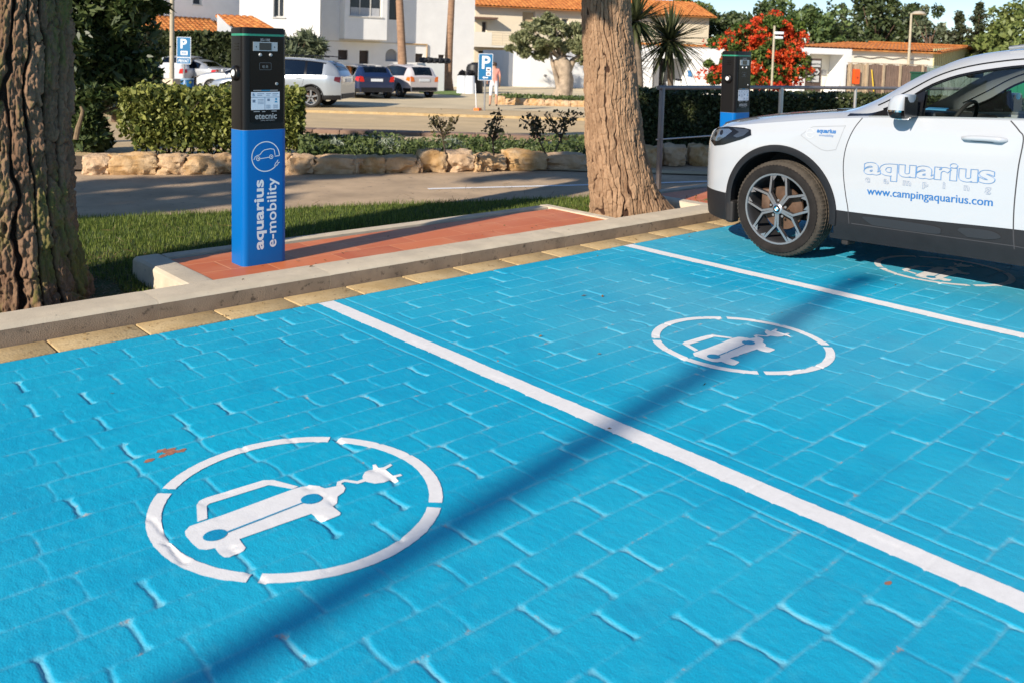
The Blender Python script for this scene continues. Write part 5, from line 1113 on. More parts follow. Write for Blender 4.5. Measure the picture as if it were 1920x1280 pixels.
# ---------------------------------------------------------------- buildings
DGL = mat('window_glass', (.03, .035, .045), .12, .3, 1.5); WFR = mat('window_frame', (.62, .60, .56), .6); SHUT = mat('dark_shutter', (.045, .03, .025), .6)
CRM = mat('cream_plaster', (.74, .64, .47), .85, .04, .8, .1, 30); CRM2 = mat('pale_cream_plaster', (.78, .73, .62), .85, .04, .8, .1, 30)
def tilemat(name, a, b_, sc=1):
    m = bpy.data.materials.new(name); t, b = nodes(m); tc = N(t, 'ShaderNodeTexCoord'); n1 = N(t, 'ShaderNodeTexNoise', Scale=2.6, Detail=6.0); t.links.new(tc.outputs['Object'], n1.inputs['Vector'])
    t.links.new(ramp(t, n1.outputs[0], .35, .65, a, b_), b.inputs['Base Color']); b.inputs['Roughness'].default_value = .85; return m
TILE = tilemat('clay_tile', (.42, .13, .03), (.66, .27, .07))
def solve_u(P0, dr, u):                                   # distance along dr from P0 until picture column u
    a = P0; A = a.x * RT.x + a.y * RT.y; Bq = dr.x * RT.x + dr.y * RT.y; k = (u - CX) / FPX; C0 = a.x * FW.x + a.y * FW.y; D0 = dr.x * FW.x + dr.y * FW.y
    return (k * C0 - A) / (Bq - k * D0)
class Facade:
    def __init__(s, u0, D0, ang, u1, z0=-.5):             # ang: heading of the wall in the ground plane, degrees from +X
        p = P(u0, 120, D0); s.p = Vector((p.x, p.y, 0)); s.d = Vector((math.cos(R(ang)), math.sin(R(ang)), 0)); s.n = Vector((s.d.y, -s.d.x, 0)); s.L = solve_u(s.p, s.d, u1); s.z0 = z0
    def fr(s, a, b, c): return s.p + s.d * a + s.n * c + Vector((0, 0, b))
    def at(s, u, v, off=0):                               # picture point on the wall plane -> (a, z)
        r = FW + RT * ((u - CX) / FPX) + DN * ((v - CY) / FPX); o = Vector((0, 0, CH)); q = s.p + s.n * off; t = (q - o).dot(s.n) / r.dot(s.n); w = o + r * t; return ((w - s.p).dot(s.d), w.z)
    def rect(s, u0, v0, u1, v1, off=0): a, z1 = s.at(u0, v0, off); b, z0 = s.at(u1, v1, off); return (a, b, z0, z1)
    def wall(s, name, mt, parent, zt, holes=(), depth=.22, thick=8.0, a0=0, a1=None, z0=None, top=None, off=0.0):
        a1 = s.L if a1 is None else a1; z0 = s.z0 if z0 is None else z0; o = s.org; m = MB()
        xs = sorted({a0, a1, *[min(max(h[0], a0), a1) for h in holes], *[min(max(h[1], a0), a1) for h in holes]}); zs = sorted({z0, zt, *[h[2] for h in holes if z0 < h[2] < zt], *[min(h[3], zt) for h in holes]})
        F = lambda a, b, c: s.fr(a, b, c + off) - o
        for i in range(len(xs) - 1):
            for j in range(len(zs) - 1):
                x, z = (xs[i] + xs[i + 1]) / 2, (zs[j] + zs[j + 1]) / 2
                if any(h[0] < x < h[1] and h[2] < z < h[3] for h in holes): continue
                m.quad(F(xs[i], zs[j], 0), F(xs[i + 1], zs[j], 0), F(xs[i + 1], zs[j + 1], 0), F(xs[i], zs[j + 1], 0))
        for h in holes:
            a, b, c, d = h[0], h[1], h[2], min(h[3], zt)
            for q in (((a, c), (a, d)), ((a, d), (b, d)), ((b, d), (b, c)), ((b, c), (a, c))): m.quad(F(*q[0], 0), F(*q[0], -depth), F(*q[1], -depth), F(*q[1], 0))
        t = -thick
        m.quad(F(a0, z0, 0), F(a0, zt, 0), F(a0, zt, t), F(a0, z0, t)); m.quad(F(a1, z0, 0), F(a1, z0, t), F(a1, zt, t), F(a1, zt, 0)); m.quad(F(a0, zt, 0), F(a1, zt, 0), F(a1, zt, t), F(a0, zt, t)); m.quad(F(a0, z0, t), F(a0, zt, t), F(a1, zt, t), F(a1, z0, t))
        return m.build(name, mt, parent)
    def box(s, name, mt, parent, a0, a1, z0, z1, c0, c1): m = MB(); o = s.org; m.prism([(a0, z0), (a1, z0), (a1, z1), (a0, z1)], c0, c1, fr=lambda a, b, c: s.fr(a, b, c) - o); return m.build(name, mt, parent)
    def window(s, parent, h, off=0, bars=1, glass=DGL, frame=WFR, sill=True, depth=.18):
        a, b, c, d = h; o = s.org; w = .06; e = s.box('window', glass, parent, a, b, c, d, off - depth - .02, off - depth); m = MB()
        for r_ in ((a, a + w, c, d), (b - w, b, c, d), (a + w, b - w, d - w, d), (a + w, b - w, c, c + w)): m.prism([(r_[0], r_[2]), (r_[1], r_[2]), (r_[1], r_[3]), (r_[0], r_[3])], off - depth + .002, off - depth + .04, fr=lambda x, y, z: s.fr(x, y, z) - o)
        for k in range(bars): q = a + (b - a) * (k + 1) / (bars + 1); m.prism([(q - w / 2, c + w), (q + w / 2, c + w), (q + w / 2, d - w), (q - w / 2, d - w)], off - depth + .002, off - depth + .035, fr=lambda x, y, z: s.fr(x, y, z) - o)
        m.build('frame', frame, e)
        if sill: s.box('sill', WFR, e, a - .06, b + .06, c - .06, c, off - .1, off + .06)
        return e
def tiled_roof(name, parent, A, B_, up, org, mt, period=.28, rows=8):   # A-B eave line, up: vector from the eave to the ridge
    A, B_, up = Vector(A), Vector(B_), Vector(up); L = (B_ - A).length; d = (B_ - A).normalized(); n = int(L / period); nrm = d.cross(up).normalized(); nrm = -nrm if nrm.z < 0 else nrm
    k = 6; vs = []; fs = []; Ns = n * k; R_ = rows * 2
    for j in range(R_ + 1):
        q = (j // 2 + (j % 2) * 1.0) / rows if j < R_ else 1.0; q = min(q, 1)
        st = (.035 if j % 2 == 0 else 0)
        for i in range(Ns + 1):
            a = i / k; h = .055 * abs(math.sin(math.pi * a)) ** .7; vs.append(A + d * (a * period) + up * q + nrm * (h + st) - Vector(org))
    w = Ns + 1
    for j in range(R_):
        for i in range(Ns): fs.append((j * w + i, j * w + i + 1, (j + 1) * w + i + 1, (j + 1) * w + i))
    m = MB(); m.add(vs, fs); Lx = len(m.v)
    b0, b1, b2, b3 = A - nrm * .08, B_ - nrm * .08, B_ + up - nrm * .08, A + up - nrm * .08; o = Vector(org)
    m.quad(b0 - o, b3 - o, b2 - o, b1 - o); m.quad(A - o, b0 - o, b1 - o, B_ - o); m.quad(B_ - o, b1 - o, b2 - o, B_ + up - o); m.quad(A - o, A + up - o, b3 - o, b0 - o)
    return m.build(name, mt, parent)

# white house
f = Facade(598, 50, -13, 888); f.org = f.p.copy(); f.org.z = -.5
h = thing('white_house', 'large white house with bay window behind the parked cars', 'house', tuple(f.org))
W1 = f.rect(634, 94, 652, 113); W2 = f.rect(674, 95, 691, 121); W3 = f.rect(779, 101, 793, 118); W4 = f.rect(822, 103, 833, 118); W5 = f.rect(731, -40, 746, 38); AR = f.rect(723, 92, 745, 116)
f.wall('wall', WHITE, h, 6.5, [W1, W2, W3, W4, W5, AR])
for w, gl in ((W1, SHUT), (W2, SHUT), (W3, SHUT), (W4, SHUT), (W5, DGL)): f.window(h, w, glass=gl, frame=SHUT, bars=0, sill=False)
m = MB(); a, b, c, d = AR; r_ = (b - a) / 2; pts = [(a, d + .02), (a, c)] + [((a + b) / 2 - r_ * math.cos(R(t_)), d - r_ + r_ * math.sin(R(t_))) for t_ in range(0, 181, 15)]
f.box('arch_recess', mat('arch_grey', (.30, .31, .33), .8), h, a, b, c, d, -.24, -.22); m = MB()
for sgn in (0, 1):
    pts = [((a + b) / 2 - r_ * math.cos(R(t_)) * (1 if sgn == 0 else -1), d - r_ + r_ * math.sin(R(t_))) for t_ in range(0, 91, 15)] + [((a if sgn == 0 else b), d + .01)]; m.prism(pts, -.2, .003, fr=lambda x, y, z: f.fr(x, y, z) - f.org)
build_each(m, 'arch_corner', WHITE, h)
BO = .95; bb = f.rect(648, -60, 725, 76, BO); bs = f.at(627, 70, 0)
m = MB(); o = f.org; F0 = lambda a, b, c: f.fr(a, b, c) - o
bw = f.rect(657, -40, 716, 33, BO); A0, A1, Z0, Z1 = bb[0], bb[1], bb[2], 6.2
f.wall('bay', WHITE, h, Z1, [bw], thick=BO - .003, a0=A0, a1=A1, z0=Z0, off=BO)
e = f.window(h, bw, off=BO, bars=2, glass=DGL, frame=WFR); f.box('bay_underside', mat('bay_soffit', (.55, .50, .42), .8), h, A0 + .01, A1 - .01, Z0 - .05, Z0 - .004, .004, BO - .02)
cur = MB(); cur.prism([(bw[0] + .1, bw[2] + .06), (bw[1] - .1, bw[2] + .06), (bw[1] - .1, bw[2] + .5), (bw[0] + .1, bw[2] + .5)], BO - .178, BO - .172, fr=F0); cur.build('curtain', mat('net_curtain', (.45, .46, .48), .9, .2, 30), e)
zb = f.at(700, 80)[1]; f.box('string_course', mat('belt_beige', (.62, .58, .50), .8), h, 0, f.at(800, 83)[0], zb - .03, zb + .03, .002, .03)
pu, pz = f.at(800, 84); m = MB(); m.tube([F0(f.at(745, 82)[0], pz, .06), F0(pu, pz, .06), F0(pu, f.at(800, 116)[1], .06)], .045, 8); m.build('drain_pipe', mat('ochre_pipe', (.50, .33, .16), .6), h)
# left wing of the house
f2 = Facade(448, 47, -32, 599); f2.org = f.org
wa = f2.rect(513, -30, 533, 33)
f2.wall('wing_wall', mat('wing_plaster', (.82, .82, .80), .8, .03, 1, .1, 30), h, 6.5, [wa], thick=6); f2.window(h, wa, bars=1)
# tiled porch roof and upper wall at the left
f3 = Facade(185, 52, 12, 460); f3.org = f3.p.copy(); f3.org.z = -.5
h2_ = thing('white_house', 'white house with long orange tiled porch roof behind the left lamp post', 'house', tuple(f3.org))
w1, w2, w3 = f3.rect(203, -12, 232, 22), f3.rect(259, -30, 293, 25), f3.rect(362, -30, 378, 10)
f3.wall('wall', WHITE, h2_, 6.5, [w1, w2, w3], thick=6)
for w in (w1, w2, w3): f3.window(h2_, w, bars=1 if w is w2 else 0)
w4 = f3.rect(274, 60, 296, 92, 0); f3.box('lattice', WFR, h2_, w4[0], w4[1], w4[2], w4[3], .004, .05)
pa, pb = f3.rect(190, 30, 432, 63, 1.6), None
A_, B2_ = f3.fr(f3.at(190, 54, 1.7)[0], f3.at(190, 54, 1.7)[1], 1.7), f3.fr(f3.at(432, 64, 1.7)[0], f3.at(432, 64, 1.7)[1], 1.7); B2_.z = A_.z
rise = f3.at(300, 31)[1] - A_.z
tiled_roof('porch_roof', h2_, A_, B2_, -f3.n * 1.7 + Vector((0, 0, rise)), f3.org, TILE, .34, 7)
f4 = Facade(410, 44, -20, 523); f4.org = f3.org
e0, e1 = f4.fr(f4.at(447, 55)[0], f4.at(447, 55)[1], 0), f4.fr(f4.at(523, 55)[0], f4.at(523, 55)[1], 0); e1.z = e0.z; gr = f4.at(440, 29)[1] - e0.z
tiled_roof('gable_roof', h2_, e0, e1, -f4.n * 1.6 + Vector((0, 0, gr)) - f4.d * 1.0, f3.org, TILE, .32, 7)
m = MB(); o = f3.org; q0 = e0 - o; m.prism([(0, 0), (.9, -.9), (.9, -3.2), (0, -3.2)], -.2, 0, fr=lambda a, b, c: q0 + f4.d * (a - 1.0) + f4.n * (c) + Vector((0, 0, b + gr))); m.build('gable_wall', WHITE, h2_)
# beige villa
f5 = Facade(889, 72, -24, 1326); f5.org = f5.p.copy(); f5.org.z = -.5
h3 = thing('beige_house', 'cream villa with orange tiled roof and balcony behind the olive tree', 'house', tuple(f5.org))
d1, d2, d3, cp = f5.rect(904, 40, 913, 63), f5.rect(980, 21, 1003, 52), f5.rect(1053, 35, 1066, 50), f5.rect(897, 96, 958, 166)
zt = f5.at(990, 14)[1]; f5.wall('wall', CRM, h3, zt, [d1, d2, d3, cp], depth=1.2, thick=9)
for d_, gl in ((d1, SHUT), (d2, mat('recess_ochre', (.45, .34, .2), .8)), (d3, DGL)): f5.window(h3, d_, glass=gl, bars=0, depth=.25, sill=False)
f5.box('carport', mat('carport_dark', (.06, .045, .035), .9, .3, 2), h3, cp[0], cp[1], cp[2], cp[3], -1.25, -1.2)
r0, r1 = f5.rect(889, 30, 934, 37, 1.0), f5.rect(889, 60, 962, 87, 1.2)
f5.box('awning', mat('awning_brown', (.16, .09, .06), .7), h3, r0[0], r0[1], r0[2], r0[2] + .15, .003, 1.0)
f5.box('balcony_slab', CRM2, h3, r1[0], r1[1], r1[2] - .15, r1[2], .003, 1.2); bs_ = f5.rect(904, 61, 922, 84, 1.2); f5.box('balcony_wall', CRM2, h3, r1[0], bs_[1], r1[2] + .003, r1[3], 1.10, 1.2)
m = MB(); o = f5.org
for k in range(5): z = r1[2] + .2 + k * (r1[3] - r1[2] - .2) / 4; m.tube([f5.fr(bs_[1], z, 1.15) - o, f5.fr(r1[1], z, 1.15) - o], .02, 5)
for k in range(3): q = bs_[1] + (r1[1] - bs_[1]) * k / 2; m.tube([f5.fr(q, r1[2], 1.15) - o, f5.fr(q, r1[3], 1.15) - o], .025, 5)
m.build('balcony_rail', mat('rail_cream', (.6, .5, .36), .6), h3)
ev = f5.fr(-.6, zt - .1, .7); ew = f5.fr(f5.L + .4, zt - .1, .7); tiled_roof('roof', h3, ev, ew, -f5.n * 4 + Vector((0, 0, 1.5)), f5.org, TILE, .36, 12)
# garage block
f6 = Facade(954, 58, -24, 1228); f6.org = f6.p.copy(); f6.org.z = -.5
h4 = thing('garage', 'low white garage with roller door behind the olive tree', 'garage', tuple(f6.org))
zt = f6.at(1030, 97)[1]; f6.wall('wall', WHITE, h4, zt, [], thick=6)
gd = f6.rect(993, 110, 1140, 172); f6.box('garage_door', mat('garage_door_white', (.74, .74, .72), .6), h4, gd[0], gd[1], -.5, gd[3], .004, .05)
m = MB()
for (u, v) in ((1021, 142), (999, 166)): a, z = f6.at(u, v); m.box(tuple(f6.fr(a, z, .06) - f6.org), (.14, .14, .14))
build_each(m, 'door_fitting', GREYM, h4)
f6b = Facade(1190, 52, -24, 1360); f6b.org = f6b.p.copy(); f6b.org.z = -.5
h5 = thing('open_garage', 'white garage with dark open front sheltering a motor scooter', 'garage', tuple(f6b.org))
op = f6b.rect(1225, 109, 1296, 176); op = (op[0], op[1], -.47, op[3]); zt = f6b.at(1250, 86)[1]
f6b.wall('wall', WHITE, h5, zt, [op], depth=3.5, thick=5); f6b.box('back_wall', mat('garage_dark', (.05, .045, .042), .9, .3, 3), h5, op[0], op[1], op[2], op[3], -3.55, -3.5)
f6b.box('roof_edge', TILE, h5, -.1, f6b.L + .1, zt + .003, zt + .12, -5, .12)
a, z = f6b.at(1240, 140); f6b.box('side_frame', WFR, h5, f6b.at(1234, 140)[0], f6b.at(1243, 140)[0], -.47, op[3], -.6, -.5)
# workshop with tiled roof, shower recess and wood fence
f7 = Facade(1500, 50, -24, 1748); f7.org = f7.p.copy(); f7.org.z = -.5
h6 = thing('workshop', 'long cream workshop with orange tiled roof behind the wooden fence', 'shed', tuple(f7.org))
zt = f7.at(1650, 95)[1]; f7.wall('wall', CRM2, h6, zt, [], thick=5)
g7 = Facade(1748, (f7.fr(f7.L, 0, 0)).dot(FW) , 14, 1850); g7.p = Vector((f7.fr(f7.L, 0, 0).x, f7.fr(f7.L, 0, 0).y, 0)); g7.org = f7.org; g7.L = solve_u(g7.p, g7.d, 1856)
m = MB(); n_ = 44; pk = g7.at(1806, 90)
for i in range(n_):
    a0_, a1_ = g7.L * i / n_, g7.L * (i + .62) / n_; am = (a0_ + a1_) / 2; zr = zt + (pk[1] - zt) * (1 - abs(am - pk[0]) / max(pk[0], g7.L - pk[0])); m.prism([(a0_, -.5), (a1_, -.5), (a1_, zr), (a0_, zr)], 0, .06, fr=lambda a, b, c: g7.fr(a, b, c) - g7.org)
gm = m.build('corrugated_gable', mat('gable_olive', (.44, .42, .22), .75), h6)
m = MB(); m.prism([(0, -.5), (g7.L, -.5), (g7.L, zt), (pk[0], pk[1]), (0, zt)], -.15, -.01, fr=lambda a, b, c: g7.fr(a, b, c) - g7.org); m.build('gable_wall', mat('gable_olive_dark', (.32, .30, .17), .8), h6)
rg = g7.fr(pk[0], pk[1], .2) - f7.fr(f7.L + .3, zt, .25); tiled_roof('roof', h6, f7.fr(-1, zt, .3), f7.fr(f7.L + .3, zt, .3), Vector((rg.x, rg.y, pk[1] - zt + .02)), f7.org, TILE, .30, 10)
rg2 = g7.fr(g7.L, zt - .1, .3) - g7.fr(pk[0], pk[1] + .1, .3); m = MB(); A_ = g7.fr(pk[0], pk[1] + .1, .3) - f7.org; bk_ = -f7.d * 9; m.add([A_, A_ + rg2, A_ + rg2 + bk_, A_ + bk_] + [q + Vector((0, 0, .1)) for q in (A_, A_ + rg2, A_ + rg2 + bk_, A_ + bk_)], [(3, 2, 1, 0), (4, 5, 6, 7), (0, 1, 5, 4), (1, 2, 6, 5), (2, 3, 7, 6), (3, 0, 4, 7)]); m.build('rear_roof', TILE, h6)
m = MB(); a0_, z0_ = f7.at(1600, 105); a1_, _ = f7.at(1742, 105); m.tube([f7.fr(a0_ + (a1_ - a0_) * i / 20, z0_ - .06 + .05 * math.sin(i * 1.1), .05) - f7.org for i in range(21)], .022, 5); m.build('cable', GREYM, h6)
f8 = Facade(1500, 44, -24, 1596); f8.org = f8.p.copy(); f8.org.z = -.5
h7 = thing('shower_niche', 'white rendered shower niche beside the orange flowering bush', 'shower niche', tuple(f8.org))
op = f8.rect(1519, 101, 1578, 190); op = (op[0], op[1], -.47, op[3]); zt = f8.at(1550, 91)[1]; f8.wall('wall', WHITE, h7, zt, [op], depth=1.1, thick=1.6); f8.box('back_panel', CRM2, h7, op[0], op[1], op[2], op[3], -1.15, -1.1)
m = MB(); a, z = f8.at(1570, 133, -1.0); m.lathe([(0, -.10), (.16, -.08), (.24, 0), (.24, .03), (.2, .03), (.15, -.05), (0, -.07)], 16, tuple(f8.fr(a, z, -.85) - f8.org)); m.build('basin', WFR, h7, 50)
m = MB(); a, z = f8.at(1547, 137, -1.0); m.prism(rrect(a - .14, a + .14, z - .14, z + .14, .02), -1.098, -1.05, fr=lambda x, y, q: f8.fr(x, y, q) - f8.org); m.build('switch_box', GREYM, h7)
m = MB(); m.prism([(0, 0), (.55, 0), (0, 1.7)], -1.0, -.02, fr=lambda x, y, q: f8.fr(op[1] - .003 - x, -.47 + y, q) - f8.org); m.build('sloping_buttress', WHITE, h7)
# fences
WOODF = mat('weathered_wood', (.19, .13, .10), .85, .3, 6, .4, 40, st=(3, 3, .5)); WOODL = mat('pale_wood', (.40, .31, .21), .85, .25, 6, .3, 40, st=(3, 3, .5)); GRNM = mat('green_sheet', (.01, .22, .10), .6, .12, 3); GRYM = mat('grey_green_sheet', (.20, .26, .23), .7, .2, 3)
def fence(u0, D0, ang, u1, zt, pitch, wd, mt, label, post_us=(), pmat=None, light=(), name='wooden_fence', cat='fence'):
    f = Facade(u0, D0, ang, u1); f.org = f.p.copy(); f.org.z = -.5; t = thing(name, label, cat, tuple(f.org)); n = int(f.L / pitch); mA, mB_ = MB(), MB()
    for i in range(n):
        a = f.L * i / n; hh = zt + .02 * math.sin(i * 5.3); k = mB_ if any(l0 <= i / n < l1 for l0, l1 in light) else mA; off = .01 * math.sin(i * 9.1)
        k.prism([(a, -.5), (a + wd, -.5), (a + wd, hh), (a, hh)], off, off + .02, fr=lambda x, y, z: f.fr(x, y, z) - f.org)
    for k, mm, nm in ((mA, mt, 'board_panel'), (mB_, WOODL, 'pale_board_panel')):
        if k.f: k.build(nm, mm, t)
    f.box('back_rail', mt, t, 0, f.L, zt - .3, zt - .2, -.06, -.012); f.box('cap_rail', pmat or mt, t, 0, f.L, zt + .022, zt + .06, -.03, .05)
    f.box('shade_backing', mat('fence_shadow', (.05, .04, .035), .9), t, 0, f.L, -.5, zt - .05, -.09, -.065)  # added dark sheet, its colour stands in for shadow between the boards
    for u in post_us: a, _ = f.at(u, 140); f.box('post', pmat or mt, t, a - .05, a + .05, -.5, zt + .02, .03, .10)
    return f
ff = fence(1590, 41, -24, 1738, P(1660, 121, 41.5).z - .02, .135, .125, WOODF, 'brown wooden board fence below the workshop roof', (1593, 1624, 1655, 1686, 1728), WOODL, light=((0, .26),))
fence(1738, 43, -24, 1862, P(1800, 128, 44).z, .20, .17, GRYM, 'grey green sheet fence seen through the white car window', (), None, name='sheet_fence')
fence(1862, 40, -24, 2080, P(1900, 140, 41).z, .22, .20, GRNM, 'bright green sheet gate seen through the white car window', (), None, name='sheet_gate', cat='gate')
# low wall beside the house
f9 = Facade(786, 46, -13, 834); f9.org = f9.p.copy(); f9.org.z = -.5; t = thing('low_wall', 'low white garden wall behind the pink hatchback', 'wall', tuple(f9.org)); f9.wall('wall', WHITE, t, f9.at(800, 119)[1], [], thick=.3)
m = MB(); a, z = f9.at(808, 119); 
for k in range(5): m.add(*(lambda c: ([tuple(Vector(c) + Vector((x, y, q))) for x, y, q in ((0, 0, -.02), (.2, 0, -.02), (.26, .1, .12), (.1, .12, .22), (-.06, .05, .12))], [(0, 1, 2, 3, 4)]))(f9.fr(a + k * .22, z, -.1) - f9.org))
for k in range(5):
    bx = f9.fr(a - .35 + k * .33, z, -.15); rock((bx.x, bx.y, z + .02), (.36, .3, .26), 70 + k, ['leftmost dark bundle on the low white garden wall', 'second dark bundle from the left on the low white wall', 'middle dark bundle on the low white garden wall', 'fourth dark bundle from the left on the low white wall', 'rightmost dark bundle on the low white garden wall'][k], 'dark bundles on the low wall', mt=mat('dark_cloth', (.02, .022, .028), .8)); bpy.data.objects[-1] if False else None

# ---------------------------------------------------------------- poles and signs
SGB = mat('sign_blue', (.004, .14, .33), .45); SGW = mat('sign_white', (.72, .75, .78), .45); POLW = mat('pole_beige', (.42, .37, .27), .6, .15, 10)
def sign_plate(t, c, rd, w, hh, z0, back=GREYM):          # c: base xy local, rd: right direction, plate bottom z0; returns frame
    nn = Vector((rd.y, -rd.x, 0)); fr = lambda a, b, q: Vector(c) + rd * a + Vector((0, 0, z0 + b)) + nn * q
    m = MB(); m.prism(rrect(0, w, 0, hh, .02, 4), 0, .012, fr=fr); pl = m.build('plate', SGW, t)
    m = MB(); m.prism(rrect(.018, w - .018, .018, hh - .018, .015, 4), .013, .015, fr=fr); m.build('blue_field', SGB, pl); return pl, fr
RD = Vector((RT.x, RT.y, 0)).normalized()
b = Q(908, 31); t = thing('parking_sign', 'blue P parking sign with left arrow on a steel pole near the person', 'sign', tuple(b)); k = 31 / FPX; ztop = P(908, 101, 31).z - b.z; hh = 50 * k; w = 27 * k
m = MB(); m.tube([(0, 0, 0), (0, 0, ztop - .05)], .035, 10); m.build('pole', STEEL, t, 60); pl, fr = sign_plate(t, -RD * (w / 2) + Vector((RD.y, -RD.x, 0)) * .045, RD, w, hh, ztop - hh)
m = MB(); text(m, 'P', .62, lambda a, b_, c: fr(.10 + a, hh - .52 + b_, .017), bold=.016, sx=1.0)
for z_ in (.16, .32): m.prism(rrect(w * .56, w * .88, z_, z_ + .14, .01, 3), .0155, .018, fr=fr)
m.prism([(w * .30, .10), (w * .44, .15), (w * .44, .12), (w * .70, .12), (w * .70, .08), (w * .44, .08), (w * .44, .05)], .0155, .018, fr=fr); m.build('sign_symbols', SGW, pl)
m = MB()
for z_ in (.20, .36): m.prism([(w * .62, z_), (w * .82, z_), (w * .79, z_ + .05), (w * .65, z_ + .05)], .0185, .020, fr=fr)
m.build('pictogram', mat('sign_red_brown', (.12, .05, .05), .6), pl)
D = 34; b = Q(345, D); k = D / FPX; t = thing('parking_sign', 'blue P parking sign with a lower text panel beside the left lamp post', 'sign', tuple(b)); ztop = P(345, 70, D).z - b.z; hh = 38 * k; w = 26.5 * k
m = MB(); m.tube([(0, 0, 0), (0, 0, ztop - .05)], .03, 10); m.build('pole', STEEL, t, 60); nn = Vector((RD.y, -RD.x, 0)); pl, fr = sign_plate(t, -RD * (w / 2) + nn * .04, RD, w, hh, ztop - hh)
m = MB(); text(m, 'P', .50, lambda a, b_, c: fr(.13 + a, hh - .43 + b_, .017), bold=.014); m.prism(rrect(w * .28, w * .78, .09, .25, .015, 3), .0155, .018, fr=fr); m.build('sign_symbols', SGW, pl); m = MB(); m.prism([(w * .36, .15), (w * .70, .15), (w * .70, .19), (w * .36, .19)], .0185, .02, fr=fr); m.build('pictogram', SGB, pl)
pl, fr = sign_plate(t, -RD * (w / 2) + nn * .04, RD, w, 12 * k, ztop - hh - 12.5 * k); m = MB(); text(m, 'PRIVAT', .17, lambda a, b_, c: fr(w / 2 + a, .06 + b_, .017), bold=.003, align='CENTER', sx=.75); m.build('sign_lettering', SGW, pl)
D = 31; b = Q(322, D); t = thing('street_lamp', 'tall beige lamp pole in a concrete block left of the P sign', 'street lamp', tuple(b)); m = MB(); m.tube([(0, 0, .3), (.0, 0, 4), (0, 0, 7.5)], [.085, .075, .06], 12); m.build('pole', POLW, t, 60)
m = MB(); bt = P(322, 148, D).z - b.z; m.box((0, 0, bt / 2), (.44, .44, bt), rz=.5, bev=.02); m.build('concrete_base', CONC, t); m = MB(); m.box((.35, 0, 7.5), (.9, .25, .14), bev=.05); m.build('lamp_head', GREYM, t)
D = 30; b = Q(351, D); t = thing('drum', 'blue plastic drum beside the concrete lamp base', 'drum', tuple(b)); zt = P(351, 150, D).z - b.z; m = MB(); m.lathe([(0, 0), (.2, 0), (.215, .03), (.215, zt * .5), (.225, zt * .5 + .02), (.215, zt * .5 + .04), (.215, zt - .03), (.2, zt), (0, zt)], 24); m.build('body', mat('blue_plastic', (.01, .11, .28), .4), t, 40); m = MB(); m.lathe([(0, zt + .002), (.222, zt + .002), (.222, zt + .04), (0, zt + .04)], 24); m.build('lid', mat('pale_blue_lid', (.25, .38, .5), .5), t, 40)
D = 52; b = Q(1699, D); t = thing('street_lamp', 'slim street lamp with a pale head above the workshop roof', 'street lamp', tuple(b)); zt = P(1699, 26, D).z - b.z; m = MB(); m.tube([(0, 0, 0), (0, 0, zt)], [.10, .06], 10); m.build('pole', POLW, t, 60); m = MB(); m.lathe([(0, .16), (.25, .12), (.42, 0), (.40, -.05), (0, -.06)], 20, tuple(RD * .42 + Vector((0, 0, zt)))); m.build('lamp_head', mat('lamp_cream', (.5, .44, .34), .5), t, 50)
D = 27; b = Q(1443, D); t = thing('camera_pole', 'white pole with two security cameras in front of the flowering bush', 'camera pole', tuple(b)); zt = P(1443, 49, D).z - b.z; m = MB(); m.tube([(0, 0, 0), (0, 0, zt)], .035, 10); m.build('pole', POLW, t, 60)
for z_, s_ in ((.22, .30), (.36, .26)): m = MB(); m.box(tuple(RD * .14 + Vector((0, 0, zt - z_))), (s_, .09, .085), rz=math.atan2(RD.y, RD.x), bev=.02); m.build('camera', SGW, t, 50)
D = 31; b = Q(1520, D); t = thing('direction_sign', 'dark board with three stacked white direction signs beside the shower niche', 'sign', tuple(b)); k = D / FPX
for v0, v1, u0, u1, tx, arrow in ((114, 126, 1515, 1532, 'CAMPING', 0), (129, 140, 1512, 1531, '', 1), (142, 154, 1509, 1530, 'Servicio ?', 0)):
    zt, zb = P(1520, v0, D).z - b.z, P(1520, v1, D).z - b.z; w = (u1 - u0) * k; hh = zt - zb; x0 = (u0 - 1520) * k; fr = lambda a, q, c: RD * (x0 + a) + Vector((0, 0, zb + q)) + nn * (.05 + c)
    pts = [(0, 0), (w - .08 * arrow, 0), (w, hh / 2), (w - .08 * arrow, hh), (0, hh)] if arrow else [(0, 0), (w, 0), (w, hh), (0, hh)]
    m = MB(); m.prism([(a + (-.02 if a < w / 2 else .02), q + (-.015 if q < hh / 2 else .015)) for a, q in pts], 0, .015, fr=fr); bd = m.build('board', BLACKP, t); m = MB(); m.prism(pts, .016, .02, fr=fr); m.build('white_face', mat('dull_sign_white', (.42, .43, .42), .6), bd)  # white face toned down to an even grey
    m = MB(); text(m, tx, .085 if tx == 'CAMPING' else .075, lambda a, q, c: fr(w / 2 + a, hh * .32 + q, .022), align='CENTER', bold=.002) if tx else m.prism([(w * .45, hh * .35), (w * .8, hh * .35), (w * .8, hh * .6), (w * .45, hh * .6)], .0205, .0215, fr=fr); m.build('sign_lettering', BLACKP, bd)
m = MB(); m.box((0, 0, .8), (.06, .06, 1.6)); m.build('pole', GREYM, t)
zt, zb = P(1520, 110, D).z - b.z, P(1520, 172, D).z - b.z; m = MB(); m.prism([(-15 * k, zb), (14 * k, zb), (14 * k, zt), (-15 * k, zt)], -.03, -.0, fr=lambda a, q, c: RD * a + Vector((0, 0, q)) + nn * (.04 + c)); m.build('backboard', mat('dark_backboard', (.07, .045, .035), .8), t)
a, z = ff.at(1602, 144); b = ff.fr(a, 0, .05); zc = ff.at(1602, 158)[1]; zt = ff.at(1602, 130)[1]
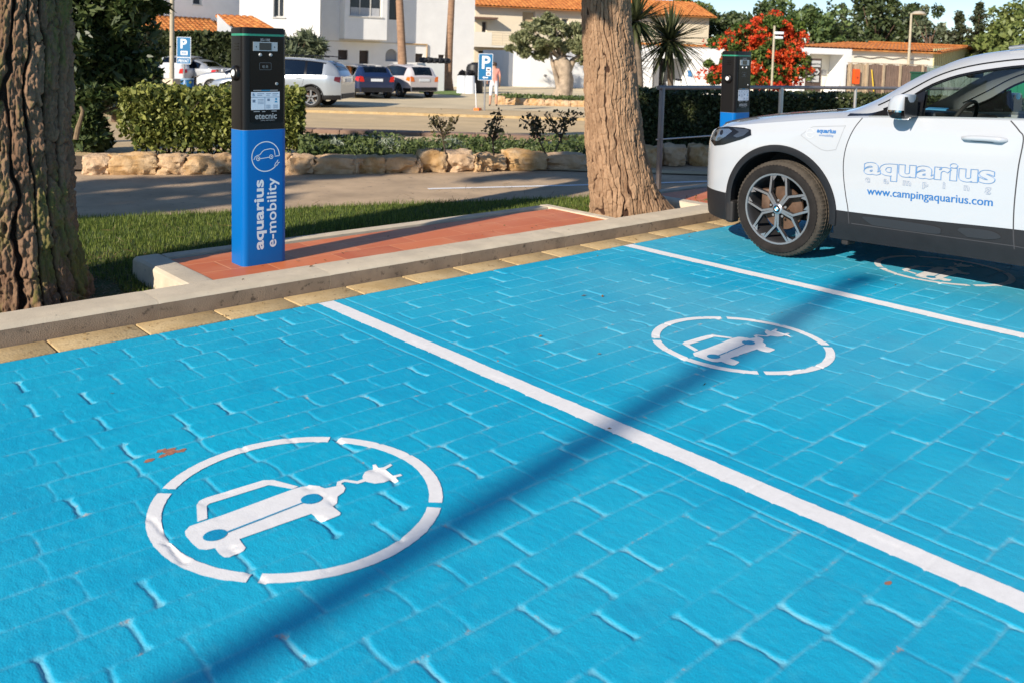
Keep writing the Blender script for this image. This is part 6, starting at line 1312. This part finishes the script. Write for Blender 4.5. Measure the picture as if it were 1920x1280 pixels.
t = thing('post_box', 'bright orange box hanging on the pale fence boards', 'box', (b.x, b.y, zc)); m = MB(); m.prism(rrect(-.15, .15, 0, zt - zc, .06), 0, .16, fr=lambda x, y, q: ff.d * x + Vector((0, 0, y)) + ff.n * (q - .015)); m.build('body', mat('orange_box', (.75, .10, .015), .45), t, 40); m = MB(); m.box(tuple(ff.n * .16 + Vector((0, 0, (zt - zc) * .45))), (.14, .03, .05)); m.build('slot', mat('orange_dark', (.45, .05, .01), .5), t)
t = thing('broom', 'yellow broom handle leaning on the brown fence', 'broom', tuple(ff.fr(ff.at(1637, 150)[0], -.5, .25))); m = MB(); b0_ = Vector((0, 0, .05)); m.tube([b0_, b0_ + ff.d * -.2 - ff.n * .15 + Vector((0, 0, ff.at(1633, 133)[1] + .5))], .03, 8); m.build('handle', mat('yellow_paint', (.62, .42, .03), .5), t); m = MB(); m.box((0, 0, .06), (.34, .1, .12), bev=.02); m.build('brush_head', mat('pale_blue_lid'  , (.25, .38, .5), .5), t)
D = 38; b = Q(1722, D); t = thing('wheelie_bin', 'dark green bin standing in front of the brown fence', 'bin', tuple(b)); zt = P(1720, 138, D).z - b.z; GB = mat('green_bin', (.008, .06, .035), .5); m = MB(); m.box((0, 0, zt / 2), (.56, .6, zt), rz=-.4, bev=.04); m.build('body', GB, t); m = MB(); m.box((0, 0, zt + .03), (.62, .66, .08), rz=-.4, bev=.03); m.build('lid', GB, t)
# shovel, person, bins and table by the house
D = 30; b = Q(893, D + 1); t = thing('litter_scoop', 'orange litter scoop with a long white handle standing in the car park', 'scoop', tuple(b)); m = MB(); z1 = P(888, 158, D).z - b.z; m.tube([(0, 0, .06), tuple(-RD * .06 + Vector((0, 0, z1)))], .018, 8); m.build('handle', SGW, t); m = MB(); m.box(tuple(RD * .05 + Vector((0, 0, .05))), (.26, .2, .10), rz=.4, bev=.02); m.build('pan', mat('orange_plastic', (.75, .17, .02), .5), t)
SKIN = mat('skin', (.46, .25, .16), .6)
def person(base, face, label, scale=1.0):
    t = thing('person', label, 'person', tuple(base), rz=face)
    J = {'pel': (0, 0, .93), 'sp': (0, .01, 1.15), 'ch': (0, .0, 1.36), 'nk': (0, .01, 1.50), 'hd': (0, .015, 1.60), 'ht': (0, .01, 1.70), 'hl': (-.09, 0, .90), 'kl': (-.11, -.03, .49), 'al': (-.12, .02, .09), 'tl': (-.13, -.12, .03), 'hr': (.09, 0, .90), 'kr': (.12, .03, .49), 'ar': (.14, .10, .09), 'tr': (.15, -.04, .03), 'sl': (-.17, .0, 1.42), 'el': (-.23, .03, 1.14), 'wl': (-.22, -.06, .90), 'sr': (.17, 0, 1.42), 'er': (.26, -.02, 1.16), 'wr': (.24, -.16, .98)}
    Rd = {'pel': .135, 'sp': .125, 'ch': .145, 'nk': .058, 'hd': .082, 'ht': .06, 'hl': .10, 'kl': .062, 'al': .042, 'tl': .035, 'hr': .10, 'kr': .062, 'ar': .042, 'tr': .035, 'sl': .066, 'el': .045, 'wl': .032, 'sr': .066, 'er': .045, 'wr': .032}
    E = [('pel', 'sp'), ('sp', 'ch'), ('ch', 'nk'), ('nk', 'hd'), ('hd', 'ht'), ('pel', 'hl'), ('hl', 'kl'), ('kl', 'al'), ('al', 'tl'), ('pel', 'hr'), ('hr', 'kr'), ('kr', 'ar'), ('ar', 'tr'), ('ch', 'sl'), ('sl', 'el'), ('el', 'wl'), ('ch', 'sr'), ('sr', 'er'), ('er', 'wr')]
    J['hnl'] = (-.215, -.10, .82); J['hnr'] = (.235, -.22, .91); Rd['hnl'] = Rd['hnr'] = .030; E += [('wl', 'hnl'), ('wr', 'hnr')]
    for s_, w_ in (('l', 'hnl'), ('r', 'hnr')):
        for k in range(5):
            nm = 'f%s%d' % (s_, k); b_ = J[w_]; J[nm] = (b_[0] + (k - 2) * .018, b_[1] - .03 - (0 if k else -.02), b_[2] - .075 + .012 * abs(k - 2)); Rd[nm] = .009; E.append((w_, nm))
    names = list(J); me = bpy.data.meshes.new('body'); me.from_pydata([J[n] for n in names], [(names.index(a), names.index(b_)) for a, b_ in E], [])
    ob = bpy.data.objects.new('tmp', me); COL.objects.link(ob); sk = ob.modifiers.new('s', 'SKIN'); sk.use_smooth_shade = True
    for i, n in enumerate(names): v = me.skin_vertices[0].data[i]; v.radius = (Rd[n], Rd[n] * (.78 if n in ('ch', 'sp', 'pel') else 1)); v.use_root = n == 'pel'
    ob.modifiers.new('d', 'SUBSURF').levels = 1; dg = bpy.context.evaluated_depsgraph_get(); m2 = bpy.data.meshes.new_from_object(ob.evaluated_get(dg)); bpy.data.objects.remove(ob)
    mats = [SKIN, mat('white_trousers', (.70, .72, .76), .8, .06, 8), mat('coral_shirt', (.72, .30, .24), .8, .1, 8), mat('shoe_dark', (.05, .05, .06), .6)]
    m2.materials.clear()
    for mm in mats: m2.materials.append(mm)
    for p in m2.polygons:
        c = p.center; p.use_smooth = True; p.material_index = 3 if c.z < .08 else (1 if .46 < c.z < .97 and abs(c.x) < .2 else (2 if .95 < c.z < 1.47 and abs(c.x) < .235 and not (abs(c.x) > .19 and c.z < 1.2) else 0))
    bo = bpy.data.objects.new('body', m2); COL.objects.link(bo); bo.parent = t
    m = MB(); m.lathe([(0, 1.725), (.05, 1.72), (.085, 1.69), (.098, 1.64), (.095, 1.60), (.08, 1.575)], 18, (0, .012, 0)); m.build('hair', mat('hair_brown', (.05, .03, .02), .8), t, 70)
    m = MB(); m.box((0, -.078, 1.60), (.02, .03, .03), bev=.006); m.box((-.03, -.072, 1.625), (.02, .012, .01)); m.box((.03, -.072, 1.625), (.02, .012, .01)); m.box((0, -.073, 1.565), (.045, .012, .008)); m.build('face', mat('face_dark', (.30, .13, .09), .6), t)
    return t
person(Q(925, 34), math.pi * .8, 'person in coral shirt and white knee length trousers behind the P sign')
DKB = mat('dark_bin', (.015, .015, .016), .5)
D = 46; b = Q(889, D); t = thing('waste_container', 'dark round container standing at the corner of the white house', 'bin', tuple(b)); zt = P(889, 119, D).z - b.z; m = MB(); m.lathe([(0, 0), (.42, 0), (.45, .1), (.45, zt - .25), (.38, zt - .08), (.2, zt), (0, zt)], 20); m.build('body', DKB, t, 40); m = MB(); m.tube([(-.3, 0, zt - .2), (-.2, 0, zt + .02), (.2, 0, zt + .02), (.3, 0, zt - .2)], .03, 6); m.build('handle', DKB, t)
D = 44
for i, (u, lab) in enumerate(((866, 'left white cloth covered table with dark bundles on top'), (881, 'right white cloth covered table with dark bundles on top'))):
    b = Q(u, D + 1); t = thing('covered_table', lab, 'table', tuple(b), group='white covered tables by the house'); zt = P(u, 143, D).z - b.z; m = MB(); n_ = 24
    m.lathe([(0, zt), (.20, zt), (.23, zt - .05), (.28, .04), (.29, 0)], n_); 
    for q in range(n_): 
        for j in (3, 4): v = m.v[q * 5 + j]; s_ = 1 + .12 * math.sin(q * 1.57 * 2); m.v[q * 5 + j] = (v[0] * s_, v[1] * s_, v[2])
    m.build('tablecloth', SGW, t, 60); leaf_mesh('dark_bundle', blob_pts(160, (0, 0, zt + .12), (.26, .2, .14), g, .4), .12, leafmat('dark_cloth_leaf', (.012, .012, .014), (.04, .04, .05)), t, 1.2, g=g)
# scooter in the open garage
b = Q(1276, 50.5); t = thing('motor_scooter', 'white and blue motor scooter parked in the open garage', 'scooter', tuple(b), rz=math.atan2(RD.y, RD.x) + .2)
for x_ in (-.6, .6): e = bpy.data.objects.new('wheel', None); m = MB(); m.lathe([(.16, -.05), (.25, -.05), (.28, 0), (.25, .05), (.16, .05), (.16, -.05)], 20, (x_, 0, .28), 'y'); m.build('wheel', TYREC, t, 40)
m = MB(); m.prism([(-.75, .45), (-.2, .40), (-.1, .75), (.0, .80), (-.6, .95), (-.85, .8)], -.16, .16, fr=lambda a, b_, c: (a, c, b_)); m.prism([(.25, .35), (.45, .4), (.75, .95), (.55, 1.15), (.40, 1.1)], -.2, .2, fr=lambda a, b_, c: (a, c, b_)); m.box((.1, 0, .33), (.6, .3, .1)); m.build('bodywork', SGW, t)
m = MB(); m.box((-.35, 0, .93), (.75, .28, .12), bev=.04); m.build('seat', DKB, t); m = MB(); m.tube([(.5, -.32, 1.18), (.5, 0, 1.1), (.5, .32, 1.18)], .02, 6); m.build('handlebar', DKB, t); m = MB(); m.prism([(.5, 1.1), (.62, 1.1), (.45, 1.5)], -.2, .2, fr=lambda a, b_, c: (a, c, b_)); m.build('windscreen', mat('blue_screen', (.05, .2, .45), .3), t)

# ---------------------------------------------------------------- parked cars in the background
def bgcar(loc, rz, label, L, W, H, paint, rear, sc_wheel=.33, two=None, rails=False, style='9', suv=False):
    t = thing('parked_car', label, 'car', tuple(loc), rz=rz, group='cars parked in front of the houses'); w = W / 2; x = lambda f_: f_ * L
    bz = 1.10 if suv else .96; k = H / 1.5
    if rear == 'hatch': rr = [(.90, H - .10), (.965, bz + .18), (.99, bz)]
    elif rear == 'sedan': rr = [(.74, H - .12), (.86, bz + .12), (.985, bz + .06)]
    else: rr = [(.88, H - .09), (.955, bz + .26), (.992, bz)]
    T = {'w': ([0, x(.02), x(.06), x(.14), x(.9), x(.96), L], [w * .62, w * .75, w * .9, w, w, w * .93, w * .84]), 'zb': ([0, x(.2), L], [.26, .22, .30]), 'zc': ([0, x(.2), L], [.40, .36, .46]),
         'zs': ([0, x(.08), x(.25), x(.6), x(.9), L], [.70, .80, .90, bz - .02, bz + .02, bz - .02]),
         'ww': ([0, x(.25), x(.42), x(.6), x(.85), L], [w * .8, w * .86, w * .82, w * .78, w * .76, w * .72]), 'zw': ([0, x(.08), x(.26), x(.32), x(.44), x(.6)] + [x(rr[0][0]), x(rr[1][0]), L], [.72, .82, .93, .98, H - .15, H - .11, H - .2, bz + .08, bz]),
         'wr': ([0, x(.25), x(.45), x(.8), L], [w * .6, w * .74, w * .66, w * .64, w * .62]), 'zr': ([0, x(.06), x(.26), x(.32), x(.44), x(.6)] + [x(q) for q, _ in rr], [.74, .84, .95, 1.04, H - .06, H - .03] + [z - .02 for _, z in rr]),
         'zm': ([0, x(.06), x(.27), x(.32), x(.44), x(.6)] + [x(q) for q, _ in rr], [.76, .88, 1.0, 1.10, H - .02, H] + [z for _, z in rr])}
    for kk in ('zr', 'zm'):
        xs_, ys_ = T[kk]
        if xs_[-1] < L: xs_.append(L); ys_.append(bz - .02 if rear != 'sedan' else bz)
    B = Body(T, L, 4, .08); fy, ry = x(.185), x(.79); ra = sc_wheel + .06
    B.build(t, [paint, CLAD, GLD], (x(.30), x(.86 if rear != 'sedan' else .76)), (x(.27), x(.44)), (x(rr[0][0]), x(rr[1][0] + .008)), [(fy, sc_wheel), (ry, sc_wheel)], ra, pillars=((x(.53), x(.545)), (x(.735), x(.75))))
    for sd_ in (-1, 1):
        for q in (fy, ry):
            ring_on(B, t, q, sc_wheel, ra - .02, ra + .03, sd_, 'arch_trim', CLAD if suv else paint, .01); wheel(t, sd_ * (w - .01), -q, sc_wheel, sd_, sc_wheel, sc_wheel * .68, .2, style)
            m = MB(); AA = [R(a) for a in range(-12, 193, 15)]; m.add([(sd_ * x_, -q + (ra) * math.cos(a), sc_wheel + ra * math.sin(a)) for a in AA for x_ in (w - .4, w - .05)] + [(sd_ * (w - .4), -q, sc_wheel)], [(2 * i, 2 * i + 2, 2 * i + 3, 2 * i + 1) for i in range(len(AA) - 1)] + [(2 * len(AA), 2 * i + 2, 2 * i) for i in range(len(AA) - 1)]); m.build('wheel_well', INTR, t)
        z0 = bz - .22; m = MB(); m.add([(sd_ * (w * .60), -L - .012, z0), (sd_ * (w * .83), -L - .008, z0), (sd_ * (w * .84), -L - .008, z0 + .24), (sd_ * (w * .66), -L - .010, z0 + .20)], [(0, 1, 2, 3)])
        patch_on(m, B, [(L - .22, z0 + .06), (L - .03, z0), (L - .015, z0 + .20), (L - .2, z0 + .20)], sd_, .012, cut=.05); m.build('tail_lamp', two or TLR, t, 60)
        m = MB(); m.box((sd_ * (w + .10), -x(.31), bz + .06), (.18, .10, .13), bev=.03); m.build('door_mirror', paint, t, 50)
        for q in (x(.50), x(.70)): m = MB(); m.box((sd_ * (B.surf(q, bz - .09) + .015), -q, bz - .09), (.03, .2, .03), bev=.01); m.build('door_handle', paint, t)
        m = MB(); line_on(m, B, [(x(.33), bz - .03), (x(.325), .5), (x(.345), .40)], .010, sd_); line_on(m, B, [(x(.54), bz - .03), (x(.54), .42)], .010, sd_); line_on(m, B, [(x(.74), bz - .03), (x(.725), .7), (x(.70), .42)], .010, sd_); build_each(m, 'panel_gap', SEAM, t)
        if rails: m = MB(); m.tube([(sd_ * w * .64, -q, H + .035 + .03 * min(1, (q - x(.42)) * 3, (x(.9) - q) * 3)) for q in np.linspace(x(.42), x(.9), 12)], .02, 6); m.build('roof_rail', TRIM, t)
    m = MB(); m.box((0, -L - .014, bz - .15), (.52, .012, .115)); pl = m.build('number_plate', SGW, t); m = MB(); m.box((0, -L - .012, .42), (w * 1.5, .02, .16), bev=.008); m.build('rear_bumper_insert', CLAD, t)
    return t, B
SILP = mat('silver_car_paint', (.36, .40, .44), .28, coat=.8, metal=.35); NAVY = mat('navy_car_paint', (.010, .022, .07), .22, coat=1); WCP = mat('plain_white_paint', (.52, .53, .55), .3, coat=.8); PINKP = mat('pearl_white_paint', (.54, .50, .50), .28, coat=.9); SILP2 = mat('pale_silver_paint', (.42, .44, .46), .3, coat=.8, metal=.2)
FA = math.atan2(FW.y, FW.x)
def place(u, D): p = Q(u, D); return p
# heading rz: the nose points along +y of the car turned by rz
def car_at(u_rear, D, view_ang, L): # rear bumper centre at column u; view_ang: nose direction measured from camera right (deg, 90 = away)
    p = Q(u_rear, D); d = Vector((RD.x * math.cos(R(view_ang)) + FWh.x * math.sin(R(view_ang)), RD.y * math.cos(R(view_ang)) + FWh.y * math.sin(R(view_ang)), 0)); nose = p + d * L; nose.z = p.z; return nose, math.atan2(d.y, d.x) - math.pi / 2
FWh = Vector((FW.x, FW.y, 0)).normalized()
l, rz = car_at(652, 30.6, 173, 4.8); bgcar(l, rz, 'silver off roader with five spoke wheels beside the clipped hedge', 4.8, 1.9, 1.70, SILP, 'suv', .365, mat('smoked_lamp', (.10, .01, .01), .2, coat=.6), True, '5', True)
m = MB(); 
l, rz = car_at(706, 36.5, 118, 4.3); bgcar(l, rz, 'dark blue hatchback seen from behind between two pale cars', 4.3, 1.8, 1.46, NAVY, 'hatch', .32)
l, rz = car_at(795, 38.5, 126, 4.0); tt, Bc = bgcar(l, rz, 'white hatchback with pinkish reflections, rightmost in the row of cars', 4.0, 1.66, 1.48, PINKP, 'hatch', .31, TLO)
l, rz = car_at(316, 40, 82, 3.6); bgcar(l, rz, 'small white hatchback seen from behind next to the left lamp post', 3.6, 1.65, 1.56, WCP, 'suv', .31)
l, rz = car_at(424, 41, 160, 4.1); bgcar(l, rz, 'pale silver saloon between the P sign and the charging post', 4.1, 1.72, 1.42, SILP2, 'sedan', .31)
l, rz = car_at(560, 37, 176, 4.2); bgcar(l, rz, 'white car whose front shows low beside the charging post', 4.2, 1.72, 1.30, WCP, 'hatch', .31)

# ---------------------------------------------------------------- trees and shrubs behind
def tree(u, D, vtop, lab, lm, crown_r, crown_c, n, leaf, k=26, cr=.32, trunk_r=.2, name='tree', cat='tree', grp=None, asp=1.6, seed=0, z0=-.5, lean=0, flat=0, bark=None, shell=.5):
    g = np.random.default_rng(seed + 100); b = Q(u, D); t = thing(name, lab, cat, tuple(b), group=grp); zt = P(u, vtop, D).z - b.z; cz = zt - crown_r[2]; C = clump_pts(n, (crown_c[0], crown_c[1], cz), crown_r, g, k, cr, shell)
    m = MB(); top = Vector((crown_c[0], crown_c[1], cz)); m.tube([(0, 0, -.1), tuple(top * .5 + Vector((lean, 0, 0))), tuple(top)], [trunk_r, trunk_r * .8, trunk_r * .4], 10); m.build('trunk', bark or MC['limb_bark'], t, 60)
    m = MB()
    for i in range(7): a = g.uniform(0, 6.28); e = top + Vector((math.cos(a) * crown_r[0] * .7, math.sin(a) * crown_r[1] * .7, g.uniform(-.1, .6) * crown_r[2])); s_ = top * (.5 + .06 * i); m.tube([s_, s_.lerp(e, .5) + Vector((0, 0, .1)), e], [trunk_r * .4, trunk_r * .25, trunk_r * .1], 6)
    m.build('limbs', bark or MC['limb_bark'], t); leaf_mesh('crown', C, leaf, lm, t, asp, g=g, flat=flat); return t, b
TG1 = leafmat('tree_green', (.03, .062, .018), (.16, .22, .07), .2); TG2 = leafmat('tree_dark_green', (.02, .042, .014), (.10, .125, .045), .15); TG3 = leafmat('tree_yellow_green', (.06, .095, .02), (.24, .28, .085), .2); TG4 = leafmat('tree_grey_green', (.05, .07, .04), (.20, .23, .13), .2)
gb = 'trees behind the houses'
for i, (u, D, vt, rx, rz_, n, lm, kk, cc, lab) in enumerate((
    (1335, 82, 12, 3.2, 3.0, 5200, TG2, 30, .30, 'dark rounded tree behind the yucca palms'),
    (1290, 92, -8, 2.6, 2.6, 3800, TG3, 26, .30, 'yellow green tree rising at the corner of the cream villa'),
    (1405, 78, -4, 2.4, 3.6, 4200, TG2, 26, .30, 'narrow dark tree left of the flowering bush top'),
    (1455, 84, -12, 2.7, 3.4, 4600, TG1, 28, .30, 'mid green tree directly above the flowering bush'),
    (1520, 74, -6, 2.9, 3.8, 6500, TG1, 34, .28, 'bright leafy round tree above the shower niche'),
    (1640, 80, -30, 3.0, 5.0, 6500, TG2, 34, .28, 'tall dark tree left of the slim street lamp'),
    (1700, 88, -12, 3.0, 3.2, 3600, TG2, 24, .22, 'airy tree with gaps around the slim street lamp'),
    (1738, 84, 12, 2.2, 2.9, 2600, TG4, 20, .22, 'thin grey green tree right of the slim street lamp'),
    (1600, 100, 30, 5.5, 2.6, 4200, TG2, 24, .36, 'low wide dark tree behind the workshop roof'),
    (1690, 98, 60, 6.0, 2.0, 3600, TG2, 24, .36, 'low dark scrubby tree behind the workshop ridge'),
    (1895, 66, 12, 3.7, 3.4, 9000, TG3, 40, .26, 'large yellow green tree above the white car roof'),
    (1960, 60, 22, 2.6, 3.2, 4000, TG3, 24, .30, 'yellow green tree at the right edge of the view'),
    (1240, 100, 30, 4.0, 3.4, 3200, TG2, 24, .34, 'dark tree behind the cream villa roof'),
    (1560, 90, 6, 1.2, 3.6, 1500, TG2, 16, .34, 'slim dark tree left of the tall dark tree'))):
    tree(u, D, vt, lab, lm, (rx, rx, rz_), (0, 0), n, .24, kk, cc, .25, grp=gb, seed=i)
# conifers
TGC = leafmat('conifer_green', (.018, .032, .014), (.075, .085, .04), .1)
for u, D, vt, hh, lab, sd_, w_ in ((1573, 80, 8, 5.2, 'small pointed conifer between two broad trees', 1, .8), (1790, 70, 24, 4.2, 'left spiky conifer beside the large yellow green tree', 2, 1.6), (1826, 68, 8, 5.0, 'right taller spiky conifer leaning out against the sky', 3, 1.9), (1872, 80, 20, 4.0, 'spiky conifer top showing behind the large yellow green tree', 5, 1.4)):
    g2 = np.random.default_rng(sd_); b = Q(u, D); t = thing('conifer', lab, 'tree', tuple(b), group='spiky conifers behind the workshop'); zt = P(u, vt, D).z - b.z; m = MB(); m.tube([(0, 0, 0), (.1, 0, zt * .5), (0, 0, zt)], [.16, .1, .02], 8); m.build('trunk', MC['limb_bark'], t); C = []; m = MB()
    for i in range(44):
        f_ = i / 44; z = zt - hh * f_ - .1; a = g2.uniform(0, 6.28); L_ = (.18 + f_ * w_) * g2.uniform(.6, 1.25); e = Vector((math.cos(a) * L_, math.sin(a) * L_, z + .25 * L_)); s_ = Vector((0, 0, z)); m.tube([s_, e], [.035, .012], 4)
        for _ in range(42): q = g2.random() ** .7; C.append(s_.lerp(e, q) + Vector(g2.normal(size=3)) * .10)
    m.build('limbs', MC['limb_bark'], t); leaf_mesh('crown', C, .15, TGC, t, 1.8, g=g2)
# olive
OL = leafmat('olive_leaf', (.09, .11, .045), (.38, .39, .20), .3); OB = mat('olive_bark', (.36, .28, .20), .9, .4, 3.5, 1.0, 14)
D = 42; b = Q(1058, D); t = thing('olive_tree', 'gnarled olive tree with twisted pale trunk in front of the white garage', 'tree', tuple(b)); k = D / FPX; rr = lambda u, v, dd=0: P(u, v, D + dd) - b
m = MB(); m.tube([rr(1052, 184), rr(1058, 165), rr(1060, 145, .1), rr(1055, 122), rr(1048, 108)], [.46, .36, .34, .42, .30], 14); m.tube([rr(1062, 135), rr(1074, 115), rr(1090, 104)], [.25, .16, .1], 8); m.tube([rr(1050, 180, -.1), rr(1044, 150, -.2), rr(1036, 120, -.1), rr(1032, 98)], [.15, .11, .09, .05], 8); m.tube([rr(1064, 180, .1), rr(1069, 150, .2), rr(1064, 128)], [.22, .18, .15], 8)
for _i in range(len(m.v)): v = m.v[_i]; q = mn.noise(Vector(v) * 2.6) * .14; m.v[_i] = (v[0] + q, v[1] + q, v[2])
m.build('trunk', OB, t, 70); g2 = np.random.default_rng(77); C = np.concatenate([clump_pts(7500, rr(1030, 72), (1.8, 1.3, 1.0), g2, 44, .21, .3), clump_pts(1500, rr(975, 95), (.55, .5, .35), g2, 10, .4), clump_pts(3500, rr(1085, 82), (.9, .9, .85), g2, 16, .32), clump_pts(1200, rr(1025, 46), (.8, .5, .5), g2, 12, .35, .3)])
leaf_mesh('crown', C, .085, OL, t, 2.4, g=g2); m = MB()
for i in range(12): e = rr(1035 + g2.normal() * 32, 80 + g2.normal() * 14, g2.normal() * .5); m.tube([rr(1052, 112), rr(1048, 104).lerp(e, .5), e], [.09, .05, .02], 6)
build_each(m, 'limb', OB, t)
m_ = [GP(u, 38.5 + g.normal() * .5) + Vector((g.normal() * .1, g.normal() * .1, .02 + .28 * g.random())) for u in np.linspace(935, 1105, 2600)]; tag(leaf_mesh('olive_bed_plants', np.array([tuple(q) for q in m_]), .07, GC, None, 2, g=g), kind='stuff')
for i, u in enumerate((938, 952, 967, 983, 999, 1014, 1030, 1046, 1062, 1078, 1094, 1108)):
    p = Q(u, 35.5); rock((p.x, p.y, p.z), (.40 + .1 * math.sin(i * 2.1), .34, .26 if i else .34), 90 + i, ['brown upright stone at the left end of the olive bed', 'first pale stone of the olive bed edging, beside the brown upright one', 'second pale stone of the olive bed edging', 'third pale stone of the olive bed edging', 'fourth stone of the olive bed edging, pinkish', 'fifth stone of the olive bed edging, ochre', 'sixth stone of the olive bed edging, ochre', 'seventh stone of the olive bed edging', 'eighth stone of the olive bed edging', 'ninth stone of the olive bed edging', 'last visible stone of the olive bed edging before the pine', 'olive bed stone hidden behind the middle pine'][i], 'stones edging the olive bed', -.8)
# yucca palms
YL = leafmat('yucca_leaf', (.018, .035, .012), (.10, .11, .05), .2, .35)
def yucca(u, v, D, r_, n, lab, sd_, tr=.10, base_u=None):
    g2 = np.random.default_rng(sd_); b = Q(base_u or u, D); t = thing('yucca_palm', lab, 'palm', tuple(b), group='spiky yucca palms behind the hedge'); c = P(u, v, D) - b; m = MB(); m.tube([(0, 0, -.1), tuple(c * .5 + Vector((.03, 0, 0))), tuple(c)], [tr, tr * .85, tr * .8], 10); m.build('trunk', mat('yucca_bark', (.16, .12, .085), .95, .3, 8, .8, 20), t, 60)
    V = []; F = []; rn = []
    for i in range(n):
        d = Vector(g2.normal(size=3)); d.z = d.z * .9 + .12; d.normalize(); L_ = r_ * g2.uniform(.75, 1.1); s_ = d.cross(Vector((0, 0, 1))).normalized() * (r_ * .030); k = len(V); dr = Vector((0, 0, -1)) * L_ * .10 * g2.random() * (1 + (d.z < .2)); up_ = d.cross(s_).normalized() * r_ * .01
        for q, w_ in ((.02, .7), (.35, 1.1), (.7, .8), (1, .05)):
            p = c + d * (L_ * q) + dr * q * q * 2; V += [p - s_ * w_, p + up_, p + s_ * w_]
        for q in range(3): F += [(k + q * 3, k + q * 3 + 1, k + q * 3 + 4, k + q * 3 + 3), (k + q * 3 + 1, k + q * 3 + 2, k + q * 3 + 5, k + q * 3 + 4)]
        rn += [g2.random()] * 12
    np_mesh('crown', np.array([tuple(q) for q in V]), np.array(F), YL, t, attr={'rnd': rn}); return t
yucca(1256, 76, 24, 1.12, 210, 'full round yucca palm between the middle pine and the second charging post', 1); yucca(1192, 40, 23, 1.05, 170, 'taller yucca palm close behind the middle pine trunk', 2, .11, 1203); yucca(1170, 120, 24, .8, 120, 'lower yucca palm mostly hidden behind the middle pine', 6)
# palms by the house (bare trunks, crowns above the view)
PBK = mat('palm_bark', (.30, .18, .11), .95, .25, 3, .9, 22, st=(1, 1, 3))
for u0, v0, u1, D, r_, lab in ((757, 150, 747, 45, .21, 'thick brown palm trunk behind the white hatchback'), (838, 163, 849, 48, .20, 'palm trunk with a flared foot on the grass patch'), ):
    b = Q(u0, D); t = thing('palm_tree', lab, 'palm', tuple(b), group='palm trunks in front of the white house'); tp = P(u1, -40, D) - b; m = MB(); pp = [Vector((0, 0, -.1)), tp * .12, tp * .4, tp * .7, tp, tp * 1.5]; m.tube(pp, [r_ * 2.0, r_ * 1.25, r_, r_ * .92, r_ * .8, r_ * .8], 14)
    for _i in range(len(m.v)): v = m.v[_i]; q = 1 + .0 * v[2]; m.v[_i] = v
    m.build('trunk', PBK, t, 70); V = []; g2 = np.random.default_rng(5); c = tp * 1.5; F = []; rn = []
    for i in range(34):
        a = g2.uniform(0, 6.28); el = g2.uniform(-.5, 1.2); L_ = 1.6
        for s_i in range(22):
            q = s_i / 21; p = c + Vector((math.cos(a) * math.cos(el) * L_ * q, math.sin(a) * math.cos(el) * L_ * q, math.sin(el) * L_ * q - .7 * q * q)); V.append(p)
    leaf_mesh('crown', [tuple(q) for q in V], .10, TG2, t, 5, g=g2)
# agave-like shrubs in front of the house and clipped hedge behind the cars
tree(560, 38, 62, 'spiky dark shrub behind the silver off roader', TG4, (1.15, .9, .95), (0, 0), 4200, .11, 26, .3, .1, name='shrub', cat='bush', asp=5, seed=51)
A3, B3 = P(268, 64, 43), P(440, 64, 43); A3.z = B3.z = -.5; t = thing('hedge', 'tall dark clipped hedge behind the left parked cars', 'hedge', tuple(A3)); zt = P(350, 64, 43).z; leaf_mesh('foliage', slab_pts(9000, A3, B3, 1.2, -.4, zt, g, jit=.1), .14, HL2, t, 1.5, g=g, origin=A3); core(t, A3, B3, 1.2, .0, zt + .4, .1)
for u, D, vt, r_, lab, sd_ in ((235, 26, 40, 1.2, 'dark bush filling the gap left of the small white hatchback', 61), (215, 20, 90, .9, 'dark lower bush just above the clipped hedge', 62), (150, 24, -10, 1.8, 'dark tree behind the mossy trunk', 63)): tree(u, D, vt, lab, HL3, (r_, r_, r_), (0, 0), 3600, .10, 22, .36, .08, name='shrub', cat='bush', seed=sd_)
# flowering trumpet vine
FLW = leafmat('trumpet_flower', (.55, .016, .012), (.80, .15, .03), .3, .5); FLG = leafmat('vine_leaf', (.03, .07, .012), (.14, .19, .04), .25)
D = 31; b = Q(1420, D); t = thing('flowering_bush', 'big bush covered in orange red trumpet flowers behind the second charging post', 'bush', tuple(b)); g2 = np.random.default_rng(13); rr = lambda u, v, dd=0: P(u, v, D + dd) - b; k = D / FPX
BL = ((1435, 62, 68, 36), (1395, 82, 50, 32), (1480, 88, 36, 48), (1440, 108, 76, 34), (1345, 138, 36, 22), (1375, 118, 34, 30), (1500, 130, 28, 30), (1455, 148, 60, 26), (1345, 80, 16, 12), (1400, 150, 40, 20), (1465, 50, 30, 20))
CL, CF = [], []
for u, v, ru, rv in BL:
    A_ = ru * rv; CL.append(clump_pts(int(A_ * 2.2), rr(u, v, g2.uniform(-.2, .3)), (ru * k, .55, rv * k), g2, 14, .36)); cc = clump_pts(int(A_ * .125), rr(u, v, -.1), (ru * k * 1.05, .6, rv * k * 1.05), g2, 18, .30, .8)
    for c_ in cc: CF.append(np.asarray(c_) + g2.normal(size=(8, 3)) * .035)
leaf_mesh('foliage', np.concatenate(CL), .085, FLG, t, 1.8, g=g2); leaf_mesh('flowers', np.concatenate(CF), .062, FLW, t, 1.3, g=g2)
m = MB()
for i in range(9): e = rr(1420 + g2.normal() * 40, 110 + g2.normal() * 20); m.tube([(g2.normal() * .2, 0, 0), e * .5 + Vector((0, 0, .3)), e], [.06, .04, .015], 6)
build_each(m, 'stem', MC['limb_bark'], t)
# grass patch at the palm
p = [Q(u, D_) for u, D_ in ((785, 44), (862, 42), (868, 47), (800, 49))]; m = MB(); m.quad(*[(q.x, q.y, -.47) for q in p]); tag(m.build('grass_patch', mat('patch_grass', (.13, .20, .04), .95, .3, 4, .8, 30)), kind='structure')
